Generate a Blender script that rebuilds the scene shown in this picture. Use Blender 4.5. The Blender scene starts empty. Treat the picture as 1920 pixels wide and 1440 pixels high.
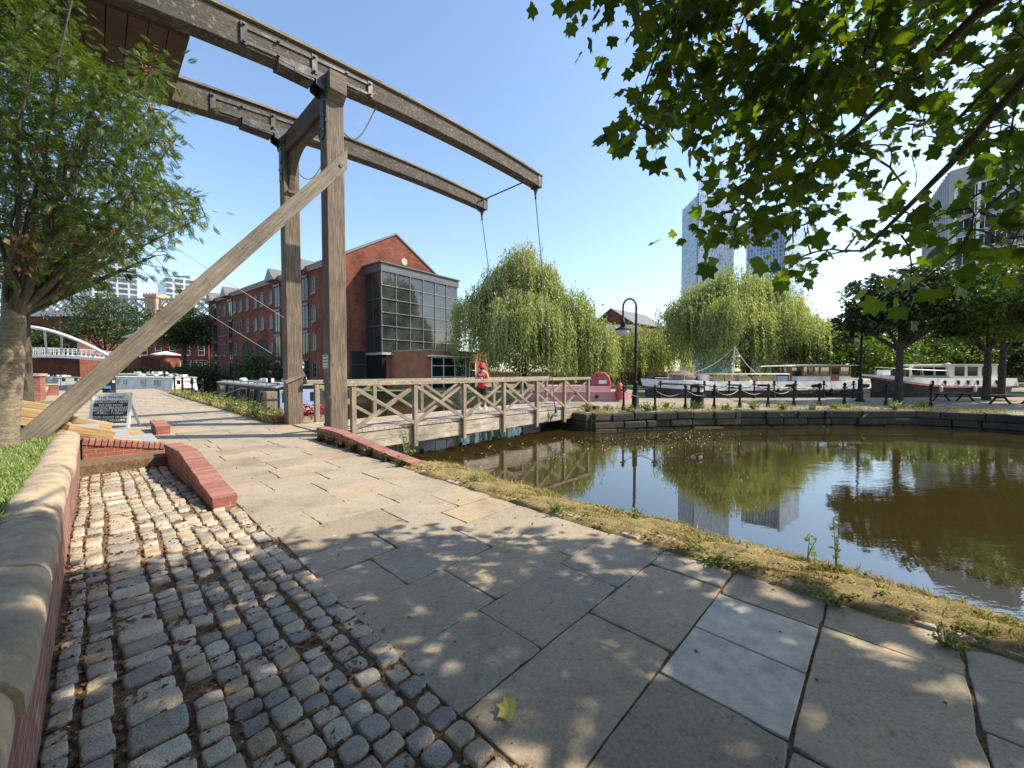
# Canal basin with an old timber drawbridge: every thing is built as code, in metres
SUN_E = 5.0; SKY_S = 0.15; EXPO = 0.85
import bpy, bmesh, math, random
import numpy as np
from mathutils import Vector, Matrix
random.seed(7); RNG = np.random.default_rng(7)
SC = bpy.context.scene
COL = SC.collection
R = math.radians
PI = math.pi

# ------------------------------------------------------------------ camera maths (metres; camera at 0,0,1.5 looking along +Y)
FPX = 744.0; PITCH = R(1.93); EYE = 1.5
CP, SP = math.cos(PITCH), math.sin(PITCH)
def ray(u, v):
    xc = (u-960)/FPX; yc = -(v-720)/FPX
    return (xc, CP + yc*SP, yc*CP - SP)
def px(u, v, Y):
    d = ray(u, v); t = Y/d[1]
    return Vector((d[0]*t, Y, EYE + d[2]*t))
def gx(u, v, z=0.0):
    d = ray(u, v); t = (z-EYE)/d[2]
    return Vector((d[0]*t, d[1]*t, z))
def proj(p):
    x, y, z = p[0], p[1], p[2]-EYE
    dep = y*CP - z*SP; up = y*SP + z*CP
    if dep < 0.05: return None
    return (960 + FPX*x/dep, 720 - FPX*up/dep)

# local frame of the towpath: a = across the canal (bridge direction), b = along the towpath
DA = (0.688, 0.7257); NB = (-0.7257, 0.688)
ANG = math.atan2(DA[1], DA[0])
def F(a, b, z=0.0): return Vector((a*DA[0]+b*NB[0], a*DA[1]+b*NB[1], z))
def AB(x, y): return (x*DA[0]+y*DA[1], x*NB[0]+y*NB[1])
FM = Matrix.Rotation(ANG, 4, 'Z')

# ------------------------------------------------------------------ objects
def tag(o, label=None, cat=None, group=None, kind=None):
    if label: o['label'] = label
    if cat: o['category'] = cat
    if group: o['group'] = group
    if kind: o['kind'] = kind
    return o
def thing(name, label, cat, loc=(0,0,0), rz=0.0, group=None):
    o = bpy.data.objects.new(name, None); COL.objects.link(o)
    o.empty_display_size = 0.2
    o.location = loc; o.rotation_euler = (0, 0, rz)
    return tag(o, label, cat, group)
def dup(root, loc=None, rz=None, label=None):
    r = root.copy(); COL.objects.link(r)
    if loc is not None: r.location = loc
    if rz is not None: r.rotation_euler = (0, 0, rz)
    if label: r['label'] = label
    for ch in root.children:
        c = ch.copy(); COL.objects.link(c); c.parent = r
        for g in ch.children:
            d = g.copy(); COL.objects.link(d); d.parent = c
    return r

class MB:
    """collects shapes into one mesh; verts are shared per shape, uv in metres"""
    def __init__(s): s.v = []; s.f = []; s.uv = []; s.sm = []
    def add(s, verts, faces, uvs=None, smooth=False):
        n = len(s.v); s.v += [tuple(p) for p in verts]
        for i, f in enumerate(faces):
            s.f.append([n+k for k in f]); s.uv.append(uvs[i] if uvs else None); s.sm.append(smooth)
        return s
    def box(s, c, size, rz=0.0, M=None):
        hx, hy, hz = size[0]/2, size[1]/2, size[2]/2
        m = M or Matrix.Rotation(rz, 3, 'Z')
        c = Vector(c)
        vs = [c + m @ Vector((x, y, z)) for x in (-hx, hx) for y in (-hy, hy) for z in (-hz, hz)]
        fs = [(0,1,3,2), (4,6,7,5), (0,4,5,1), (2,3,7,6), (0,2,6,4), (1,5,7,3)]
        return s.add(vs, fs)
    def bx(s, x0, x1, y0, y1, z0, z1):
        return s.box(((x0+x1)/2, (y0+y1)/2, (z0+z1)/2), (abs(x1-x0), abs(y1-y0), abs(z1-z0)))
    def beam(s, p0, p1, w, h, up=(0,0,1), w2=None, h2=None):
        p0, p1 = Vector(p0), Vector(p1); L = (p1-p0).length; d = (p1-p0).normalized()
        up = Vector(up)
        if abs(d.dot(up)) > .99: up = Vector((1, 0, 0)) if abs(d.x) < .9 else Vector((0, 1, 0))
        x = d.cross(up).normalized(); y = x.cross(d)
        w2 = w2 or w; h2 = h2 or h
        vs = [p0 + x*a*w/2 + y*b*h/2 for a, b in ((-1,-1),(1,-1),(1,1),(-1,1))]
        vs += [p1 + x*a*w2/2 + y*b*h2/2 for a, b in ((-1,-1),(1,-1),(1,1),(-1,1))]
        fs = [(3,2,1,0), (4,5,6,7), (0,1,5,4), (1,2,6,5), (2,3,7,6), (3,0,4,7)]
        o = random.uniform(0, 9)
        q = lambda a: [(o, a), (o, a+w), (o+L, a+w), (o+L, a)]
        uv = [[(o,0),(o,w),(o+h,w),(o+h,0)]]*2 + [q(0), q(1.3), q(2.7), q(4.1)]
        return s.add(vs, fs, uv)
    def tube(s, pts, r, n=6, caps=True):
        pts = [Vector(p) for p in pts]; m = len(pts)
        rs = r if isinstance(r, (list, tuple)) else [r]*m
        vs = []; prev = None
        for i, p in enumerate(pts):
            d = (pts[min(i+1, m-1)] - pts[max(i-1, 0)]).normalized()
            if prev is None:
                a = Vector((0,0,1)) if abs(d.z) < .9 else Vector((1,0,0))
                x = d.cross(a).normalized()
            else:
                x = (prev - d*prev.dot(d))
                x = x.normalized() if x.length > 1e-6 else d.orthogonal().normalized()
            prev = x; y = d.cross(x)
            for k in range(n):
                t = 2*PI*k/n
                vs.append(p + (x*math.cos(t) + y*math.sin(t))*rs[i])
        fs = []; uv = []; L = 0.0
        for i in range(m-1):
            dl = (pts[i+1]-pts[i]).length
            for k in range(n):
                fs.append((i*n+k, i*n+(k+1) % n, (i+1)*n+(k+1) % n, (i+1)*n+k))
                c = 2*PI*rs[i]/n
                uv.append([(L, k*c), (L, (k+1)*c), (L+dl, (k+1)*c), (L+dl, k*c)])
            L += dl
        s.add(vs, fs, uv, smooth=n > 5)
        if caps:
            s.add([vs[k] for k in range(n)], [tuple(range(n))[::-1]])
            s.add([vs[(m-1)*n+k] for k in range(n)], [tuple(range(n))])
        return s
    def lathe(s, prof, c=(0,0,0), n=12, smooth=True):
        c = Vector(c); vs = []; fs = []
        for r, z in prof:
            for k in range(n):
                t = 2*PI*k/n; vs.append(c + Vector((r*math.cos(t), r*math.sin(t), z)))
        for i in range(len(prof)-1):
            for k in range(n): fs.append((i*n+k, i*n+(k+1) % n, (i+1)*n+(k+1) % n, (i+1)*n+k))
        fs.append(tuple(range(n))[::-1]); m = (len(prof)-1)*n
        fs.append(tuple(m+k for k in range(n)))
        return s.add(vs, fs, smooth=smooth)
    def prism(s, poly, axis, lo, hi):
        """poly: 2D points; axis 'x': (y,z), 'y': (x,z), 'z': (x,y)"""
        def P(p, t):
            return {'x': (t, p[0], p[1]), 'y': (p[0], t, p[1]), 'z': (p[0], p[1], t)}[axis]
        n = len(poly); vs = [P(p, lo) for p in poly] + [P(p, hi) for p in poly]
        fs = [tuple(range(n))[::-1], tuple(range(n, 2*n))]
        fs += [(i, (i+1) % n, n+(i+1) % n, n+i) for i in range(n)]
        return s.add(vs, fs)
    def grid(s, nx, ny, fn, smooth=True):
        vs = [fn(i/nx, j/ny) for j in range(ny+1) for i in range(nx+1)]
        fs = [(j*(nx+1)+i, j*(nx+1)+i+1, (j+1)*(nx+1)+i+1, (j+1)*(nx+1)+i) for j in range(ny) for i in range(nx)]
        return s.add(vs, fs, smooth=smooth)
    def build(s, name, mat, parent=None, off=(0,0,0), xf=None, center=False, bevel=0, kind=None, fixn=True):
        vs = s.v
        if xf is not None: vs = [tuple(xf @ Vector(p)) for p in vs]
        loc = Vector((0,0,0))
        if center:
            a = np.array(vs); loc = Vector(((a[:,0].min()+a[:,0].max())/2, (a[:,1].min()+a[:,1].max())/2, a[:,2].min()))
        o_ = Vector(off) + loc
        if o_.length: vs = [(p[0]-o_.x, p[1]-o_.y, p[2]-o_.z) for p in vs]
        me = bpy.data.meshes.new(name); me.from_pydata(vs, [], s.f)
        if fixn and len(s.f) < 60000:
            bm = bmesh.new(); bm.from_mesh(me); bmesh.ops.recalc_face_normals(bm, faces=bm.faces); bm.to_mesh(me); bm.free()
        uvl = me.uv_layers.new(name='UVMap'); data = np.zeros(len(me.loops)*2, dtype=np.float32)
        for p in me.polygons:
            idx = list(p.loop_indices); given = s.uv[p.index]
            if given:
                # match by vertex (recalc may have flipped the loop order)
                mp = {v: uv for v, uv in zip(s.f[p.index], given)}
                for li in idx: data[2*li], data[2*li+1] = mp[me.loops[li].vertex_index]
            else:
                n = p.normal
                if abs(n.z) > .75: t, b2 = Vector((1,0,0)), Vector((0,1,0))
                else:
                    t = Vector((-n.y, n.x, 0)).normalized(); b2 = Vector((0,0,1))
                for li in idx:
                    co = me.vertices[me.loops[li].vertex_index].co + o_
                    data[2*li], data[2*li+1] = co.dot(t), co.dot(b2)
        uvl.data.foreach_set('uv', data)
        me.polygons.foreach_set('use_smooth', s.sm)
        for m in (mat if isinstance(mat, (list, tuple)) else [mat]): me.materials.append(m)
        o = bpy.data.objects.new(name, me); COL.objects.link(o)
        if parent is not None: o.parent = parent
        o.location = loc
        if bevel:
            md = o.modifiers.new('bevel', 'BEVEL'); md.width = bevel; md.segments = 2; md.limit_method = 'ANGLE'; md.angle_limit = R(40)
        if kind: o['kind'] = kind
        return o

def leaf_mesh(name, mat, C, X, Yv, size, tmpl, faces, parent=None, loc=None, smooth=False):
    """many copies of a small template as one mesh. C: n x 3 centres, X/Yv: n x 3 axes, size: n"""
    C = np.asarray(C, float); X = np.asarray(X, float); Yv = np.asarray(Yv, float)
    X /= np.linalg.norm(X, axis=1, keepdims=True)+1e-9
    Z = np.cross(X, Yv); Z /= np.linalg.norm(Z, axis=1, keepdims=True)+1e-9
    Yn = np.cross(Z, X)
    T = np.asarray(tmpl, float); n, k = len(C), len(T); S = np.asarray(size, float)[:, None, None]
    V = C[:, None, :] + S*(X[:, None, :]*T[None, :, 0:1] + Yn[:, None, :]*T[None, :, 1:2] + Z[:, None, :]*T[None, :, 2:3])
    V = V.reshape(-1, 3)
    if loc is not None: V = V - np.asarray(loc, float)
    fl = [len(f) for f in faces]; flat = np.array([i for f in faces for i in f])
    loops = (flat[None, :] + (np.arange(n)*k)[:, None]).ravel()
    tot = np.tile(np.array(fl), n); start = np.concatenate([[0], np.cumsum(tot)[:-1]])
    me = bpy.data.meshes.new(name)
    me.vertices.add(len(V)); me.vertices.foreach_set('co', V.ravel().astype(np.float32))
    me.loops.add(len(loops)); me.loops.foreach_set('vertex_index', loops.astype(np.int32))
    me.polygons.add(len(tot)); me.polygons.foreach_set('loop_start', start.astype(np.int32)); me.polygons.foreach_set('loop_total', tot.astype(np.int32))
    me.polygons.foreach_set('use_smooth', np.full(len(tot), smooth))
    me.update(calc_edges=True); me.validate()
    me.materials.append(mat)
    o = bpy.data.objects.new(name, me); COL.objects.link(o)
    if parent is not None: o.parent = parent
    elif loc is not None: o.location = loc
    return o
def rnd_unit(n):
    v = RNG.normal(size=(n, 3)); return v/np.linalg.norm(v, axis=1, keepdims=True)

# ------------------------------------------------------------------ materials
MATS = {}
class NT:
    def __init__(s, name):
        s.m = bpy.data.materials.new(name); s.m.use_nodes = True; s.t = s.m.node_tree; s.t.nodes.clear()
        s.out = s.n('ShaderNodeOutputMaterial')
    def n(s, ty, **kw):
        nd = s.t.nodes.new(ty)
        for k, v in kw.items():
            if k.startswith('i_'):
                key = k[2:]
                nd.inputs[int(key) if key.isdigit() else key.replace('_', ' ')].default_value = v
            else: setattr(nd, k, v)
        return nd
    def l(s, a, b): s.t.links.new(a, b)
    def coord(s, kind='Object', scale=(1,1,1)):
        tc = s.n('ShaderNodeTexCoord'); mp = s.n('ShaderNodeMapping'); mp.inputs['Scale'].default_value = scale
        s.l(tc.outputs[kind], mp.inputs['Vector']); return mp.outputs[0]
    def noise(s, vec, scale, detail=4, rough=.55, dist=0):
        nd = s.n('ShaderNodeTexNoise'); nd.inputs['Scale'].default_value = scale; nd.inputs['Detail'].default_value = detail
        nd.inputs['Roughness'].default_value = rough; nd.inputs['Distortion'].default_value = dist
        if vec is not None: s.l(vec, nd.inputs['Vector'])
        return nd.outputs['Fac']
    def ramp(s, fac, stops):
        nd = s.n('ShaderNodeValToRGB'); e = nd.color_ramp.elements
        while len(e) < len(stops): e.new(.5)
        for k, (p, c) in enumerate(stops):
            e[k].position = p; e[k].color = tuple(c)+(1,) if len(c) == 3 else c
        s.l(fac, nd.inputs[0]); return nd.outputs[0]
    def mix(s, fac, a, b, mode='MIX'):
        nd = s.n('ShaderNodeMix', data_type='RGBA', blend_type=mode)
        for k, v in ((0, fac), (6, a), (7, b)):
            if isinstance(v, (int, float)): nd.inputs[k].default_value = v
            elif isinstance(v, (tuple, list)): nd.inputs[k].default_value = tuple(v)+(1,) if len(v) == 3 else v
            else: s.l(v, nd.inputs[k])
        return nd.outputs[2]
    def math(s, op, a, b=None):
        nd = s.n('ShaderNodeMath', operation=op)
        for k, v in ((0, a), (1, b)):
            if v is None: continue
            if isinstance(v, (int, float)): nd.inputs[k].default_value = v
            else: s.l(v, nd.inputs[k])
        return nd.outputs[0]
    def bump(s, h, strength=.3, dist=.01, prev=None):
        nd = s.n('ShaderNodeBump'); nd.inputs['Strength'].default_value = strength; nd.inputs['Distance'].default_value = dist
        s.l(h, nd.inputs['Height'])
        if prev is not None: s.l(prev, nd.inputs['Normal'])
        return nd.outputs[0]
    def bsdf(s, col, rough=.8, normal=None, **kw):
        b = s.n('ShaderNodeBsdfPrincipled')
        for k, v in (('Base Color', col), ('Roughness', rough)):
            if isinstance(v, (int, float)): b.inputs[k].default_value = v
            elif isinstance(v, (tuple, list)): b.inputs[k].default_value = tuple(v)+(1,) if len(v) == 3 else v
            else: s.l(v, b.inputs[k])
        if normal is not None: s.l(normal, b.inputs['Normal'])
        for k, v in kw.items(): b.inputs[k.replace('_', ' ')].default_value = v
        return b
    def done(s, sh): s.l(sh.outputs[0], s.out.inputs[0]); MATS[s.m.name] = s.m; return s.m

def m_plain(name, col, rough=.7, var=.25, scale=3.0, bump=.15, metal=0.0, dirt=None, bscale=None, **kw):
    t = NT(name); v = t.coord('Object')
    f = t.noise(v, scale, 5, .6)
    lo = tuple(c*(1-var) for c in col); hi = tuple(min(1, c*(1+var)) for c in col)
    c = t.ramp(f, [(.3, lo), (.7, hi)])
    if dirt:
        g = t.noise(v, scale*.45, 6, .7)
        c = t.mix(t.ramp(g, [(.48, (0,0,0)), (.66, (1,1,1))]), c, dirt)
    nrm = t.bump(t.noise(v, bscale or scale*12, 3), bump, .01) if bump else None
    return t.done(t.bsdf(c, rough, nrm, Metallic=metal, **kw))

def m_wood(name, base, dark, light, lichen=None, lich_amt=.56, rough=.85, grain=26.0, bump=.5):
    t = NT(name); uv = t.coord('UV', (1.3, grain, 1)); uv2 = t.coord('UV', (.5, grain*3, 1)); ob = t.coord('Object')
    g = t.noise(uv, 1.6, 6, .65, .6); g2 = t.noise(uv2, 1.3, 3, .6)
    c = t.ramp(g, [(.25, dark), (.5, base), (.75, light)])
    cr = t.ramp(g2, [(.3, (.35,.35,.35)), (.5, (1,1,1))])
    c = t.mix(.75, c, cr, 'MULTIPLY')
    big = t.ramp(t.noise(ob, 1.1, 4, .6), [(.3, (.62,.62,.62)), (.7, (1.1,1.08,1.05))])
    c = t.mix(1.0, c, big, 'MULTIPLY')
    # knots
    vo = t.n('ShaderNodeTexVoronoi'); vo.inputs['Scale'].default_value = 1.0
    t.l(t.coord('UV', (1.1, 3.2, 1)), vo.inputs['Vector'])
    kn = t.ramp(vo.outputs['Distance'], [(.03, (.3,.26,.22)), (.09, (1,1,1))])
    c = t.mix(.8, c, kn, 'MULTIPLY')
    if lichen:
        lf = t.ramp(t.noise(ob, 13.0, 8, .8), [(lich_amt, (0,0,0)), (lich_amt+.1, (1,1,1))])
        c = t.mix(t.math('MULTIPLY', lf, .85), c, lichen)
    h = t.math('ADD', g, t.math('MULTIPLY', g2, .6))
    nr = t.bump(h, bump, .012)
    return t.done(t.bsdf(c, rough, nr))

def m_brick(name, c1, c2, mortar, w=.225, h=.075, ms=.012, rough=.9, stain=.45, bump=.4, far=False):
    t = NT(name); uv = t.coord('UV'); b = t.n('ShaderNodeTexBrick')
    t.l(uv, b.inputs['Vector'])
    for k, v in (('Color1', c1), ('Color2', c2), ('Mortar', mortar)): b.inputs[k].default_value = tuple(v)+(1,)
    b.inputs['Scale'].default_value = 1; b.inputs['Mortar Size'].default_value = ms*.5; b.inputs['Brick Width'].default_value = w; b.inputs['Row Height'].default_value = h
    b.inputs['Bias'].default_value = -.1; b.inputs['Mortar Smooth'].default_value = .3
    ob = t.coord('Object')
    n1 = t.ramp(t.noise(ob, .35 if far else 1.6, 6, .7), [(.3, (1-stain,)*3), (.7, (1.12, 1.1, 1.08))])
    c = t.mix(1.0, b.outputs['Color'], n1, 'MULTIPLY')
    n2 = t.ramp(t.noise(uv, 1.7 if far else 9, 5, .7), [(.3, (.8,.8,.8)), (.7, (1.12,1.12,1.12))])
    c = t.mix(1.0, c, n2, 'MULTIPLY')
    nr = t.bump(t.math('ADD', t.math('MULTIPLY', b.outputs['Fac'], -1.0), t.math('MULTIPLY', t.noise(ob, 60, 3), .4)), bump, .006)
    return t.done(t.bsdf(c, rough, nr, Specular_IOR_Level=.12 if far else .35))

def m_leaf(name, stops, trans=.45, rough=.5, tint=(1.25,1.5,.5), gloss=.35):
    t = NT(name); g = t.n('ShaderNodeNewGeometry')
    c = t.ramp(g.outputs['Random Per Island'], stops)
    b = t.bsdf(c, rough); b.inputs['Specular IOR Level'].default_value = gloss
    tr = t.n('ShaderNodeBsdfTranslucent'); t.l(t.mix(1.0, c, tint, 'MULTIPLY'), tr.inputs[0])
    mx = t.n('ShaderNodeMixShader'); mx.inputs[0].default_value = trans
    t.l(b.outputs[0], mx.inputs[1]); t.l(tr.outputs[0], mx.inputs[2])
    return t.done(mx)

def m_bark(name, c1, c2, c3, vs=(5, 5, 1.2)):
    t = NT(name); v = t.coord('Object', vs); n = t.noise(v, 3.0, 7, .7); c = t.ramp(n, [(.3, c1), (.52, c2), (.72, c3)]); n2 = t.noise(t.coord('Object', (vs[0]*3, vs[1]*3, vs[2]*1.6)), 5.0, 6, .75); c = t.mix(1.0, c, t.ramp(n2, [(.32, (.45,.45,.45)), (.6, (1.15,1.13,1.1))]), 'MULTIPLY')
    return t.done(t.bsdf(c, .95, t.bump(n2, .6, .012, t.bump(n, .35, .02))))

def m_glass(name, col=(.014,.018,.02), rough=.05, ior=1.42):
    t = NT(name); v = t.coord('Object')
    nr = t.bump(t.noise(v, .5, 2), .03, .05)
    return t.done(t.bsdf(col, rough, nr, IOR=ior, Specular_IOR_Level=.28))

M = {}
M['oak'] = m_wood('weathered_oak', (.145,.112,.083), (.035,.027,.021), (.29,.24,.185))
M['oak_dark'] = m_wood('dark_oak', (.10,.075,.055), (.035,.028,.022), (.20,.155,.115))
M['oak_lich'] = m_wood('lichened_oak', (.065,.053,.040), (.02,.016,.013), (.15,.13,.10), lichen=(.27,.255,.17), lich_amt=.55, grain=15)
M['strut'] = m_wood('grey_oak', (.18,.155,.122), (.07,.058,.045), (.28,.245,.20), lichen=(.30,.275,.21), lich_amt=.57, grain=18)
M['rail'] = m_wood('railing_oak', (.24,.20,.15), (.10,.08,.058), (.36,.31,.245), lichen=(.30,.275,.15), lich_amt=.62)
M['rail_top'] = m_wood('handrail_oak', (.25,.215,.165), (.10,.085,.06), (.38,.345,.275), lichen=(.44,.40,.25), lich_amt=.52)
M['girder'] = m_wood('girder_timber', (.34,.305,.24), (.15,.125,.085), (.45,.415,.34), lichen=(.09,.075,.04), lich_amt=.56, grain=8)
M['deck'] = m_wood('deck_planks', (.40,.345,.28), (.22,.18,.14), (.52,.46,.38))
M['plank_brown'] = m_wood('counterweight_planks', (.085,.05,.033), (.03,.018,.013), (.15,.09,.06))
M['pine'] = m_wood('new_pine', (.44,.305,.15), (.30,.19,.085), (.54,.39,.21), grain=14, bump=.2)
M['iron'] = m_plain('black_iron', (.028,.028,.03), .55, .4, 9, .3, dirt=(.14,.13,.115), metal=.2)
M['black'] = m_plain('black_paint', (.012,.012,.013), .6, .3, 6, .1, Specular_IOR_Level=.25)
M['cable'] = m_plain('steel_cable', (.16,.16,.155), .5, .2, 20, 0, metal=.5)
M['rope'] = m_plain('rope', (.32,.30,.26), .9, .25, 30, .4)
M['zinc'] = m_plain('zinc', (.42,.44,.46), .45, .15, 4, .05, metal=.4)
M['white'] = m_plain('white_paint', (.74,.74,.71), .45, .08, 2.5, .03, dirt=(.52,.50,.44))
M['cream'] = m_plain('cream_paint', (.66,.63,.54), .5, .1, 2.5, .03)
M['glass'] = m_glass('window_glass')
M['slate'] = m_plain('slate', (.10,.105,.11), .6, .25, 6, .3)
M['brick_near'] = m_brick('red_brick', (.32,.105,.065), (.22,.075,.05), (.33,.27,.21), stain=.4)
M['brick_kerb'] = m_brick('soldier_brick', (.42,.105,.07), (.30,.075,.05), (.20,.12,.09), w=.075, h=.6, ms=.008, stain=.35)
M['brick_wall'] = m_brick('wall_brick', (.30,.13,.10), (.22,.10,.08), (.34,.27,.22), w=.225, h=.075, ms=.016, stain=.5)
M['brick_far'] = m_brick('warehouse_brick', (.26,.085,.055), (.165,.056,.038), (.18,.115,.085), stain=.6, far=True, bump=.2)
M['brick_far2'] = m_brick('orange_brick', (.42,.165,.095), (.34,.13,.075), (.33,.23,.16), stain=.3, far=True, bump=.2)
M['coping'] = m_plain('sandstone_coping', (.38,.30,.20), .95, .28, 6, 1.0, dirt=(.22,.185,.135), bscale=38)
M['stone'] = m_plain('sandstone', (.36,.32,.26), .9, .25, 4, .5)
M['conc'] = m_plain('pale_concrete', (.48,.445,.375), .85, .2, 11, .4, dirt=(.34,.31,.26), bscale=160)
M['litter'] = m_plain('leaf_litter_soil', (.12,.078,.044), 1.0, .7, 42, 1.0, dirt=(.27,.165,.085), bscale=120)
M['earth'] = m_plain('canal_bed', (.06,.05,.035), 1.0, .3, .6, .3)
# ------------------------------------------------------------------ setting materials
def mat_flags():
    t = NT('york_stone'); g = t.n('ShaderNodeNewGeometry'); ob = t.coord('Object')
    base = t.ramp(g.outputs['Random Per Island'], [(0, (.285,.232,.165)), (.3, (.345,.295,.215)), (.55, (.305,.265,.205)), (.8, (.385,.305,.195)), (1, (.30,.265,.22))])
    n1 = t.ramp(t.noise(ob, 1.3, 7, .7), [(.28, (.55,.55,.57)), (.45, (.88,.88,.88)), (.6, (1.02,1.0,.98)), (.75, (1.25,1.21,1.14))])
    c = t.mix(1.0, base, n1, 'MULTIPLY')
    n2 = t.ramp(t.noise(ob, 55, 5, .7), [(.3, (.72,.72,.72)), (.65, (1.14,1.14,1.14))])
    c = t.mix(1.0, c, n2, 'MULTIPLY')
    sp = t.ramp(t.noise(ob, 13, 4, .8), [(.55, (1,1,1)), (.66, (.5,.48,.45))])
    c = t.mix(.6, c, sp, 'MULTIPLY')
    vo = t.n('ShaderNodeTexVoronoi'); vo.inputs['Scale'].default_value = 2.1; t.l(ob, vo.inputs['Vector'])
    gum = t.ramp(vo.outputs['Distance'], [(.028, (1,1,1)), (.036, (0,0,0))])
    c = t.mix(t.math('MULTIPLY', gum, .55), c, (.6,.58,.54))
    h = t.math('ADD', t.noise(ob, 9, 5, .6), t.math('MULTIPLY', t.noise(ob, 90, 3), .35))
    return t.done(t.bsdf(c, .82, t.bump(h, .35, .012)))
def mat_cobble():
    t = NT('granite_setts'); g = t.n('ShaderNodeNewGeometry'); ob = t.coord('Object')
    base = t.ramp(g.outputs['Random Per Island'], [(0, (.35,.315,.26)), (.18, (.245,.23,.21)), (.36, (.45,.395,.31)), (.5, (.39,.31,.21)), (.62, (.29,.27,.245)), (.75, (.49,.44,.355)), (.9, (.32,.25,.16)), (1, (.21,.195,.18))])
    n1 = t.ramp(t.noise(ob, 150, 4, .75), [(.34, (.5,.5,.5)), (.5, (1,1,1)), (.64, (1.5,1.48,1.45))])
    c = t.mix(.85, base, n1, 'MULTIPLY')
    n2 = t.ramp(t.noise(ob, 5, 5, .7), [(.3, (.72,.7,.66)), (.7, (1.15,1.13,1.1))])
    c = t.mix(1.0, c, n2, 'MULTIPLY')
    h = t.math('ADD', t.noise(ob, 22, 5, .65), t.math('MULTIPLY', t.noise(ob, 160, 2), .25))
    return t.done(t.bsdf(c, .62, t.bump(h, .6, .014)))
def mat_water():
    t = NT('canal_water'); v = t.coord('Object', (1.0, 1.7, 1)); v2 = t.coord('Object', (2.2, 5.5, 1))
    h = t.math('ADD', t.math('MULTIPLY', t.noise(v, .9, 3, .5, .4), 1.0), t.math('MULTIPLY', t.noise(v2, 2.4, 3, .5), .22))
    calm = t.ramp(t.noise(t.coord('Object', (.16, .3, 1)), 1, 2), [(.40, (.12,.12,.12)), (.62, (1,1,1))])
    bp = t.n('ShaderNodeBump'); bp.inputs['Distance'].default_value = .03; t.l(h, bp.inputs['Height']); t.l(t.math('MULTIPLY', calm, .24), bp.inputs['Strength'])
    c = t.ramp(t.noise(t.coord('Object'), .25, 3), [(.3, (.024,.0175,.005)), (.7, (.034,.026,.008))])
    return t.done(t.bsdf(c, .015, bp.outputs[0], IOR=2.9))
def mat_lawn():
    t = NT('lawn_grass'); g = t.n('ShaderNodeNewGeometry')
    c = t.ramp(g.outputs['Random Per Island'], [(0, (.09,.15,.025)), (.4, (.14,.22,.04)), (.8, (.20,.28,.06)), (1, (.30,.30,.12))])
    return t.done(t.bsdf(c, .6))
def mat_moss():
    t = NT('mossy_bank'); ob = t.coord('Object')
    c = t.ramp(t.noise(ob, 7, 6, .75), [(.25, (.13,.10,.055)), (.42, (.27,.21,.095)), (.58, (.38,.30,.12)), (.78, (.42,.36,.21))])
    c = t.mix(1.0, c, t.ramp(t.noise(ob, 70, 4, .8), [(.3, (.55,.5,.45)), (.65, (1.2,1.2,1.15))]), 'MULTIPLY')
    return t.done(t.bsdf(c, 1.0, t.bump(t.noise(ob, 60, 5, .75), 1.0, .03)))
def mat_quay():
    t = NT('quay_stone'); g = t.n('ShaderNodeNewGeometry'); ob = t.coord('Object')
    c = t.ramp(g.outputs['Random Per Island'], [(0, (.030,.025,.018)), (.4, (.055,.045,.031)), (.75, (.040,.036,.024)), (1, (.085,.066,.042))])
    c = t.mix(1.0, c, t.ramp(t.noise(ob, 3.0, 7, .75), [(.3, (.5,.5,.5)), (.55, (1,1,1)), (.75, (1.7,1.6,1.3))]), 'MULTIPLY')
    c = t.mix(t.ramp(t.noise(ob, 1.1, 6, .7), [(.52, (0,0,0)), (.66, (.7,.7,.7))]), c, (.045,.055,.018))
    return t.done(t.bsdf(c, .95, t.bump(t.noise(ob, 11, 6, .75), 1.0, .04)))
M['flags'] = mat_flags(); M['cobble'] = mat_cobble(); M['water'] = mat_water(); M['moss'] = mat_moss()
M['blade'] = mat_lawn()
M['turf'] = m_plain('turf_soil', (.10,.13,.035), 1.0, .4, 9, .8, dirt=(.16,.15,.06))
M['quay_stone'] = mat_quay()
M['quay_gravel'] = m_plain('quay_gravel', (.24,.20,.14), 1.0, .35, 1.6, .5, dirt=(.12,.11,.055), bscale=60)
M['farground'] = m_plain('far_ground', (.13,.15,.06), 1.0, .3, .15, .3, dirt=(.22,.20,.14))

# ------------------------------------------------------------------ ground, water, banks
b = MB(); b.grid(2, 2, lambda s, t: ((s-.5)*6000, (t-.5)*6000, -2.0), False)
b.build('ground', M['earth'], kind='structure')
b = MB(); b.grid(1, 1, lambda s, t: (-170+s*330, -40+t*190, -.95), False)
b.build('water', M['water'], kind='structure')

def land(name, poly, z, mat, zb=-2.0):
    m = MB(); m.prism(poly, 'z', zb, z); return m.build(name, mat, kind='structure')
fa = lambda a, c: tuple(F(a, c)[:2])
# near towpath block (canal edge a ~ 3.7) with its lawn side behind the retaining wall
land('towpath_land', [fa(3.62,-25), fa(3.62,9.0), fa(4.25,9.05), fa(4.25,12.5), fa(4.05,12.6), fa(4.1,36), (-60,45.5), (-120,74), (-190,74), (-190,-40), fa(-30,-25)], -.31, M['litter'])
land('bank_land', [(-130,108), (-56,70.4), (-18.6,40.2), (-13.2,37.4), (-8.5,34.2), (0,32.6), (12,33.2), (25,34.4), (43,33.4), (60,30), (300,30), (300,700), (-420,700), (-420,140)], -.3, M['farground'])
QUAY = [(3.25,16.15), (6,16.9), (9.9,17.45), (14,17.6), (17.7,17.45), (20.0,15.9), (21.3,13), (22,8), (23,-12), (80,-12), (80,29), (46,29), (33,26.2), (24,25.7), (12,25.4), (3.2,25.2), (1.0,21.6), (1.5,18.9)]
land('quay_ground', QUAY, -.25, M['quay_gravel'], -2.0)

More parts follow.
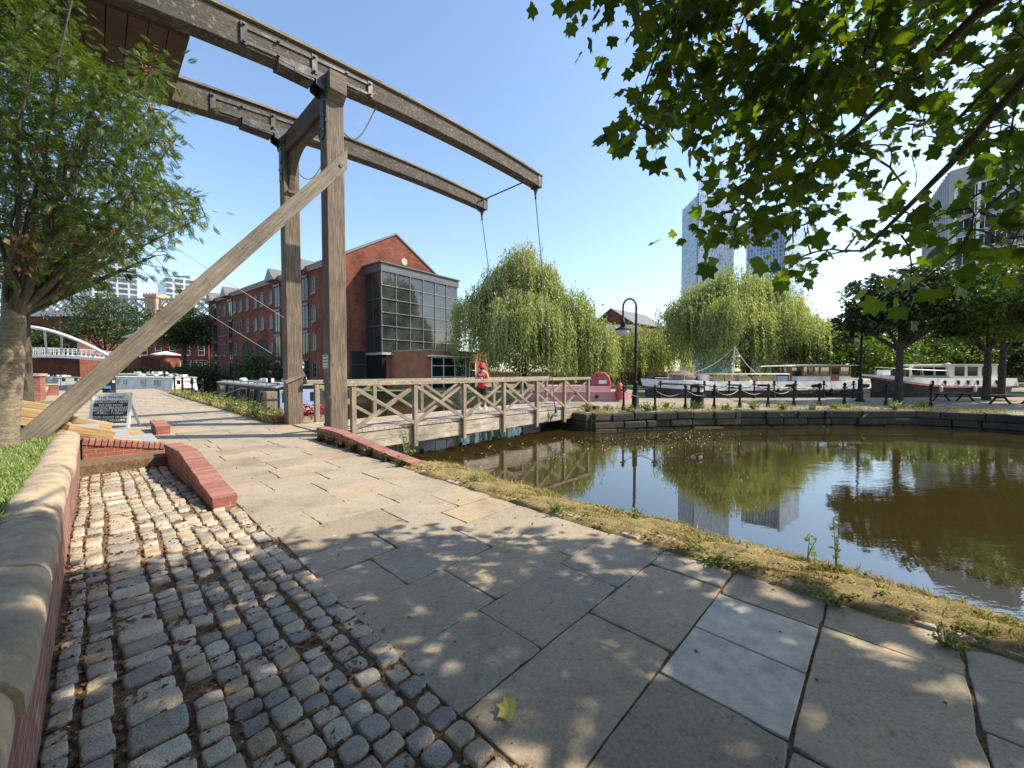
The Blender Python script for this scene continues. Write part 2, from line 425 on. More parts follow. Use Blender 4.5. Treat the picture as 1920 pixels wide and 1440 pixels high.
# quay edge: rough stone blocks along the water side of the far quay
def quay_wall():
    m = MB(); pts = QUAY[:9]; pts = [(1.5,18.9)] + pts
    rnd = random.Random(3)
    for i in range(len(pts)-1):
        p, q = Vector(pts[i]+(0,)), Vector(pts[i+1]+(0,)); L = (q-p).length; d = (q-p)/L; nrm = Vector((d.y, -d.x, 0))
        for zc, hh, dep in ((-.40, .34, .42), (-.72, .30, .38), (-1.02, .30, .36)):
            s = rnd.uniform(-.3, 0)
            while s < L:
                w = rnd.uniform(.7, 1.5); e = min(s+w, L); s0 = max(s, 0)
                if e-s0 > .08:
                    c = p + d*((s0+e)/2) + nrm*(rnd.uniform(-.02, .10)); c.z = zc + rnd.uniform(-.02, .014)
                    a = math.atan2(d.y, d.x)
                    m.box(c, (e-s0-.03, .5, hh-.025), M=Matrix.Rotation(a+rnd.uniform(-.04,.04), 3, 'Z') @ Matrix.Rotation(rnd.uniform(-.05,.05), 3, 'X') @ Matrix.Rotation(rnd.uniform(-.025,.025), 3, 'Y'))
                s = e if s+w >= L else s+w
    o = m.build('quay_wall', M['quay_stone'], center=True, bevel=.05)
    tag(o, 'dark rough stone block quay wall along the far side of the basin', 'quay wall')
quay_wall()

# ------------------------------------------------------------------ flagstones
def flags():
    m = MB(); rnd = random.Random(11)
    cb = [-2.6, -2.0, -1.45, -.9, -.32, .25, .80, 1.32, 1.83, 2.41, 2.98, 3.42, 3.99, 4.5, 5.06, 5.6]
    while cb[-1] < 44: cb.append(cb[-1] + rnd.uniform(.45, .68))
    known = {.25: [1.9, 2.87], .80: [2.09, 2.95], 1.32: [1.63, 2.46], 1.83: [1.78, 2.62], 2.41: [1.485, 2.3], 2.98: [1.74, 2.5], 3.42: [2.11, 2.75], 3.99: [1.5, 2.35], 4.5: [1.95, 2.7]}
    for i in range(len(cb)-1):
        b0, b1 = cb[i], cb[i+1]
        a0, a1 = 1.08, 3.28
        if b1 > 9.2: a0 = .9 if b0 < 12 else -.4; a1 = 3.72
        if b0 > 14.5: a0 = -1.9; a1 = 3.5
        js = known.get(round(b0, 2))
        if js is None:
            js = []; a = a0 + rnd.uniform(.4, .9)
            while a < a1-.35: js.append(a); a += rnd.uniform(.55, 1.15)
        xs = [a0 + rnd.uniform(-.03, .02)] + js + [a1 + rnd.uniform(-.05, .05)]
        for k in range(len(xs)-1):
            if abs(b0-.25) < .01 and k == 1: continue      # pale replacement slabs go here
            g = rnd.uniform(.003, .0065) if b0 < 3.9 else rnd.uniform(.0012, .0028); z = rnd.uniform(-.003, .004)
            tx, ty = rnd.uniform(-.004, .004), rnd.uniform(-.003, .003)
            x0, x1, y0, y1 = xs[k]+g, xs[k+1]-g, b0+g, b1-g
            j = lambda: rnd.uniform(-.006, .006)
            cn = [(x0+j(), y0+j()), (x1+j(), y0+j()), (x1+j(), y1+j()), (x0+j(), y1+j())]; P = []; ns = 7 if b1 < 7 else 2
            for q in range(4):
                (ax, ay), (bx_, by_) = cn[q], cn[(q+1) % 4]
                for k2 in range(ns):
                    f = k2/ns; e = rnd.gauss(0, .0022) if k2 else rnd.uniform(.0, .012); dx, dy = bx_-ax, by_-ay; LL = math.hypot(dx, dy)
                    if rnd.random() < .06: e += rnd.uniform(.004, .014)
                    xx, yy = ax+dx*f-dy/LL*e + (dx/LL*e if not k2 else 0), ay+dy*f+dx/LL*e + (dy/LL*e if not k2 else 0)
                    P.append((xx, yy, z + tx*(2*(xx-x0)/(x1-x0)-1) + ty*(2*(yy-y0)/(y1-y0)-1)))
            nP = len(P); Q = [(p[0], p[1], -.08) for p in P]
            m.add(P+Q, [tuple(range(nP))] + [(q, nP+q, nP+(q+1) % nP, (q+1) % nP) for q in range(nP)])
    m.build('pavement', M['flags'], xf=FM, bevel=.006, kind='structure')
    m = MB()
    for x0, x1 in ((1.912, 2.385), (2.397, 2.862)): m.bx(x0, x1, .262, .790, -.07, .002)
    o = m.build('concrete_pavement', M['conc'], xf=FM, bevel=.004, kind='structure')
    # joint bed under the slabs
    m = MB(); m.bx(.95, 3.62, -3, 9.2, -.3, -.012); m.bx(-1.9, 4.24, 9.21, 12.4, -.3, -.013); m.bx(-2.0, 3.9, 12.41, 44, -.3, -.012)
    m.build('path_ground', M['litter'], xf=FM, kind='structure')
flags()

# ------------------------------------------------------------------ cobbles
def cz(bb):    # the cobbled strip dips towards the brick wall at its far end
    t = max(0.0, min(1.0, (bb-4.6)/5.0)); return -.17*t*t*(3-2*t)
def cobbles():
    rnd = random.Random(5); m = MB(); QC = (-1, -.975, -.83, 0, .83, .975, 1)
    cols = [(-.165,.085), (-.078,.116), (.04,.205)] + [(.249+.1175*k, .1145) for k in range(7)]
    for ci, (a0, w) in enumerate(cols):
        bb = -1.2 + rnd.uniform(0, .1)
        while bb < 9.8:
            L = rnd.uniform(.085, .135) if ci != 2 else rnd.uniform(.11, .17)
            if ci == 0: L *= .9
            if ci > 7 and 5.2 < bb < 9.6: bb += L; continue
            if rnd.random() < .02: bb += L; continue
            ca = a0 + w/2 + rnd.uniform(-.008, .008) + .012*math.sin(bb*2.1+ci); cbb = bb + L/2
            hw = (w/2 - .0035)*rnd.uniform(.90, 1.0); hl = (L/2 - .003)*rnd.uniform(.93, 1.0)
            tz = rnd.uniform(-.012, .012); sx, sy = rnd.uniform(-.06, .06), rnd.uniform(-.09, .09)
            rot = rnd.uniform(-.07, .07); n = 6; vs = []
            ph = [rnd.uniform(0, 6.28) for _ in range(4)]
            z0 = cz(cbb)
            cor = [rnd.uniform(.90, 1.0) for _ in range(4)]
            def pt(i, j):
                x = QC[i]; y = QC[j]
                # superellipse-like rounding in plan
                r = max(abs(x), abs(y)); e = (abs(x)**9 + abs(y)**9)**(1/9) or 1
                k = r/e
                kk = cor[(1 if x > 0 else 0) + (2 if y > 0 else 0)]
                k = k*(1-(1-kk)*min(abs(x), abs(y))**2)
                xx, yy = x*hw*k, y*hl*k
                hgt = .016*(1 - .05*r**3 - .26*r**26) - (.045 if r > .99 else 0)
                hgt += .004*math.sin(3*x+ph[0])*math.sin(2.5*y+ph[1]) + .003*math.sin(6*x+ph[2]+4*y)
                X = xx*math.cos(rot)-yy*math.sin(rot); Y = xx*math.sin(rot)+yy*math.cos(rot)
                return (ca+X, cbb+Y, z0 - .012 + tz + hgt + sx*X + sy*Y)
            vs = [pt(i, j) for j in range(n+1) for i in range(n+1)]
            fs = [(j*(n+1)+i, j*(n+1)+i+1, (j+1)*(n+1)+i+1, (j+1)*(n+1)+i) for j in range(n) for i in range(n)]
            m.add(vs, fs, smooth=True)
            bb += L + rnd.uniform(.002, .012)
    m.build('cobbled_path', M['cobble'], xf=FM, kind='structure', fixn=False)
    s = MB(); s.grid(10, 60, lambda u, v: (-.2+u*1.3, -1.5+v*11.5, cz(-1.5+v*11.5)-.013+.005*math.sin(u*40+v*90)))
    s.build('soil_ground', M['litter'], xf=FM, kind='structure')
cobbles()

# ------------------------------------------------------------------ mossy canal edge
def edge_a(bb): return 3.78 + .05*math.sin(bb*1.7) + .035*math.sin(bb*4.1+1) + .02*math.sin(bb*9.3)
def bank():
    m = MB()
    def fn(u, v):
        bb = -4 + v*9.4; e = edge_a(bb); k = min(u/.8, 1.0); a = 3.22 + (e-3.22)*k
        z = .015 + .05*math.sin(min(k, 1)*PI*.8) - .03*k + .014*math.sin(bb*7+u*5) + .012*math.sin(bb*17+u*21) + .01*math.sin(a*40+bb*3)
        if u > .8: t = (u-.8)/.2; z = z - 1.1*t**.8; a = e + .05*t
        if k < .06: z = -.03
        return (a, bb, z)
    m.grid(20, 170, fn)
    m.build('verge_ground', M['moss'], xf=FM, kind='structure', fixn=False)
    # low broken edging stones between flags and verge
    m = MB(); rnd = random.Random(9); bb = -3.0
    while bb < 5.2:
        L = rnd.uniform(.14, .42)
        if rnd.random() < .45:
            m.box((3.315+rnd.uniform(-.02, .03), bb+L/2, -.038+rnd.uniform(0, .02)), (rnd.uniform(.07, .12), L-.03, .09), rnd.uniform(-.08, .08))
        if rnd.random() < .4:
            m.box((3.44+rnd.uniform(-.03, .04), bb+L/2, -.012), (rnd.uniform(.06, .1), L-.06, .08), rnd.uniform(-.15, .15))
        bb += L
    m.build('edging_kerb', M['stone'], xf=FM, bevel=.012, kind='structure')
    # far verge beyond the bridge, beside the narrowboats
    m = MB()
    m.grid(8, 90, lambda u, v: (3.4 + u*.75, 12.7 + v*23, .02+.03*math.sin(v*70+u*8)*math.sin(u*PI) - (.8 if u > .9 else 0)))
    m.build('verge_ground', M['moss'], xf=FM, kind='structure', fixn=False)
bank()

# ------------------------------------------------------------------ lawn (soil sheet + blades)
def lawn_z(a, c): return .53 + .05*math.sin(a*1.3+c*.7) + .05*max(0, min(1, (-a-.6)/2.5))
def lawn():
    m = MB(); m.grid(24, 40, lambda u, v: (-.43-u*14, -2+v*12.6, lawn_z(-.43-u*14, -2+v*12.6)))
    m.build('lawn', M['turf'], xf=FM, kind='structure', fixn=False)
    m = MB(); m.grid(10, 10, lambda u, v: (-.9-u*9, 12.6+v*9, .42+.25*u)); m.build('lawn', M['turf'], xf=FM, kind='structure', fixn=False)
    n = 40000
    a = -.44 - RNG.random(n)**1.5*4.5; c = RNG.random(n)*9.8 + .4
    n2 = 5000; a = np.concatenate([a, -.9-RNG.random(n2)*4]); c = np.concatenate([c, 12.6+RNG.random(n2)*7])
    z = np.array([lawn_z(x, y) if y < 11 else .42+.25*(-.9-x)/9 for x, y in zip(a, c)]) - .01
    P = np.stack([a*DA[0]+c*NB[0], a*DA[1]+c*NB[1], z], 1)
    up = np.stack([RNG.normal(0, .45, len(a)), RNG.normal(0, .45, len(a)), np.ones(len(a))], 1)
    side = rnd_unit(len(a)); side[:, 2] = 0
    o = leaf_mesh('grass', M['blade'], P, up, side, RNG.uniform(.03, .075, len(a)), [(0,-.06,0), (0,.06,0), (.6,.05,.06), (1,0,.25), (.6,-.05,.06)], [(0,1,2,4), (4,2,3)])
    tag(o, 'short green lawn grass growing behind the stone coping', 'grass', kind='stuff')
lawn()
# ------------------------------------------------------------------ near walls and kerbs (frame coordinates a, b, z)
def fthing(name, label, cat, a, b, z=0.0, group=None):
    o = thing(name, label, cat, F(a, b, z), ANG, group); o['off'] = (a, b, z); return o
def FO(o): return tuple(o['off'])

def retaining_wall():
    r = fthing('retaining_wall', 'low brick retaining wall with rounded sandstone coping beside the cobbles', 'wall', -.3, 4.5)
    m = MB()
    m.grid(1, 90, lambda u, v: (-.165 + (.012 if u > .5 else 0), -2+v*11.95, -.3 if u < .5 else .62-.014*(-2+v*11.95+2)), False)
    m.bx(-.45, -.166, -2, 9.9, -.3, .44)
    w = MB(); top = lambda c: .47 - .0125*c
    n = 40
    vs = []; fs = []
    for i in range(n+1):
        c = -2 + i*11.93/n
        vs += [(-.185, c, -.35), (-.185, c, top(c)+.01), (-.44, c, top(c)+.01), (-.44, c, -.35)]
    for i in range(n):
        for k in range(3): fs.append((i*4+k, i*4+k+1, i*4+4+k+1, i*4+4+k))
    fs.append((n*4, n*4+1, n*4+2, n*4+3)); fs.append((0, 1, 2, 3))
    w.add(vs, fs); w.build('brick_face', M['brick_wall'], r, FO(r))
    rnd = random.Random(4); c = -1.9; mm = MB()
    while c < 9.95:
        L = min(rnd.uniform(.85, 1.15), 9.99-c)
        if L < .3: break
        zc0, zc1 = top(c)+.01, top(c+L)+.01; sh = rnd.uniform(-.014, .014); zc0 += rnd.uniform(-.006,.006); zc1 += rnd.uniform(-.006,.006); n1, n2 = 14, 8; vs = []
        last = c+L > 9.6
        for j in range(n2+1):
            cc = c + .009 + (L-.018)*j/n2; zz = zc0 + (zc1-zc0)*j/n2
            e = 1.0
            if j in (0, n2): e = .975
            if last and j > n2-3: e = (1, .97, .86, .62)[j-(n2-3)] if j-(n2-3) < 4 else .6
            for i in range(n1+1):
                t = PI*i/n1
                x = -.325 + sh - math.cos(t)*.155*e; h = (math.sin(t)**.6)*.15*e
                vs.append((x, cc, zz + h + .005*math.sin(cc*9+i) + .004*math.sin(cc*23+i*2.1)))
        fs = [(j*(n1+1)+i, j*(n1+1)+i+1, (j+1)*(n1+1)+i+1, (j+1)*(n1+1)+i) for j in range(n2) for i in range(n1)]
        mm.add(vs, fs, smooth=True)
        mm.add([vs[i] for i in range(n1+1)], [tuple(range(n1+1))]); q = n2*(n1+1); mm.add([vs[q+i] for i in range(n1+1)], [tuple(range(n1+1))])
        c += L
    mm.build('coping', M['coping'], r, FO(r))
retaining_wall()

def kerb(label, a, b0, b1, prof, w=.215, zb=-.3):
    """brick kerb with a soldier-course top whose height follows prof: list of (b, z)"""
    r = fthing('brick_kerb', label, 'brick kerb', a, (b0+b1)/2)
    m = MB(); m.prism([(q, zb) for q in (b0, b1)] + [(q, z-.07) for q, z in prof[::-1]], 'x', a-w/2+.006, a+w/2-.006)
    m.build('wall', M['brick_near'], r, FO(r))
    # soldier bricks laid across the top
    t = MB(); Ls = 0
    rnd = random.Random(int(b0*10))
    for (p, z0), (q, z1) in zip(prof[:-1], prof[1:]):
        L = math.hypot(q-p, z1-z0); n = max(1, round(L/.074)); ang = math.atan2(z1-z0, q-p)
        for i in range(n):
            s = (i+.5)/n; cb = p+(q-p)*s; cz_ = z0+(z1-z0)*s-.036
            t.box((a+rnd.uniform(-.004, .004), cb, cz_+rnd.uniform(-.003, .003)), (w+.012, L/n-.007, .074), M=Matrix.Rotation(ang, 3, 'X'))
    mt = NTkerb()
    t.build('brick_top', mt, r, FO(r), bevel=.006)
    return r
def NTkerb():
    if 'kerb_brick' in MATS: return MATS['kerb_brick']
    t = NT('kerb_brick'); g = t.n('ShaderNodeNewGeometry'); ob = t.coord('Object')
    c = t.ramp(g.outputs['Random Per Island'], [(0, (.20,.085,.065)), (.4, (.27,.105,.08)), (.75, (.31,.145,.11)), (1, (.23,.115,.10))])
    c = t.mix(1.0, c, t.ramp(t.noise(ob, 30, 5, .7), [(.3, (.75,.75,.75)), (.7, (1.15,1.15,1.15))]), 'MULTIPLY')
    return t.done(t.bsdf(c, .8, t.bump(t.noise(ob, 80, 3), .4, .006)))
kerb('red brick kerb with humped top between the cobbles and the flagstones', .965, 5.28, 9.5, [(5.28,.115), (5.6,.13), (7.45,.275), (7.8,.285), (9.5,.17)], .22)
kerb('red brick kerb with weedy side from the near bridge post along the water', 3.44, 5.3, 9.05, [(5.3,.07), (6.2,.12), (7.9,.26), (8.3,.27), (9.05,.26)])
kerb('dark brick kerb beside the far bridge post and the stub timber post', 3.62, 12.45, 15.4, [(12.45,.20), (13.6,.23), (14.1,.20), (15.4,.02)], .24)
kerb('short red brick kerb end on the path beyond the timber steps', 1.10, 12.35, 13.6, [(12.35,.20), (13.6,.23)], .26)

def cross_wall():
    r = fthing('brick_wall', 'small sloping red brick wall across the end of the cobbles', 'wall', .35, 9.95)
    m = MB(); m.prism([(-.16, -.35), (.9, -.35), (.9, .03), (-.16, .25)], 'y', 9.88, 10.1)
    m.build('wall', M['brick_near'], r, FO(r))
    t = MB(); n = 14; rnd = random.Random(2)
    for i in range(n):
        s = (i+.5)/n; ang = -math.atan2(.22, 1.06)
        t.box((-.16+1.06*s, 9.98+rnd.uniform(-.004,.004), .25-.22*s+.045), (1.06/n-.009, .245, .10), M=Matrix.Rotation(-ang, 3, 'Y'))
    t.build('brick_top', NTkerb(), r, FO(r), bevel=.006)
cross_wall()

def timber_steps():
    r = fthing('timber_steps', 'pale new timber steps with grey stone treads up to the lawn', 'steps', .3, 11.0)
    # four steps rising towards -a; pine sleepers along both sides and across the risers
    tops = [.13, .27, .43, .58]
    for k, z in enumerate(tops):
        a1 = .80 - k*.40; a0 = a1-.42
        m = MB(); m.bx(a0, a1+.05, 10.30, 11.72, z-.055, z)
        m.build('tread', M['tread'], r, FO(r), bevel=.006)
        m = MB(); m.bx(a0, a1-.015, 10.31, 11.71, z-.4, z-.056); m.build('riser', M['pine'], r, FO(r))
    for bq, lab in ((10.20, 0), (11.82, 1)):
        for k, (a0, a1, z0, z1) in enumerate([(-.36, .64, .37, .10), (-.36, .64, .22, -.05), (-.50, .24, .58, .33), (-.50, .24, .435, .185), (-1.15, -.30, .93, .68), (-1.15, -.30, .785, .535)]):
            m = MB(); m.beam((a0, bq, z0), (a1, bq, z1), .15, .135)
            m.build('sleeper', M['pine'], r, FO(r), bevel=.008)
M['tread'] = m_plain('grey_tread', (.30,.31,.32), .55, .12, 8, .1)
timber_steps()

def text_obj(name, body, size, mat, parent, loc, rot, align='CENTER', ext=.0015, shear=0.0):
    cu = bpy.data.curves.new(name, 'FONT'); cu.body = body; cu.size = size*1.06; cu.offset = .0006; cu.align_x = align; cu.extrude = ext; cu.shear = shear
    ob = bpy.data.objects.new(name, cu)
    COL.objects.link(ob); dg = bpy.context.evaluated_depsgraph_get(); me = bpy.data.meshes.new_from_object(ob.evaluated_get(dg))
    bpy.data.objects.remove(ob)
    o = bpy.data.objects.new(name, me); COL.objects.link(o); me.materials.append(mat); o.parent = parent
    o.location = loc; o.rotation_euler = rot
    return o
def a_board():
    p = gx(206, 805); p2 = (gx(172, 801)+gx(238, 806))/2
    r = thing('sandwich_board', 'white framed chalkboard sign standing on the path by the timber steps', 'chalkboard sign', p2, R(10))
    W, H = .92, .93; tilt = R(9); T = Matrix.Rotation(-tilt, 4, 'X')
    def T2(m_): return m_
    m = MB()
    for x in (-W/2+.035, W/2-.035): m.box((x, 0, H/2), (.07, .035, H))
    for z in (.10, H-.03): m.box((0, 0, z), (W-.145, .034, .06))
    m.box((0, .0, H-.13), (W-.145, .030, .135))
    m.build('frame', M['white'], r, xf=T, bevel=.004)
    m = MB(); m.box((0, 0, .435), (W-.145, .022, .60)); m.build('panel', M['board'], r, xf=T)
    for x in (-W/2+.035, W/2-.035): m = MB(); m.beam((x, .03, H-.03), (x, .42, .0), .05, .03); m.build('back_leg', M['white'], r)
    rot = (PI/2-tilt, 0, 0)
    def put(s, z, size, mat, y=-.0135, **k):
        q = T @ Vector((0, y, z)); text_obj('lettering', s, size, mat, r, q, rot, **k)
    put('THE WHARF', .775, .10, M['letter_grey'], y=-.0175)
    for s, z, sz in (('EGGSCELLENT NEWS', .665, .082), ('WE ARE NOW', .575, .078), ('SERVING BREAKFAST', .505, .078), ('SATURDAY & SUNDAY', .44, .076), ('~9.30am - 11.30am~', .375, .076), ('BOOK AHEAD ONLINE', .265, .075), ('WALK INS WELCOME !', .185, .075)):
        put(s, z, sz, M['chalk'])
M['board'] = m_plain('blackboard', (.035,.037,.04), .7, .25, 4, .02)
M['chalk'] = m_plain('chalk_letters', (.80,.80,.78), .9, .05, 10, 0)
M['letter_grey'] = m_plain('grey_letters', (.16,.16,.17), .7, .05, 10, 0)
a_board()

def left_walls():
    # brick pier with stone cap and its low wall, beyond the lawn
    p = gx(62, 745, .3)
    r = thing('brick_pier', 'red brick pier with pale stone cap beyond the lawn', 'brick pier', (p.x, p.y, .2), R(35))
    w = .62; m = MB(); m.box((0,0,.5), (w, w, 1.1)); m.build('shaft', M['brick_near'], r)
    m = MB(); m.box((0,0,1.11), (w+.12, w+.12, .12)); m.build('cap', M['coping'], r, bevel=.01)
    q = gx(96, 738, .1)
    r2 = thing('brick_wall', 'low brick wall with sloping pale coping beside the brick pier', 'wall', (q.x, q.y, 0), ANG+R(0))
    m = MB(); m.bx(-.3, .3, -.3, .3, -.3, .62); m.bx(-1.5, -.31, -.15, .15, -.3, .60); m.build('wall', M['brick_near'], r2)
    m = MB(); m.beam((-.25, -3.6, .14), (-.25, -.35, .50), .34, .10, up=(0,0,1)); m.bx(-1.55, .33, -.33, .33, .621, .70); m.build('coping', M['coping'], r2)
left_walls()

# ------------------------------------------------------------------ the drawbridge
BA, BN, BF = 3.88, 9.34, 12.2      # post line and the two frame planes
def drawbridge():
    r = fthing('drawbridge', 'old timber lifting bridge with two overhead balance beams and lattice railings', 'drawbridge', BA, 10.77)
    o = FO(r); wood, dark = M['oak'], M['oak_dark']
    CAM = np.polyfit([-3.6, -1, 1.6, 3, 4.67, 6.5, 9, 11.3], [7.62, 7.95, 8.20, 8.345, 8.455, 8.52, 8.50, 8.42], 4)      # slight camber of the balance beams
    zt = lambda a: float(np.polyval(CAM, a))
    zb = lambda a: zt(a) - float(np.interp(a, [3.0, 4.5, 11.3], [.52, .43, .36]))       # underside of a balance beam
    for k, bq in enumerate((BN, BF)):
        m = MB(); m.beam((BA, bq, -.3), (BA, bq, 8.02), .36, .40, up=(1,0,0)); m.build('post', wood, r, o, bevel=.018)
        # corbel block proud of the beam on the outer face
        s = -1 if k == 0 else 1
        m = MB(); m.prism([(bq+s*.182, 7.50), (bq+s*.182, 8.08), (bq+s*.38, 8.08), (bq+s*.38, 7.66)], 'x', BA-.19, BA+.19); m.build('corbel', wood, r, o, bevel=.012)
        beam = MB(); A = [-3.6, -2.4, -1.2] + [0.0+.6*i for i in range(19)] + [11.25]
        beam.prism([(a, zb(a)) for a in A] + [(a, zt(a)) for a in A[::-1]], 'y', bq-.17, bq+.17)
        bm = beam.build('balance_beam', M['oak_lich'], r, o, bevel=.015)
        cap = MB(); cap.prism([(a, zt(a)+.022) for a in A] + [(a, zt(a)+.075) for a in A[::-1]], 'y', bq-.225, bq+.225); cap.prism([(a, zt(a)+.002) for a in A] + [(a, zt(a)+.021) for a in A[::-1]], 'y', bq-.12, bq+.12)
        cap.build('beam_capping', M['rail'], bm, o)
        # iron strap frame on each side face, and stepped pivot shoe below
        st = MB()
        for side in (-1, 1):
            y0 = bq + side*.171; y1 = bq + side*.197
            tilt = lambda a, f: zb(a) + (zt(a)-zb(a))*f
            for f0, f1 in ((.12, .24), (.66, .78)):
                AA = [2.15, 2.6, 3.0, 3.4, BA, 4.3, 4.72]
                st.prism([(a, tilt(a, f0)) for a in AA] + [(a, tilt(a, f1)) for a in AA[::-1]], 'y', min(y0,y1), max(y0,y1))
            for aa in (2.15, 3.45, 4.72):
                z0, z1 = tilt(aa, .06), tilt(aa, .86); yb = bq+side*.21
                st.bx(aa-.055, aa+.055, min(y0,yb), max(y0,yb), z0, z1)
                for zz in (z0+.05, z1-.05): st.tube([(aa, yb, zz), (aa, yb+side*.04, zz)], .028, 6)
            for aa in (2.75, 4.15):
                for f in (.18, .72): st.tube([(aa, y1, tilt(aa, f)), (aa, y1+side*.045, tilt(aa, f))], .026, 6)
            # stepped lower plate towards the post
            st.prism([(2.75, tilt(2.75,.12)), (2.75, zb(2.75)+.03), (3.05, zb(3.05)+.0), (3.05, zb(3.05)-.05), (3.48, zb(3.48)-.06), (3.48, zb(3.48)-.16), (3.66, zb(3.66)-.26), (4.06, zb(4.06)-.26), (4.06, tilt(4.06,.12))], 'y', min(y0,y1), max(y0,y1))
        st.bx(2.75, 3.44, bq-.19, bq+.19, zb(3.1)-.075, zb(3.1)-.01)
        st.tube([(BA-.02, bq-.27, 7.86), (BA-.02, bq+.27, 7.86)], .075, 10)
        st.build('iron_strap', M['iron'], bm, o)
        # end shackle with its cable to the outer end of the deck
        e = MB(); zz = zb(11.1)
        e.bx(11.02, 11.14, bq-.19, bq+.19, zz-.02, zt(11.1)+.0)
        e.lathe([(.10,0), (.09,-.07), (.05,-.16), (.03,-.30), (.036,-.40)][::-1], (11.08, bq, zz-.01), 8)
        e.build('shackle', M['iron'], r, o)
        c = MB(); c.tube([(11.08, bq, zz-.36), (12.45, bq + (.14 if k == 0 else -.1), .02)], .017, 5); cb = c.build('cable', M['cable'], r, o)
        hk = MB(); bb = bq + (.14 if k == 0 else -.1)
        hk.tube([(12.45, bb-.02, .1), (12.5, bb-.02, -.12), (12.44, bb-.04, -.24), (12.28, bb-.05, -.22), (12.15, bb-.05, -.34), (12.1, bb-.05, -.46)], [.03,.06,.075,.05,.04,.03], 7)
        hk.build('hook', M['iron'], cb, o)
        # slack rope loop between beam and post
        b2 = bq - .02
        pts = []
        for i in range(13):
            t = i/12; a = BA + .22 + .86*t; z = 7.08 + (zb(5)-.05-7.08)*t - .55*math.sin(PI*t)*(1-.45*t)
            pts.append((a, b2, z))
        c = MB(); c.tube(pts, .016, 5); c.build('rope_loop', M['cable'], r, o)
        # straps and bolts down the post
        for zz in (.25, .9, 1.25, 7.05): sp = MB(); sp.bx(BA-.215, BA-.202, bq-.19, bq+.19, zz-.03, zz+.03); sp.build('post_strap', M['iron'], r, o)
        sp = MB()
        sp.bx(BA-.225, BA-.203, bq-.1, bq+.1, 6.7, 8.0)
        for zz in (6.85, 7.15, 7.5): sp.tube([(BA-.2, bq-.1, zz), (BA-.26, bq-.1, zz)], .03, 6)
        sp.build('post_strap', M['iron'], r, o)
        # the long rope from the tail of the beam to the post
        m = MB(); p0 = Vector((-3.2, bq+.3*(1 if k == 0 else -1), zb(-3.2))); p1 = Vector((3.55, 9.85, 2.34)) if k == 0 else Vector((3.25, 11.8, 1.95))
        m.tube([p0.lerp(p1, i/8) - Vector((0,0,.28*math.sin(PI*i/8))) for i in range(9)], .0055, 4); m.build('pull_rope', M['rope'], r, o)
    # the cross beam, arched spandrel panel and tie rod
    m = MB(); m.beam((BA, BN+.18, 7.68), (BA, BF-.18, 7.68), .30, .50); m.build('cross_beam', M['oak_dark'], r, o, bevel=.015)
    m = MB(); n = 24; b0, b1 = BN+.18, BF-.18; vs = []; fs = []
    for i in range(n+1):
        s = -1+2*i/n; zz = 7.36 - .92*(1-math.sqrt(max(0, 1-abs(s)**2.3)))
        bq = b0+(b1-b0)*i/n
        vs += [(BA-.07, bq, zz), (BA+.07, bq, zz), (BA+.07, bq, 7.43), (BA-.07, bq, 7.43)]
    for i in range(n):
        for k in range(4): fs.append((i*4+k, i*4+(k+1) % 4, i*4+4+(k+1) % 4, i*4+4+k))
    fs += [(0,1,2,3), (n*4, n*4+1, n*4+2, n*4+3)]
    m.add(vs, fs); m.build('arched_brace', M['oak_dark'], r, o)
    m = MB()
    for bq in (b0, b1): m.bx(BA-.11, BA+.11, bq-.07, bq+.07, 6.36, 6.43)
    m.build('brace_block', M['oak'], r, o)
    m = MB(); m.tube([(10.7, BN, zb(10.7)+.12), (10.7, BF, zb(10.7)+.12)], .024, 6); m.build('tie_rod', M['iron'], r, o)
    # counterweight box between the tails
    A = [-3.4, -2.2, -1, .2, 1.38]; m = MB()
    m.prism([(a, zb(a)-.02) for a in A] + [(a, zt(a)-.05) for a in A[::-1]], 'y', BN+.175, BF-.175)
    cw = m.build('counterweight', M['plank_brown'], r, o)
    m = MB()
    for i in range(18):
        a = 1.34-.265*i; z = zb(a)-.035
        m.box((a-.125, (BN+BF)/2, zb(a-.125)-.04), (.25, BF-BN-.36, .03), M=Matrix.Rotation(-math.atan(zb(a)-zb(a-.25))*4 if False else -math.atan((zb(a)-zb(a-.25))/.25), 3, 'Y'))
    m.build('counterweight_board', M['plank_brown'], cw, o)
    # the long raking strut down to the lawn
    t = Vector((4.62, 0, 5.63)).normalized(); w = Vector((-t.z, 0, t.x))*.140
    lo = Vector((-.84, 0, .30)); f = lambda base, a: base + t*((a-base.x)/t.x); g = lambda base, z: base + t*((z-base.z)/t.z)
    L, U = lo - w, lo + w
    P = [g(L, .25), f(L, 4.08), f(U, 4.08), g(U, .25)]
    m = MB(); m.prism([(p.x, p.z) for p in P], 'y', BN-.345, BN-.184)
    # uv along the strut
    for fi, fc in enumerate(m.f):
        m.uv[fi] = [((Vector(m.v[i])-lo).dot(t), (Vector(m.v[i])-lo).dot(w)/w.length + m.v[i][1]) for i in fc]
    m.build('raking_strut', M['strut'], r, o, bevel=.012)
    m = MB(); m.tube([(3.92, BN-.33, 6.08), (3.92, BN-.37, 6.08)], .035, 8); m.build('bolt', M['iron'], r, o)
    m = MB(); m.beam((BA-.26, BF-.2, 1.18), (BA+.24, BF-.2, 1.40), .05, .09); m.build('batten', M['strut'], r, o)
    # deck
    m = MB(); rnd = random.Random(8); a = 3.76
    while a < 15.1:
        m.bx(a, a+.142, 9.66, 11.88, -.06, .015+rnd.uniform(-.004, .004)); a += .152
    m.build('deck', M['deck'], r, o)
    for bq, nm in ((9.72, 1), (10.4, 0), (11.1, 0), (11.82, 1)):
        m = MB(); m.beam((3.95, bq, -.30), (15.05, bq, -.30), .14, .42); m.build('girder', M['girder'], r, o, bevel=.01)
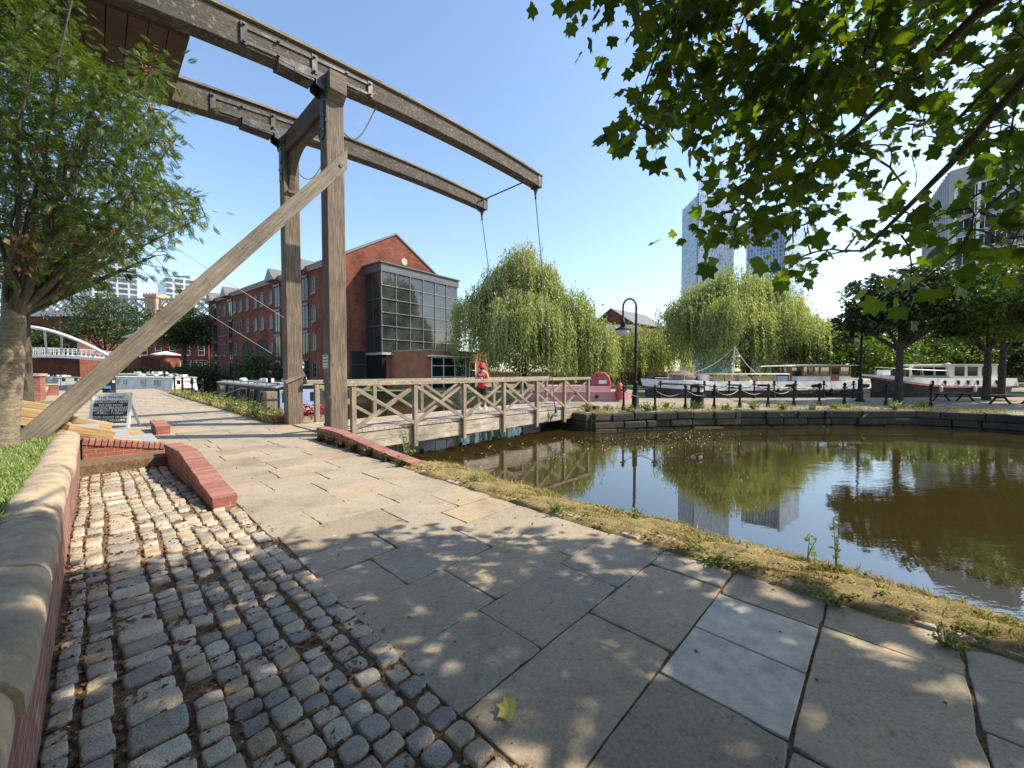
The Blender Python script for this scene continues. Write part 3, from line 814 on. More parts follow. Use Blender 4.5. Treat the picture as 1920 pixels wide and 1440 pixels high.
    m = MB()
    for i in range(12): m.bx(4.5+i*.9, 4.64+i*.9, 9.72, 11.8, -.56, -.42)
    m.build('cross_bearer', M['oak_dark'], r, o)
    # railings, posts, crosses
    A0, S = 4.41, 1.765
    for k, bq in enumerate((9.60, 11.94)):
        s = -1 if k == 0 else 1
        m = MB(); m.beam((3.98 if k == 0 else 4.12, bq+s*.0, 1.175), (15.12, bq, 1.165), .16, .115); m.build('handrail', M['rail_top'], r, o, bevel=.012)
        for i in range(7):
            a = A0+S*i; m = MB(); m.beam((a, bq, -.62), (a, bq, 1.115), .12, .12, up=(1,0,0)); m.build('railing_post', M['rail'], r, o, bevel=.008)
            if i < 6:
                for z0, z1, dy in ((.05, 1.05, .028), (1.05, .05, -.028)):
                    m = MB(); m.beam((a+.06, bq+dy, z0), (a+S-.06, bq+dy, z1), .05, .095); m.build('cross_brace', M['rail'], r, o, bevel=.006)
    # landing stage under the near end
    for q in ((3.63, 4.2, 9.1, 12.4, -1.6, -.32), (15.0, 15.3, 9.2, 12.3, -1.6, -.05)):
        m = MB(); m.bx(*q); m.build('abutment', M['quay_stone'], r, o)
drawbridge()

def post_sign():
    r = fthing('notice_sign', 'small green notice plate fixed to the side of the near bridge post', 'sign', BA-.215, BN, 1.6)
    m = MB(); m.bx(BA-.222, BA-.204, BN-.15, BN+.15, 1.55, 1.86); m.build('plate', M['sign_green'], r, FO(r))
    m = MB(); rnd = random.Random(6)
    m.bx(BA-.226, BA-.2225, BN-.145, BN+.145, 1.555, 1.565); m.bx(BA-.226, BA-.2225, BN-.145, BN+.145, 1.845, 1.855)
    m.bx(BA-.226, BA-.2225, BN-.145, BN-.135, 1.566, 1.844); m.bx(BA-.226, BA-.2225, BN+.135, BN+.145, 1.566, 1.844)
    for z in (1.79, 1.72, 1.65, 1.60):
        y = BN+.11
        while y > BN-.10:
            L = rnd.uniform(.02, .05); m.bx(BA-.226, BA-.2225, y-L, y, z-.018, z+.018); y -= L+.02
    m.build('white_marking', M['chalk'], r, FO(r))
M['sign_green'] = m_plain('sign_green', (.03,.13,.05), .5, .1, 4, 0)
post_sign()

def stub_post():
    r = fthing('mooring_post', 'short square weathered timber stub post by the dark brick kerb', 'mooring post', 3.72, 13.75)
    m = MB(); m.beam((3.72, 13.75, -.3), (3.72, 13.75, .86), .30, .30, up=(1,0,0)); m.build('post', M['rail'], r, FO(r), bevel=.02)
    m = MB(); m.bx(3.55, 3.89, 13.58, 13.92, .60, .64); m.build('iron_band', M['iron'], r, FO(r))
stub_post()
# ------------------------------------------------------------------ warehouse on the far bank
def arch_poly(w, h, n=8, z0=0.0, x0=0.0):
    r = w/2; P = [(x0-r, z0), (x0+r, z0)]
    for i in range(n+1):
        t = PI*i/n; P.append((x0+r*math.cos(t), z0+h-r+r*math.sin(t)))
    return P
def ring_prism(mb, outer, inner, axis, lo, hi):
    def P(p, t): return (t, p[0], p[1]) if axis == 'x' else (p[0], t, p[1])
    n = len(outer); vs = [P(p, lo) for p in outer] + [P(p, lo) for p in inner] + [P(p, hi) for p in outer] + [P(p, hi) for p in inner]
    fs = []
    for i in range(n):
        j = (i+1) % n
        fs += [(i, j, n+j, n+i), (2*n+i, 2*n+j, 3*n+j, 3*n+i), (i, j, 2*n+j, 2*n+i), (n+i, n+j, 3*n+j, 3*n+i)]
    mb.add(vs, fs)
def warehouse():
    RZ = math.atan2(.786, .619)
    r = thing('brick_warehouse', 'long red brick canal warehouse with arched windows and a glass box on its gable', 'warehouse', (-17.2, 40.0, 0), RZ)
    W, LN, E, A = 13.3, 42.0, 12.9, 16.75
    m = MB(); m.prism([(0,-1.7), (W,-1.7), (W,E), (W/2,A), (0,E)], 'y', 0, LN); m.build('wall', M['brick_far'], r)
    sl = math.atan2(A-E, W/2); m = MB()
    for s in (-1, 1):
        P = [(W/2, A+.02), (W/2, A+.22), (W/2+s*(W/2+.45), E-.26+.22), (W/2+s*(W/2+.45), E-.26+.02)]
        m.prism(P, 'y', -.12, LN+.12)
    m.build('roof', M['slate'], r)
    m = MB(); m.bx(-.28, -.003, 3.0, LN, E-.52, E-.34); m.bx(-.40, -.29, 0.3, LN, E-.36, E-.22); m.build('cornice', M['stone'], r)
    # side wall (x = 0 face, normal -x): windows
    rows = [.75, 3.85, 6.9, 9.95]
    cols = [5.5, 10.4, 12.4, 16.8, 19.6, 21.8, 24.7, 27.3, 29.7, 34.1, 36.4, 40.6]
    def window(y, z, w=.95, h=1.75):
        m = MB(); m.prism(arch_poly(w, h, 8, z, y), 'x', -.03, .05); g = m.build('window', M['glass'], r)
        f = MB(); ring_prism(f, arch_poly(w+.02, h+.01, 8, z-.005, y), arch_poly(w-.16, h-.16, 8, z+.08, y), 'x', -.07, .0)
        f.bx(-.06, -.032, y-.025, y+.025, z+.1, z+h-.12)
        for q in (.32, .62): f.bx(-.055, -.033, y-w/2+.08, y-.026, z+h*q, z+h*q+.045); f.bx(-.055, -.033, y+.026, y+w/2-.08, z+h*q, z+h*q+.045)
        f.build('frame', M['winframe'], g)
        s = MB(); s.bx(-.14, -.002, y-w/2-.12, y+w/2+.12, z-.16, z-.01); s.build('sill', M['lead'], g)
    for j, z in enumerate(rows):
        for y in cols:
            if j < 2 and 17.4 < y < 28.2: continue
            window(y, z)
    for y in (7.6, 14.9, 31.5, 38.5):
        m = MB()
        for j, z in enumerate((0.0, 3.15, 6.2, 9.25)): m.bx(-.04, .04, y-.75, y+.75, z+.1, z+2.55)
        bay = m.build('loading_bay', M['glass'], r)
        f = MB()
        for j, z in enumerate((0.0, 3.15, 6.2, 9.25)):
            f.bx(-.08, -.003, y-.82, y-.751, z+.1, z+2.55); f.bx(-.08, -.003, y+.751, y+.82, z+.1, z+2.55); f.bx(-.07, -.042, y-.03, y+.03, z+.1, z+2.55); f.bx(-.07, -.042, y-.75, y+.75, z+1.0, z+1.07)
            f.bx(-.16, -.003, y-.9, y+.9, z+2.56, z+2.85)
        f.build('bay_frame', M['darkframe'], bay)
        h = MB(); h.bx(-1.0, .0, y-1.25, y+1.25, E-.50, E-.30)
        h.add([(-1.0,y-1.25,E-.3), (-1.0,y+1.25,E-.3), (-1.0,y,E+1.0), (1.6,y-1.25,E-.3), (1.6,y+1.25,E-.3), (1.6,y,E+1.0)], [(0,1,2), (3,5,4), (0,2,5,3), (1,4,5,2), (0,3,4,1)])
        h.build('loading_hood', M['lead'], bay)
    for y in (20.2, 25.3):
        m = MB(); m.prism(arch_poly(3.7, 7.1, 14, -1.5, y), 'x', -.02, .06); ar = m.build('canal_arch', M['dark_void'], r)
        f = MB(); ring_prism(f, arch_poly(4.3, 7.4, 14, -1.5, y), arch_poly(3.7, 7.1, 14, -1.5, y), 'x', -.06, .0); f.build('arch_ring', M['brick_far'], ar)
        f = MB()
        for k in range(5): f.bx(-.05, -.022, y-1.4+k*.7-.03, y-1.4+k*.7+.03, 1.5, 4.6)
        f.bx(-.05, -.022, y-1.8, y+1.8, 1.45, 1.6); f.build('arch_screen', M['darkframe'], ar)
    m = MB(); m.bx(-.9, -.001, 22.4, 23.2, -1.7, 2.2); m.bx(-.7, -.002, 27.4, 28.4, -1.7, 2.4); m.build('arch_pier', M['quay_stone'], r)
    # gable end (y = 0 face, normal -y)
    m = MB(); m.tube([(W/2+1.1, -.06, 14.0), (W/2+1.1, .02, 14.0)], .42, 14); m.build('roundel', M['stone'], r)
    m = MB(); m.bx(1.0, 2.55, -.05, .03, -.3, 3.5); d = m.build('doorway', M['dark_void'], r)
    m = MB(); m.bx(.95, 1.02, -.12, -.002, -.3, 3.52); m.bx(2.53, 2.6, -.12, -.002, -.3, 3.52); m.bx(1.0, 2.55, -.12, -.052, 3.5, 3.6); m.bx(1.0, 2.55, -.09, -.052, 2.1, 2.2); m.build('door_frame', M['darkframe'], d)
    # glass box
    X0, X1, Y0, ZB, ZT = 2.75, 13.25, -3.0, 3.35, 11.55
    m = MB(); m.bx(X0+.05, X1-.05, Y0+.08, -.002, ZB+.05, ZT); gb = m.build('glass_box', M['curtain'], r)
    m = MB(); m.bx(X0-.12, X1+.12, Y0-.12, -.003, ZT+.01, ZT+.80); m.bx(X0-.28, X1+.28, Y0-.28, -.004, ZT+.81, ZT+.93); m.build('fascia', M['fascia'], gb)
    m = MB(); nx = 6
    for i in range(nx+1):
        x = X0 + (X1-X0)*i/nx; m.bx(x-.022, x+.022, Y0-.0, Y0+.075, ZB, ZT)
    for j in range(7):
        z = ZB + (ZT-ZB)*j/6
        m.bx(X0, X1, Y0-.045, Y0-.003, z-.022, z+.022)
        for i in range(nx+1): x = X0 + (X1-X0)*i/nx; m.bx(x-.07, x+.07, Y0-.10, Y0-.047, z-.06, z+.06)
    m.build('mullion', M['mullion'], gb)
    m = MB()
    for j in range(4): z = ZB + (ZT-ZB)*j/3; m.bx(X0-.03, X0+.045, Y0+.1, -.01, z-.09, z+.09)
    for k in range(3): y = Y0+.15+k*1.35; m.bx(X0-.02, X0+.044, y, y+.09, ZB+.1, ZT)
    m.build('side_frame', M['darkframe'], gb)
    m = MB(); m.bx(X0-.1, X1+.1, Y0-.1, -.01, ZB-.22, ZB-.005); m.build('soffit', M['zinc'], gb)
    m = MB(); m.bx(3.3, X1-.1, -2.5, -.003, -.6, ZB-.23); m.build('ground_storey', M['brick_far2'], r)
    m = MB(); m.bx(X0+.05, 3.29, -2.85, -.004, -.6, ZB-.24); m.build('shopfront', M['glass'], r)
    # low brick extension in front
    m = MB(); m.bx(3.95, 13.2, -8.2, -2.52, -.9, 3.45); ex = m.build('extension', M['brick_far2'], r)
    m = MB(); m.bx(3.90, 13.25, -8.25, -2.5, 3.452, 3.56); m.build('parapet_coping', M['stone'], ex)
    m = MB(); m.bx(4.7, 9.3, -8.26, -8.1, -.2, 2.75); w = m.build('shop_window', M['glass'], r)
    m = MB()
    for x in (4.66, 6.2, 7.75, 9.3): m.bx(x-.05, x+.05, -8.34, -8.262, -.2, 2.85)
    for z in (.85, 1.95, 2.75): m.bx(4.72, 9.25, -8.32, -8.263, z, z+.08)
    m.bx(4.2, 9.6, -8.9, -8.21, 2.86, 3.0); m.build('window_frame', M['white'], w)
    m = MB(); m.bx(9.9, 10.75, -8.27, -8.15, -.2, 2.4); d = m.build('door', M['glass'], r)
    m = MB()
    for x in (9.86, 10.79): m.bx(x-.05, x+.05, -8.34, -8.272, -.2, 2.45)
    for z in (.7, 1.5, 2.4): m.bx(9.9, 10.75, -8.33, -8.273, z, z+.08)
    m.build('door_frame', M['white'], d)
M['winframe'] = m_plain('window_frame', (.13,.13,.13), .5, .1, 4, 0)
M['darkframe'] = m_plain('dark_frame', (.05,.055,.06), .45, .2, 4, 0)
M['lead'] = m_plain('lead_hood', (.12,.12,.122), .5, .15, 2, .05)
M['dark_void'] = m_plain('dark_void', (.012,.012,.013), .8, .3, 2, 0)
M['fascia'] = m_plain('grey_fascia', (.075,.08,.085), .45, .15, 2, .05)
M['mullion'] = m_plain('mullion_metal', (.23,.25,.26), .4, .1, 4, 0, metal=.3)
def mat_curtain():
    t = NT('curtain_glass'); v = t.coord('Object', (.57, .4, .73))
    c = t.ramp(t.noise(t.coord('Object', (.4,.4,.5)), 1.2, 4, .6), [(.35, (.012,.016,.017)), (.7, (.05,.055,.05))])
    nr = t.bump(t.noise(t.coord('Object'), .35, 1), .05, .1)
    return t.done(t.bsdf(c, .03, nr, IOR=1.75))
M['curtain'] = mat_curtain()
warehouse()

# ------------------------------------------------------------------ distant buildings
def facade(name, glass, frame, line, cw, ch, mw, rough=.25, var=.35):
    """grid of panes as a procedural pattern on a big far facade (uv in metres)"""
    t = NT(name); uv = t.coord('UV'); b = t.n('ShaderNodeTexBrick'); b.offset = 0.0; b.squash = 1.0
    t.l(uv, b.inputs['Vector'])
    lo = tuple(c*(1-var) for c in glass); hi = tuple(c*(1+var) for c in glass)
    for k, v in (('Color1', lo), ('Color2', hi), ('Mortar', frame)): b.inputs[k].default_value = tuple(v)+(1,)
    b.inputs['Scale'].default_value = 1; b.inputs['Mortar Size'].default_value = mw; b.inputs['Brick Width'].default_value = cw; b.inputs['Row Height'].default_value = ch; b.inputs['Mortar Smooth'].default_value = .1
    big = t.ramp(t.noise(uv, .03, 3), [(.3, (.82,.82,.82)), (.7, (1.1,1.1,1.1))])
    c = t.mix(1.0, b.outputs['Color'], big, 'MULTIPLY')
    # vertical fins
    w = t.n('ShaderNodeTexWave'); w.bands_direction = 'X'; w.inputs['Scale'].default_value = .31/ (cw*2) * 2; t.l(uv, w.inputs['Vector'])
    c = t.mix(.5, c, t.ramp(w.outputs['Fac'], [(.75, (1,1,1)), (.9, line)]), 'MULTIPLY')
    return t.done(t.bsdf(c, rough))
M['tower_a'] = facade('tower_glass_left', (.17,.235,.33), (.30,.37,.46), (.55,.6,.68), 2.4, 3.4, .25)
M['tower_b'] = facade('tower_hazy_glass_mid', (.27,.36,.47), (.42,.50,.60), (.62,.68,.76), 1.8, 3.3, .35, var=.6)  # distance haze put into the pale blue pane and frame colours
M['tower_c'] = facade('tower_hazy_glass_right', (.15,.23,.36), (.38,.46,.58), (.5,.58,.70), 2.2, 3.3, .30, var=.55)  # colours lightened and blued to stand for hazy air
M['tower_d'] = facade('tower_left_glass', (.10,.13,.17), (.50,.53,.56), (.8,.8,.8), 5.5, 3.4, .55)
M['louvre'] = m_plain('steel_louvre', (.33,.38,.45), .5, .1, .2, 0)
def box_tower(name, label, corner, dx, wx, dy, wy, z, mats, top=None):
    r = thing(name, label, 'tower', (corner[0], corner[1], 0))
    dx, dy = Vector(dx+(0,)).normalized(), Vector(dy+(0,)).normalized()
    P = [Vector((0,0,0)), dx*wx, dx*wx+dy*wy, dy*wy]
    m = MB(); m.prism([(p.x, p.y) for p in P], 'z', -.3, z); m.build('facade', mats, r)
    return r, dx, dy
# slender overhanging tower (left)
r, dx, dy = box_tower('glass_tower', 'tall slim blue glass tower with an open louvred crown', (162, 360), (.78, -.32), 1, (-.45, .9), 1, .1, M['tower_b'])
for c in list(r.children): bpy.data.objects.remove(c)
p = px(1305, 695, 350)-Vector((162,360,0)); q = px(1372, 695, 362)-Vector((162,360,0)); s = px(1275, 695, 385)-Vector((162,360,0))
def quad_tower(r, p, q, s, z0, z1, mat, nm):
    t = q + s - p; m = MB(); m.prism([(p.x,p.y), (q.x,q.y), (t.x,t.y), (s.x,s.y)], 'z', z0, z1); return m.build(nm, mat, r)
quad_tower(r, p, q, s, -.3, 155, M['tower_b'], 'facade')
fl = MB(); t_ = q+s-p
for (u_, v_) in ((p, s),): fl.beam((p.x-.8,p.y-.8,-.3), (p.x-.8,p.y-.8,155), 1.6, 1.2, up=(1,0,0))
fl.build('corner_fin', M['tower_c'], r)
lv = MB(); pz = p.lerp(q, .0); qz = q
for k in range(12): z = 156+k*1.35; lv.beam((pz.x,pz.y,z), (qz.x,qz.y,z-.0), .5, .35)
for k in range(6): c = pz.lerp(qz, k/5); lv.beam((c.x,c.y,154), (c.x,c.y,171.5), .45, .45, up=(1,0,0))
c = pz.lerp(qz, .08); lv.beam((c.x,c.y,154), (c.x,c.y,178), .45, .45, up=(1,0,0))
lv.build('louvre_crown', M['louvre'], r)
r = thing('glass_tower', 'dark blue striped glass tower to the right of the slim tower', 'tower', (190, 330, 0)); o0 = Vector((190,330,0))
quad_tower(r, px(1470,695,318)-o0, px(1504,695,345)-o0, px(1395,695,335)-o0, -.3, 126, M['tower_c'], 'facade')
quad_tower(r, px(1468,695,316)-o0, px(1476,695,319)-o0, px(1464,695,318)-o0, -.3, 127.5, M['tower_b'], 'corner_fin')
r = thing('office_block', 'small glass block with white fins at the foot of the striped tower', 'office block', (150, 280, 0)); o0 = Vector((150,280,0))
quad_tower(r, px(1398,695,270)-o0, px(1432,695,272)-o0, px(1390,695,290)-o0, -.3, 70, M['tower_c'], 'facade')
m = MB()
for k in range(3): c = px(1420+k*7,695,268)-o0; m.beam((c.x,c.y,-.3), (c.x,c.y,66-k*2), 1.0, 1.0, up=(1,0,0))
m.build('fin', M['white'], r)
for (u0, u1, us, Y, z, mt, lab) in ((175, 262, 120, 250, 70, 'tower_d', 'white framed glass tower behind the left tree and the lattice viaduct'), (316, 385, 300, 255, 62, 'tower_d', 'dark glass tower above the lattice viaduct left of the warehouse')):
    o0 = px((u0+u1)/2, 695, Y); o0.z = 0; r = thing('glass_tower', lab, 'tower', o0)
    quad_tower(r, px(u0,695,Y)-o0, px(u1,695,Y+12)-o0, px(us,695,Y+25)-o0, -.3, z, M[mt], 'facade')
    m = MB(); c = px((u0+u1)/2,695,Y+14)-o0; m.box((c.x, c.y, z+1.2), (14, 8, 2.4)); m.build('plant_room', M['louvre'], r)

def right_block():
    o0 = Vector((100, 88, 0))
    r = thing('apartment_block', 'large pale grey panelled apartment block behind the plane tree leaves', 'apartment block', o0)
    p, q, s = px(1768,695,84)-o0, px(1935,695,74)-o0, px(1722,695,104)-o0
    H = 43.0
    quad_tower(r, p, q, s, -.3, H, M['panel_grey'], 'wall')
    ex = (q-p); L = ex.length; ex = ex/L; nrm = Vector((ex.y, -ex.x, 0)); a = math.atan2(ex.y, ex.x)
    k = 0
    for j in range(11):
        for i in range(6):
            z = 3+j*3.35; c = p + ex*(2.2+i*(L-4)/5.3); w = 1.5 if (i+j) % 3 else 2.4
            m = MB(); m.box((c.x, c.y, z+1.1), (w, .3, 2.3), a); g = m.build('window', M['glass'], r)
            f = MB()
            cc = c + nrm*.16
            f.box((cc.x, cc.y, z-.12), (w+.5, .3, .16), a); f.box((cc.x, cc.y, z+2.32), (w+.3, .26, .12), a)
            f.box((cc.x, cc.y, z+1.1), (.09, .1, 2.2), a)
            f.build('window_frame', M['white'], g)
    m = MB()
    for j in range(4): c = p+ex*L/2+nrm*.12; m.box((c.x, c.y, 6.1+j*10.05), (L, .3, .3), a)
    for i in range(4): c = p+ex*(1.0+i*(L-2)/3)+nrm*.14; m.box((c.x, c.y, 20), (.45, .34, 40), a)
    m.build('band_course', M['white'], r)
    es = s-p; Ls = es.length; es = es/Ls; ns = Vector((-es.y, es.x, 0)); m = MB()
    for i in range(14): c = p+es*(Ls*(i+.5)/14)+ns*.1; m.box((c.x, c.y, H/2), (.35, .3, H), math.atan2(es.y, es.x))
    m.build('side_fin', M['louvre'], r)
M['panel_grey'] = m_plain('grey_panel', (.40,.385,.37), .7, .12, .12, .03)
right_block()

def brick_mill():
    p, q = px(1184,695,92), px(1246,695,104); p.z = q.z = 0
    d = (q-p); L = d.length; r = thing('brick_mill', 'low red brick mill with slate roof seen between the two willows', 'mill', p, math.atan2(d.y, d.x))
    H = 12.6; D = 11.0
    m = MB(); m.prism([(0,-.3), (D,-.3), (D,H), (D/2,H+3.6), (0,H)], 'x', 0, L); m.build('wall', M['brick_far'], r)
    m = MB()
    m.prism([(-.4,H-.22), (-.4,H+.0), (D/2,H+3.9), (D/2,H+3.62)], 'x', -.3, L+.3); m.prism([(D+.4,H-.22), (D+.4,H+.0), (D/2+.002,H+3.9), (D/2+.002,H+3.62)], 'x', -.3, L+.3); m.build('roof', M['slate'], r)
    for j in range(3):
        for i in range(6):
            x = 1.2+i*(L-2.4)/5; z = 2.6+j*3.4
            m = MB(); m.bx(x-.45, x+.45, -.05, .05, z, z+1.8); g = m.build('window', M['glass'], r)
            f = MB(); f.bx(x-.55, x+.55, -.14, -.002, z-.2, z-.01); f.bx(x-.03, x+.03, -.09, -.052, z, z+1.8); f.build('sill', M['stone'], g)
    o0 = px(1150, 695, 88); o0.z = 0
    r = thing('brick_shed', 'red brick shed with pitched roof left of the mill', 'shed', o0)
    m = MB(); m.prism([(-4,-.3), (4,-.3), (4,9.6), (0,11.4), (-4,9.6)], 'x', -7, 5); m.build('wall', M['brick_far'], r)
    m = MB(); m.prism([(-4.3,9.45), (0,11.42), (0,11.65), (-4.5,9.6)], 'x', -7.2, 5.2); m.prism([(4.3,9.45), (0,11.42), (0,11.65), (4.5,9.6)], 'x', -7.2, 5.2); m.build('roof', M['slate'], r)
brick_mill()

# ------------------------------------------------------------------ left background: viaduct, footbridge, brick pub, parasol
def viaduct():
    Y0 = 112
    o0 = Vector((-95, Y0, 0)); r = thing('railway_viaduct', 'grey lattice girder railway viaduct on a stone pier across the left background', 'viaduct', o0)
    m = MB(); x0, x1 = -75, 24
    for z in (15.4, 21.2): m.bx(x0, x1, -.3, .3, z, z+.55)
    for y in (-.45, .45):
        n = 34
        for i in range(-2, n):
            xa = x0 + (x1-x0)*i/n; xb = xa + (x1-x0)*2/n
            for A_, B_ in ((xa, xb), (xb, xa)):
                if min(A_, B_) < x0-.1 or max(A_, B_) > x1+.1: continue
                m.beam((A_, y*(1.0 if A_ < B_ else .8), 15.9), (B_, y*(1.0 if A_ < B_ else .8), 21.2), .30, .14, up=(0,1,0))
    m.build('lattice_girder', M['lattice'], r)
    m = MB(); m.bx(x0, x1, -.3, 9, 14.6, 15.3); m.build('deck', M['iron'], r)
    for xp in (-5.3, 38-20):
        m = MB(); m.bx(xp-1.6, xp+1.6, -1.2, 3, -.3, 21.8); m.bx(xp-1.9, xp+1.9, -1.5, 3.3, 14.2, 15.0)
        p_ = m.build('pier', M['sand_pier'], r)
        m = MB(); m.bx(xp-1.9, xp+1.9, -1.5, 3.3, 21.85, 22.4)
        for k in range(5): m.bx(xp-1.8+k*.8, xp-1.4+k*.8, -1.45, 3.2, 22.41, 23.0)
        for k in range(4): m.bx(xp-1.35+k*.8, xp-1.05+k*.8, -1.3, -1.21, 15.5, 21.4)
        m.build('cap', M['sand_pier'], p_)
M['lattice'] = m_plain('lattice_paint', (.30,.30,.30), .6, .15, .6, 0)
M['sand_pier'] = m_plain('pier_sandstone', (.42,.31,.22), .9, .25, .7, .2)
viaduct()

def footbridge():
    A_, B_ = Vector((-101, 72, 0)), Vector((-66, 69, 0))
    r = thing('arched_footbridge', 'white steel footbridge with a curved arch and slanted hangers', 'footbridge', (A_+B_)/2)
    o0 = (A_+B_)/2; A_, B_ = A_-o0, B_-o0; L = (B_-A_).length; d = (B_-A_)/L; pr = Vector((-d.y, d.x, 0))
    dz = lambda s: 3.0+1.1*math.sin(PI*s)
    m = MB(); n = 24
    for i in range(n):
        s, t = i/n, (i+1)/n
        m.beam(A_+d*L*s+Vector((0,0,dz(s))), A_+d*L*t+Vector((0,0,dz(t))), 3.0, .5)
    m.build('deck', M['white'], r)
    arch = lambda s: A_+d*L*s + Vector((0,0, 2.6+6.4*math.sin(PI*s)**.9)) - pr*(1.6+1.4*math.sin(PI*s))
    m = MB(); m.tube([arch(i/30) for i in range(31)], .26, 8); m.build('arch', M['white'], r)
    for i in range(3, 23):
        s = i/24; 
        if i % 2: continue
        m = MB(); m.beam(arch(min(.98, s+.055)), A_+d*L*s+Vector((0,0,dz(s)+.2))-pr*1.3, .32, .16, w2=.2); m.build('hanger', M['zinc'], r)
    m = MB()
    for y in (-1.4, 1.4):
        for h in (.55, .85, 1.15): m.tube([A_+d*L*(i/20)+Vector((0,0,dz(i/20)+.25+h))+pr*y for i in range(21)], .035, 4)
        for i in range(41): c = A_+d*L*(i/40)+pr*y; m.beam(c+Vector((0,0,dz(i/40)+.2)), c+Vector((0,0,dz(i/40)+1.4)), .06, .06, up=(1,0,0))
    m.build('railing', M['white'], r)
    m = MB()
    for c in (A_-d*2.5, B_+d*2.5): m.box((c.x, c.y, .9), (6, 7, 5.6), math.atan2(d.y, d.x))
    m.build('abutment', M['brick_far'], r)
footbridge()

def brick_building(name, label, u0, u1, Y, H, depth=10, rows=2, cols=5, roofh=2.2, r0=0):
    p, q = px(u0,695,Y), px(u1,695,Y); o0 = (p+q)/2; o0.z = 0; W = (q-p).length
    r = thing(name, label, 'building', o0)
    m = MB(); m.prism([(-W/2,-1), (W/2,-1), (W/2,H), (-W/2,H)], 'y', 0, depth); m.build('wall', M['brick_far'], r)
    m = MB(); m.prism([(-.3,H-.02), (depth+.3,H-.02), (depth/2,H+roofh)], 'x', -W/2-.2, W/2+.2); m.build('roof', M['slate'], r)
    for j in range(r0, rows):
        for i in range(cols):
            x = -W/2+W*(i+.5)/cols; z = 1.2+j*(H-1.2)/rows
            m = MB(); m.bx(x-.55, x+.55, -.04, .03, z, z+1.7); g = m.build('window', M['glass'], r)
            f = MB(); f.bx(x-.62, x+.62, -.12, -.003, z-.15, z-.01); f.bx(x-.62, x-.551, -.09, -.003, z, z+1.75); f.bx(x+.551, x+.62, -.09, -.003, z, z+1.75); f.bx(x-.55, x+.55, -.08, -.042, z+.8, z+.88); f.build('frame', M['white'], g)
    return r
brick_building('brick_building', 'long low brown brick building at the right edge behind the motor cruiser', 1770, 1990, 60, 4.6, rows=1, cols=7)
brick_building('brick_pub', 'red brick pub behind the terrace and the dark trees', 232, 392, 78, 8.0, rows=2, cols=6)
brick_building('brick_building', 'red brick building behind the white arched footbridge', 20, 150, 92, 14, rows=3, cols=5, r0=1)
def terrace():
    # dark retaining bank with railings, and parasols on the terrace
    r = thing('terrace_wall', 'dark stone terrace wall with pale railings on the far canal bank', 'wall', (-58, 71, 0))
    A_, B_ = Vector((-21, 6.5, 0)), Vector((7.5, -2.5, 0)); d = (B_-A_).normalized()
    m = MB(); m.beam(A_+Vector((0,0,.2)), B_+Vector((0,0,.2)), .8, 4.0); m.build('wall', M['quay_stone'], r)
    m = MB()
    n = 22
    for i in range(n+1): c = A_.lerp(B_, i/n); m.beam(c+Vector((0,0,2.2)), c+Vector((0,0,3.3)), .07, .07, up=(1,0,0))
    for z in (2.6, 2.95, 3.3): m.beam(A_+Vector((0,0,z)), B_+Vector((0,0,z)), .06, .06)
    m.build('railing', M['white'], r)
    land('terrace_floor', [(-84,80), (-79,78.2), (-50.5,69.2), (-45,74), (-45,90), (-84,95)], 2.15, M['quay_gravel'], -1.0)
    pr = thing('parasol', 'cream parasol open over the pub terrace', 'parasol', px(312, 688, 72) * 1.0)
    pr.location.z = 2.15
    m = MB(); m.tube([(0,0,0), (0,0,2.6)], .04, 6); m.lathe([(.3,0),(.3,.06)], (0,0,0), 10); m.build('pole', M['zinc'], pr)
    m = MB(); m.lathe([(2.1,2.15), (2.1,2.28), (1.0,2.62), (.02,2.86)], (0,0,0), 8, smooth=False); m.build('canopy', M['white'], pr)
terrace()
# ------------------------------------------------------------------ boats
def hull_mb(L, W, z0, ztop, bow=2.0, stern=1.2, sheer=.25, flare=.12, n=28, sternw=.7, zlo=None):
    """closed hull from x=0 (bow) to x=L (stern); returns MB between z0 and the sheer line"""
    m = MB(); R_ = []
    for i in range(n+1):
        x = L*i/n
        w = 1.0
        if x < bow: w = math.sin(PI/2*min(1, (x/bow)))**.62
        if x > L-stern: w = sternw + (1-sternw)*math.cos(PI/2*(x-(L-stern))/stern)
        w = max(w, .03)*W/2
        s = ztop + sheer*(max(0, 1-x/(bow*1.6))**2) + sheer*.4*max(0, 1-(L-x)/(stern*2))**2
        R_.append((x, w, s))
    vs = []; k = 5
    for x, w, s in R_:
        rake = (1 if x < L/2 else 0)
        vs += [(x + .25*rake*max(0, 1-x/bow), -w*(1-flare), z0), (x, -w, s), (x, w, s), (x + .25*rake*max(0, 1-x/bow), w*(1-flare), z0)]
    fs = []
    for i in range(n):
        for a in range(3): fs.append((i*4+a, i*4+a+1, i*4+4+a+1, i*4+4+a))
        fs.append((i*4+3, i*4, i*4+4, i*4+7))
    fs += [(0,3,2,1), (n*4, n*4+1, n*4+2, n*4+3)]
    m.add(vs, fs); return m
M['navy'] = m_plain('navy_hull', (.015,.02,.035), .35, .2, 2, .02)
M['black_hull'] = m_plain('black_hull', (.016,.016,.017), .4, .3, 2, .03, dirt=(.05,.045,.04))
M['grey_cabin'] = m_plain('grey_cabin', (.055,.044,.038), .85, .3, 2, .08, dirt=(.035,.03,.028))
M['white_dirty'] = m_plain('dirty_white', (.60,.58,.53), .5, .15, 2, .04, dirt=(.40,.36,.30))
M['turquoise'] = m_plain('turquoise_paint', (.04,.34,.44), .4, .15, 2, .02)
M['blue_door'] = m_plain('pale_blue_paint', (.22,.30,.47), .5, .15, 3, .02)
M['pink'] = m_plain('faded_pink', (.42,.19,.20), .6, .15, 2.5, .05, dirt=(.42,.24,.24))
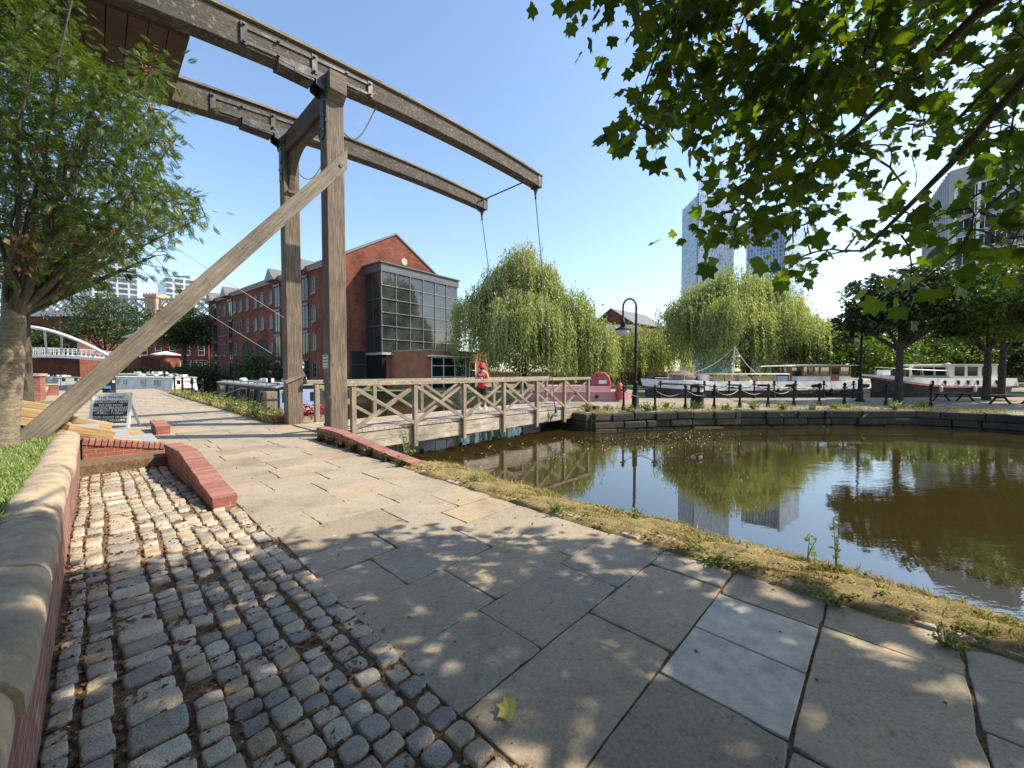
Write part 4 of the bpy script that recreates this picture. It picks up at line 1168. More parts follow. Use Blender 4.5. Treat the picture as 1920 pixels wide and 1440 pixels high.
M['pink_dark'] = m_plain('red_cover', (.36,.06,.07), .7, .3, 5, .3)
M['varnish'] = m_plain('varnished_wood', (.21,.075,.028), .3, .3, 8, .05)
M['canvas'] = m_plain('brown_canvas', (.14,.095,.07), .9, .35, 5, .6)
M['grey_boat'] = m_plain('grey_green_hull', (.22,.24,.225), .55, .2, 2, .05)
M['red_stripe'] = m_plain('red_band', (.28,.03,.025), .45, .2, 3, .02)
M['terracotta'] = m_plain('planter_wood', (.30,.22,.14), .85, .25, 6, .2)

M['slate_roof'] = m_plain('grey_deck_paint', (.26,.27,.28), .7, .3, 3, .05)
def narrowboat(label, loc, rz, L, cab, hull, end, wins, roof_items=True, group='narrowboats moored on the left', zr=.92, front=1.6, back=1.9, door=None, wside=1):
    r = thing('narrowboat', label, 'narrowboat', loc, rz, group)
    h = hull_mb(L, 2.1, -1.4, -.28, 2.2, 1.6, .28, .1); h.build('hull', hull, r)
    m = MB(); m.prism([(-.98,-.28), (.98,-.28), (.84,zr-.06), (.55,zr), (-.55,zr), (-.84,zr-.06)], 'x', front, L-back); c = m.build('cabin', cab, r)
    m = MB(); m.prism([(-.88,zr-.09), (-.89,zr-.02), (-.56,zr+.03), (.56,zr+.03), (.89,zr-.02), (.88,zr-.09), (.56,zr-.001), (-.56,zr-.001)], 'x', front-.12, L-back+.1); m.build('roof', M['slate_roof'] if cab in (M['grey_boat'], M['grey_cabin']) else M['white_dirty'], r)
    for s in (-1, 1):
        for x0, x1, hgt in wins:
            y = s*.93; mid = .30
            m = MB(); m.box(((x0+x1)/2, s*.925, mid+.12), (x1-x0, .10, hgt), M=Matrix.Rotation(s*.115, 3, 'X')); w = m.build('window', M['glass'], c)
            f = MB(); Mx = Matrix.Rotation(s*.115, 3, 'X')
            for q in (x0-.03, x1+.03): f.box((q, s*.935, mid+.12), (.06, .11, hgt+.12), M=Mx)
            for q in (-hgt/2-.03, hgt/2+.03): f.box(((x0+x1)/2, s*(.935-q*.115), mid+.12+q), (x1-x0, .11, .06), M=Mx)
            f.build('window_frame', M['darkframe'] if cab is M['grey_cabin'] else M['zinc'], w)
    m = MB(); m.box((front-.02, 0, .26), (.05, 1.45, 1.02)); e = m.build('cabin_end', end, r)
    m = MB(); m.box((front-.06, 0, .16), (.05, .62, .92)); m.box((front-.09, .12, .2), (.03, .05, .12)); m.build('door', door or end, e)
    for q in (-.5, .5): m = MB(); m.box((front-.05, q, .48), (.04, .26, .34)); m.build('end_window', M['glass'], e)
    m = MB()
    for s in (-1, 1): m.tube([(front, s*.72, zr+.09), (L-back, s*.72, zr+.09)], .022, 5)
    for i in range(8):
        x = front+.2+(L-front-back-.4)*i/7
        for s in (-1, 1): m.tube([(x, s*.72, zr), (x, s*.72, zr+.09)], .018, 5)
    m.build('grab_rail', M['black'], r)
    if roof_items:
        m = MB(); rnd = random.Random(int(L*7)); x = front+1
        m.lathe([(.07,0), (.07,.42), (.11,.43), (.11,.50), (.05,.55)], (front+2.6, .35, zr+.03), 10); m.build('chimney', M['black'], r)
        m = MB()
        for i in range(5):
            x = front+.8+i*(L-front-back-2)/5; k = rnd.random()
            if k < .4: m.lathe([(.16,0), (.18,.1), (.12,.18)], (x, rnd.uniform(-.3,.3), zr+.03), 10)
            else: m.box((x, rnd.uniform(-.3,.3), zr+.14), (rnd.uniform(.4,.9), rnd.uniform(.2,.4), rnd.uniform(.14,.24)), rnd.uniform(-.2,.2))
        m.build('roof_box', M['white_dirty'], r)
    return r
# dark weathered narrowboat beside the bridge
b0 = F(5.55, 15.1); dk = narrowboat('weathered dark grey narrowboat with pale blue cabin end, nearest to the bridge', (b0.x, b0.y, 0), ANG+PI/2, 13.6, M['grey_cabin'], M['black_hull'], M['blue_door'], [(2.3,3.1,.42), (4.1,4.6,.46), (5.2,6.3,.50), (7.6,8.3,.5), (9.3,10.6,.55)], door=M['blue_door'])
m = MB(); m.tube([(8.6-.4*i, .55+.30*i, 1.0-1.02*(i/8)-.12*math.sin(PI*i/8)) for i in range(-1, 9)][::-1] if False else [Vector((5.2, .6, .98)).lerp(Vector((11.4, 1.72, .02)), i/8)-Vector((0,0,.12*math.sin(PI*i/8))) for i in range(9)], .03, 5); m.build('mooring_rope', M['rope'], dk)
m = MB(); m.lathe([(.22,-.28), (.30,.1), (.26,.14)], (.9, .2, 0), 10); m.build('flower_pot', M['terracotta'], dk)
# turn the white boat along the bend of the canal
w0 = Vector((-28.2, 34.8, 0)); ang2 = math.atan2(.43, -.9)
wb = narrowboat('long dirty white narrowboat with its pale end towards the path', w0, ang2, 14.5, M['white_dirty'], M['black_hull'], M['white'], [(3.0,3.9,.46), (5.6,6.3,.46), (9.2,9.6,.4), (10.8,11.2,.4)], front=.9, door=M['white_dirty'])
w1 = w0 + Vector((-.9,.43,0))*8.5 + Vector((.43,.9,0))*2.6
tb = narrowboat('turquoise narrowboat with a red roundel behind the litter bin', w1, ang2, 13, M['turquoise'], M['navy'], M['turquoise'], [(3,3.8,.4), (6,6.8,.4)], front=1.2, zr=1.15)
m = MB(); m.tube([(2.0, .96, .55), (2.0, 1.03, .55)], .26, 14); m.build('roundel', M['pink_dark'], tb)
w2 = Vector((-49.0, 44.6, 0))
narrowboat('low grey green narrowboat beyond the brick pier', w2, PI-.42, 13, M['grey_boat'], M['grey_boat'], M['grey_boat'], [(3,3.7,.36), (5.6,6.3,.36), (8.4,9.1,.36)], zr=.75)
def totem():
    p = F(5.75, 17.3); r = thing('mottled_figure', 'black and white mottled figure standing on the dark narrowboat roof', 'figure', (p.x, p.y, .95), ANG)
    t = NT('mottled_cloth'); vo = t.n('ShaderNodeTexVoronoi'); vo.inputs['Scale'].default_value = 9; t.l(t.coord('Object'), vo.inputs['Vector'])
    c = t.ramp(vo.outputs['Distance'], [(.36, (.50,.46,.41)), (.46, (.015,.015,.015))]); mt = t.done(t.bsdf(c, .8))
    m = MB(); m.lathe([(.22,0), (.27,.12), (.25,.32), (.17,.37)], (0,0,0), 12); m.build('base', mt, r)
    m = MB(); m.lathe([(.15,.36), (.17,.5), (.19,.75), (.16,.98), (.06,1.08)], (0,.02,0), 12); m.build('body', mt, r)
totem()

def barge():
    r = thing('white_barge', 'big white dutch barge with varnished wheelhouse and short mast behind the chained posts', 'barge', (9.0, 26.9, 0), R(5.5))
    L, W = 15.7, 3.6
    lo = hull_mb(L, W*.98, -1.5, .22, 2.6, 2.0, .25, .1, sternw=.62); lo.build('lower_hull', M['navy'], r)
    up = MB(); n = 30; vs = []
    for i in range(n+1):
        x = L*i/n; w = 1.0
        if x < 2.6: w = math.sin(PI/2*(x/2.6))**.62
        if x > L-2: w = .62+.38*math.cos(PI/2*(x-(L-2))/2)
        w = max(w,.04)*W/2
        s = .78 + .20*max(0, 1-x/5)**2 + .16*max(0, 1-(L-x)/3.0)**2
        z0 = .221 + .25*max(0, 1-x/4.2)**2 + .10*max(0, 1-(L-x)/4)**2
        vs += [(x-.12*max(0,1-x/2.6), -w-.012, z0), (x-.3*max(0,1-x/2.6), -w+.10, s), (x-.3*max(0,1-x/2.6), w-.10, s), (x-.12*max(0,1-x/2.6), w+.012, z0)]
    fs = []
    for i in range(n):
        for a in range(4): fs.append((i*4+a, i*4+(a+1) % 4, i*4+4+(a+1) % 4, i*4+4+a))
    fs += [(0,3,2,1), (n*4, n*4+1, n*4+2, n*4+3)]
    up.add(vs, fs); up.build('upper_hull', M['white'], r)
    m = MB()
    for x0, x1 in ((.3, 3.6),): m.tube([(x0+ (x1-x0)*i/8, -W/2*min(1, math.sin(PI/2*min(1,(x0+(x1-x0)*i/8)/2.6))**.62)-.05, .55+.12*(1-i/8)) for i in range(9)], .045, 5)
    m.tube([(3.6, -W/2-.05, .50), (L-1.5, -W/2-.05, .26)], .04, 5); m.build('rubbing_strake', M['navy'], r)
    for x in (5.2, 7.15, 9.15, 11.0, 14.6):
        m = MB(); P = [(x+.34*math.copysign(abs(math.cos(t))**.5, math.cos(t)), .48+.13*math.copysign(abs(math.sin(t))**.5, math.sin(t))) for t in [2*PI*k/20 for k in range(20)]]
        yy = -W/2-.02 if x < 13 else -W/2+.10
        m.prism(P, 'y', yy, yy+.1); m.build('porthole', M['glass'], r)
    # fore deck load, planters, mast and stays
    m = MB(); m.lathe([(.95,0), (.9,.25), (.62,.5), (.2,.66), (.02,.68)], (2.6, 0, .86), 14); m.build('canvas_cover', M['canvas'], r)
    m = MB(); m.box((3.75, -.6, 1.02), (.5, .8, .4)); m.build('locker', M['white_dirty'], r)
    for k, x in enumerate((4.5, 5.3, 6.3, 7.6, 8.3)):
        m = MB(); m.box((x, -1.0, .95), (.72, .5, .34)); p_ = m.build('planter', M['terracotta'], r)
        nn = 60; C = np.stack([x+RNG.uniform(-.4,.4,nn), -1.0+RNG.uniform(-.28,.28,nn), 1.14+RNG.uniform(0,.28,nn)], 1)
        leaf_mesh('plants', M['leaf_mid'], C, rnd_unit(nn), rnd_unit(nn), RNG.uniform(.1,.2,nn), [(0,0,0), (.5,.3,0), (1,0,0), (.5,-.3,0)], [(0,1,2,3)], parent=p_)
    m = MB(); m.tube([(6.15, -.2, .8), (6.3, -.2, 3.15)], [.055,.045], 7); m.build('mast', M['white_dirty'], r)
    m = MB()
    def sag(a, b, s): a, b = Vector(a), Vector(b); return [a.lerp(b, i/10)-Vector((0,0,s*math.sin(PI*i/10))) for i in range(11)]
    m.tube(sag((6.3,-.2,3.12), (3.2,-.4,1.35), .28), .028, 4); m.tube(sag((3.2,-.4,1.35), (.7,-.1,1.02), .12), .028, 4); m.tube(sag((6.3,-.2,3.12), (8.1,-.5,1.1), .3), .028, 4)
    m.build('stay_rope', M['rope'], r)
    for x in (3.9, 8.2, 12.0): m = MB(); m.lathe([(.02,-.02), (.10,.02), (.11,.2), (.10,.40), (.02,.45)], (x, -W/2-.10, -.12), 9); m.tube([(x, -W/2-.10, .30), (x, -W/2+.05, .82)], .014, 4); m.build('fender', M['black'], r)
    rl = MB()
    for i in range(9): x = 1.2+i*1.0; rl.tube([(x, -W/2*min(1,.62+.12*i)+.22, .8), (x, -W/2*min(1,.62+.12*i)+.22, 1.28)], .018, 4)
    rl.tube([(1.2+i*1.0, -W/2*min(1,.62+.12*i)+.22, 1.28) for i in range(9)], .014, 4); rl.build('guard_wire', M['zinc'], r)
    # wheelhouse
    X0, X1, y = 9.75, 13.9, 1.35
    m = MB(); m.prism([(X0+.05,.6), (X1,.6), (X1,1.12), (X0+.35,1.12)], 'y', -y, y); m.build('coaming', M['white'], r)
    wh = MB()
    for x in (10.35, 11.15, 11.6, 12.35, 13.05, 13.8):
        for s in (-1, 1): wh.bx(x-.05, x+.05, s*y-.05, s*y+.05, 1.121, 1.83)
    for s in (-1, 1): wh.bx(10.3, 13.85, s*y-.045, s*y+.045, 1.122, 1.22); wh.bx(10.3, 13.85, s*y-.046, s*y+.046, 1.74, 1.835)
    wh.bx(12.42, 13.0, -y-.03, -y+.03, .82, 1.74)
    w = wh.build('wheelhouse', M['varnish'], r)
    m = MB()
    for x0, x1 in ((10.42,11.08), (11.22,11.54), (11.67,12.3), (13.12,13.74)):
        for s in (-1, 1): m.bx(x0, x1, s*y-.012, s*y+.012, 1.23, 1.73)
    m.build('wheelhouse_window', M['glass_clear'], w)
    m = MB(); m.bx(12.47, 12.95, -y-.045, -y-.031, 1.25, 1.70); m.build('door_window', M['glass'], w)
    m = MB(); m.prism([(9.45,1.80), (9.7,1.86), (12,1.93), (14.1,1.90), (14.25,1.86), (14.25,1.841), (9.45,1.78)], 'y', -y-.22, y+.22); m.build('wheelhouse_roof', M['white_dirty'], r)
    m = MB(); m.bx(9.5, 9.72, -1.2, -1.1, .8, 1.79); m.bx(9.5, 9.72, 1.1, 1.2, .8, 1.79); m.build('canopy_leg', M['varnish'], r)
    m = MB(); m.bx(10.4, 13.7, -.4, .6, .7, 1.12); m.box((11.0,0,1.3), (.5,.5,.4)); m.tube([(11.9,-.7,1.1),(11.9,-.6,1.62)], .16, 8); m.build('wheelhouse_seat', M['canvas'], r)
    m = MB(); m.bx(14.5, 15.5, -1.0, 1.0, .8, .98); m.build('stern_locker', M['white_dirty'], r)
    m = MB(); m.box((10.6, -1.0, 1.16), (.9, .5, .03), M=Matrix.Rotation(.25, 3, 'X')); m.build('solar_panel', M['navy'], r)
M['glass_clear'] = None
def mat_clear():
    t = NT('clear_glass'); b = t.n('ShaderNodeBsdfGlossy'); b.inputs['Roughness'].default_value = .03; b.inputs[0].default_value = (.9,.95,1,1)
    tr = t.n('ShaderNodeBsdfTransparent'); tr.inputs[0].default_value = (.75,.8,.78,1); mx = t.n('ShaderNodeMixShader'); mx.inputs[0].default_value = .22
    t.l(tr.outputs[0], mx.inputs[1]); t.l(b.outputs[0], mx.inputs[2]); return t.done(mx)
M['glass_clear'] = mat_clear()
M['leaf_mid'] = m_leaf('planter_leaves', [(0,(.06,.11,.02)), (.6,(.14,.19,.04)), (1,(.25,.2,.07))])
barge()

def cruiser():
    r = thing('motor_cruiser', 'white motor cruiser with dark red hull and three sloping windows behind the quay trees', 'motor cruiser', (26.9, 30.6, 0), R(5))
    L, W = 11.0, 3.6
    h = hull_mb(L, W, -1.5, .35, 4.0, 1.0, .75, .22, sternw=.85); h.build('hull', M['black_hull'], r)
    m = MB(); vs = []; n = 24
    for i in range(n+1):
        x = L*i/n; w = 1.0
        if x < 4: w = math.sin(PI/2*(x/4))**.62
        w = max(w,.04)*W/2; s = .92+.32*max(0,1-x/6)**2; z0 = .36+.60*max(0,1-x/6.4)**2*1.25
        vs += [(x, -w-.03, min(z0, s-.06)), (x, -w+.10, s), (x, w-.10, s), (x, w+.03, min(z0, s-.06))]
    fs = [(i*4+a, i*4+(a+1) % 4, i*4+4+(a+1) % 4, i*4+4+a) for i in range(n) for a in range(4)] + [(0,3,2,1), (n*4,n*4+1,n*4+2,n*4+3)]
    m.add(vs, fs); m.build('topsides', M['cream'], r)
    m = MB(); m.tube([(L*i/20, -(W/2+.03)*max(.05, math.sin(PI/2*min(1,(L*i/20)/4))**.62), .28+.75*max(0,1-(L*i/20)/6)**2) for i in range(21)], .06, 5); m.build('red_stripe', M['red_stripe'], r)
    for x in (3.9, 4.9, 6.0, 6.8, 7.6, 8.4, 9.2):
        m = MB(); m.bx(x-.07, x+.07, -W/2-.03, -W/2+.12, .46, .78); m.build('slot_window', M['glass'], r)
    m = MB(); m.prism([(5.9,.9), (9.9,.9), (9.9,1.9), (5.65,1.9)], 'y', -1.3, 1.3); c = m.build('wheelhouse', M['cream'], r)
    for y_ in (-.82, 0, .82):
        m = MB(); m.prism([(5.80,1.12), (5.87,1.12), (5.73,1.76), (5.66,1.76)], 'y', y_-.34, y_+.34); m.build('wheelhouse_window', M['glass'], c)
    for x in (6.3, 7.4, 8.6):
        m = MB(); m.bx(x, x+.8, -1.33, -1.27, 1.1, 1.8); m.build('side_window', M['glass'], c)
    m = MB(); m.prism([(4.9,1.901), (10.2,1.901), (10.1,2.0), (5.1,2.0)], 'y', -1.5, 1.5); m.build('roof', M['white_dirty'], r)
    m = MB(); m.tube([(4.2,0,.95), (4.2,0,1.75)], .05, 6); m.lathe([(.16,0), (.2,.06), (.02,.14)], (4.2,0,1.72), 10); m.lathe([(.14,0), (.2,.06), (.02,.12)], (7.4,0,2.0), 10); m.build('vent', M['white'], r)
    m = MB(); m.box((1.9, 0, 1.35), (.6, .5, .4)); m.build('deck_box', M['white'], r)
    rl = MB(); P_ = [(x_, -(W/2)*min(1, math.sin(PI/2*min(1,x_/4))**.62)+.2, .95+.32*max(0,1-x_/6)**2) for x_ in (.6,1.4,2.2,3.2,4.2,5.2)]
    for q in P_: rl.tube([q, (q[0],q[1],q[2]+.55)], .018, 4)
    rl.tube([(q[0],q[1],q[2]+.55) for q in P_], .016, 4); rl.build('bow_rail', M['zinc'], r)
    for x in (4.4, 7.2, 9.6): m = MB(); m.lathe([(.02,-.02), (.10,.02), (.11,.2), (.10,.40), (.02,.45)], (x, -W/2-.12, -.05), 9); m.tube([(x, -W/2-.12, .35), (x, -W/2+.08, .92)], .014, 4); m.build('fender', M['white_dirty'], r)
    m = MB(); m.lathe([(.5,-.2), (.85,.2), (.9,.7), (.6,1.05), (.1,1.15)], (11.2, 0, .1), 12); m.build('stern_cover', M['black'], r)
cruiser()

def pink_boat():
    r = thing('pink_boat', 'faded pink boat with a red covered dome just past the far end of the bridge', 'boat', (7.15, 23.6, 0), PI)
    L, W = 6.4, 2.3
    h = hull_mb(L, W, -1.4, .30, 1.6, .8, .05, .05, sternw=.9); h.build('hull', M['pink'], r)
    m = MB(); m.prism([(-.95,.3), (.95,.3), (.85,.62), (-.85,.62)], 'x', 1.5, L-.3); m.build('cabin', M['pink'], r)
    m = MB(); m.prism([(1.35,.621), (2.5,.621), (2.35,1.1), (2.05,1.42), (1.75,1.42), (1.5,1.1)], 'y', -.7, .7); d = m.build('dome_cover', M['pink_dark'], r, bevel=.08)
    m = MB(); m.bx(1.7, 2.15, .705, .73, .75, .95); m.build('white_patch', M['white'], d)
    m = MB(); m.tube([(1.05, 1.12, -.15), (1.05, 1.12, .3), (1.05, 1.1, .62), (1.05,1.08,.80)], [.16,.24,.22,.1], 9); m.build('fender', M['pink_dark'], r)
    m = MB(); m.tube([(2.35, 1.12, .02), (2.35, 1.2, .02)], .1, 12); m.build('porthole', M['dark_void'], r)
pink_boat()

# parked vehicles far under the willows
def car(label, loc, rz, mat):
    r = thing('parked_car', label, 'car', loc, rz, 'cars parked beyond the barge')
    m = MB(); m.prism([(-2.1,.35), (2.1,.35), (2.15,.75), (1.3,.92), (.75,1.38), (-1.1,1.42), (-1.9,.95), (-2.15,.85)], 'y', -.85, .85); m.build('body', mat, r, bevel=.06)
    for s in (-1, 1):
        m = MB(); m.prism([(1.05,.95), (.68,1.32), (-1.0,1.35), (-1.55,.97)], 'y', s*.852-.01, s*.852+.01); m.build('side_window', M['glass'], r)
        for x in (-1.3, 1.3):
            m = MB(); m.tube([(x, s*.70, .33), (x, s*.9, .33)], .33, 14); w = m.build('wheel', M['black'], r)
            m = MB(); m.tube([(x, s*.9, .33), (x, s*.915, .33)], .2, 10); m.build('hub', M['zinc'], w)
car('dark car parked behind the bow of the white barge', (14.2, 37.2, -.3), R(8), M['black'])
car('silver car parked behind the mast of the white barge', (20.6, 36.8, -.3), R(-10), M['zinc'])

# ------------------------------------------------------------------ quay furniture
def bollard():
    r = thing('chain_post', 'black iron post with ball finial on the far quay', 'chain post', (0,0,0), 0, 'black chain posts round the far quay')
    m = MB(); m.lathe([(.11,0), (.11,.06), (.085,.09), (.08,.2), (.055,.24), (.045,.5), (.06,.53), (.045,.56), (.04,.84), (.075,.87), (.075,.92), (.045,.95)], (0,0,0), 10); m.build('shaft', M['black'], r)
    m = MB(); m.lathe([(.02,.94), (.065,.98), (.085,1.03), (.06,1.09), (.02,1.12), (.005,1.15)], (0,0,0), 10); m.tube([(-.13,0,.89), (.13,0,.89)], .03, 6); m.build('finial', M['black'], r)
    return r
FRONT = [(1169,769.5), (1228,769.8), (1285,767.8), (1339,767), (1387,764), (1440,763), (1488,760), (1536,759), (1583,758), (1661,760), (1745,764)]
BACK = [(3.4,24.9), (5.2,25.0), (7.2,25.05), (9.4,25.1), (12.2,25.15), (13.8,25.2), (15.4,25.2), (16.7,25.25), (18.1,25.3), (19.9,25.3), (21.8,25.3)]
ORD = 'first second third fourth fifth sixth seventh eighth ninth tenth eleventh twelfth thirteenth fourteenth fifteenth sixteenth seventeenth eighteenth nineteenth twentieth'.split(); ORD += ['twenty '+o for o in ORD[:9]]
proto = bollard(); first = True
spots = [tuple(gx(u, v, -.25)[:2]) for u, v in FRONT]
names = ['black chain post nearest the far bridge end, left of the tall lamp post', 'black chain post just right of the tall swan neck lamp post', 'black chain post at the left side of the litter bin', 'black chain post second to the right of the litter bin on the water side', 'black chain post third to the right of the litter bin on the water side',
 'black chain post fourth to the right of the litter bin on the water side', 'black chain post fifth to the right of the litter bin on the water side', 'black chain post sixth to the right of the litter bin, in front of the wheelhouse', 'black chain post left beside the shaded lamp post', 'black chain post on the water side between the shaded lamp post and the quay tree', 'black chain post furthest right, between the quay tree and the low bench']
posts = []
for i, (x, y) in enumerate(spots):
    o = proto if i == 0 else dup(proto)
    o.location = (x, y, -.25); o['label'] = names[i]; posts.append(o)
for i, (x, y) in enumerate(BACK):
    o = dup(proto, (x, y, -.25)); o['label'] = 'black chain post in the rear row by the moored boats, %s from the bridge' % ORD[i]; posts.append(o)
    o['group'] = 'rear row of chain posts beside the barges'
def chain(p, q, parent):
    p, q = Vector((p[0], p[1], .62)), Vector((q[0], q[1], .62)); b = Vector(parent.location)
    m = MB(); m.tube([p.lerp(q, i/10)-Vector((0,0,.26*math.sin(PI*i/10))) - b for i in range(11)], .018, 4)
    m.build('chain', M['iron'], parent)
for row, off in ((spots, 0), (BACK, len(spots))):
    for i in range(len(row)-1):
        if (Vector(row[i])-Vector(row[i+1])).length < 3.6: chain(row[i], row[i+1], posts[off+i])

def lamp_post(label, loc, rz):
    r = thing('street_lamp', label, 'street lamp', loc, rz, 'black swan neck lamp posts on the quay')
    m = MB(); m.lathe([(.24,0), (.24,.08), (.17,.14), (.15,.55), (.12,.62), (.105,1.15), (.13,1.2), (.08,1.28)], (0,0,0), 12); m.build('base', M['black'], r)
    H = 4.65; pts = [(0,0,1.2), (0,0,3), (0,0,H)]
    for i in range(1, 13):
        t = PI*i/12; pts.append((-.29+.29*math.cos(t), 0, H+.36*math.sin(t)))
    pts += [(-.58,0,H-.25), (-.58,0,H-.7)]
    m = MB(); m.tube(pts, [.065,.06,.05]+[.042]*14, 8); m.lathe([(.08,0), (.08,.12)], (0,0,2.6), 8); m.build('pole', M['black'], r)
    m = MB(); m.lathe([(.05,.55), (.09,.30), (.11,.26), (.12,.1), (.34,0.0), (.35,-.04)][::-1], (-.58,0,H-1.0), 14); lt = m.build('lantern_hood', M['black'], r)
    m = MB(); m.lathe([(.20,-.30), (.27,-.22), (.31,-.041)], (-.58,0,H-1.0), 14); m.build('lantern_glass', M['lamp_glass'], lt)
    return r
M['lamp_glass'] = m_plain('lamp_glass', (.45,.43,.37), .3, .05, 4, 0)
p = gx(1191, 766.7, -.25); lamp_post('tall black swan neck street lamp near the far end of the bridge', p, R(-8))
p = gx(1612, 752.6, -.25); lamp_post('black street lamp half hidden by leaves in front of the barge stern', p, R(2))

def litter_bin(label, loc, rz, mat, s=1.0):
    r = thing('litter_bin', label, 'litter bin', loc, rz)
    m = MB(); m.lathe([(.30,0), (.31,.06), (.285,.08), (.285,.74), (.30,.76)], (0,0,0), 16); m.build('body', mat, r)
    m = MB(); m.lathe([(.315,.98), (.32,1.04), (.22,1.12), (.03,1.15)], (0,0,0), 16)
    for k in range(4): t = PI/4+k*PI/2; m.box((.26*math.cos(t), .26*math.sin(t), .87), (.10,.10,.25), t)
    m.build('hood', mat, r)
    m = MB()
    for k in range(4): t = k*PI/2; m.box((.215*math.cos(t), .215*math.sin(t), .87), (.02,.26,.19), t)
    m.build('opening', M['white_dirty'], r)
    return r
p = gx(1307, 765.5, -.25); litter_bin('black round litter bin on the far quay between the chain posts', p, R(30), M['black'])
p = gx(205, 742, 0); lb = litter_bin('black litter bin with a turquoise label beside the turquoise narrowboat', p, R(20), M['black'])
m = MB(); m.box((.05,-.29,.52), (.3,.04,.16)); m.build('label_plate', M['turquoise'], lb)

def bench(label, loc, rz, L):
    r = thing('park_bench', label, 'bench', loc, rz, 'low backless benches on the far quay')
    m = MB()
    for k in range(4): m.bx(-L/2, L/2, -.26+k*.135, -.135+k*.135, .42, .47)
    m.build('seat', M['oak_dark'], r)
    for x in (-L*.30, L*.30):
        m = MB()
        pts = lambda s: [(x+s*.52, 0, 0), (x+s*.40, 0, .10), (x+s*.24, 0, .30), (x+s*.16, 0, .42)]
        for s in (-1, 1): m.tube(pts(s), [.05,.045,.05,.06], 6)
        m.bx(x-.3, x+.3, -.22, .22, .37, .415); m.build('leg', M['black'], r)
    return r
bench('low dark bench between the quay tree and the second trunk', gx(1787, 752, -.25), R(0), 2.3)
bench('low bench with sunlit seat at the right edge of the quay', gx(1905, 757, -.25), R(-4), 2.6)

def guard_rail():
    p = [gx(228, 741, 0), gx(262, 748, 0), gx(288, 752, 0)]
    p = [F(3.7, b) for b in (34.5, 31.0, 27.6, 24.6)]
    r = thing('guard_rail', 'black iron guard rail on posts beside the white narrowboat', 'guard rail', p[0])
    o0 = p[0]
    for q in p:
        m = MB(); q = q-o0; m.lathe([(.09,0), (.09,.08), (.05,.12), (.045,.95), (.07,.98), (.07,1.03), (.02,1.12)], q, 8); m.build('post', M['black'], r)
    m = MB()
    for z in (.45, .88):
        for a_, b_ in zip(p[:-1], p[1:]): m.tube([a_-o0+Vector((0,0,z)), b_-o0+Vector((0,0,z))], .025, 5)
    m.build('rail', M['black'], r)
guard_rail()

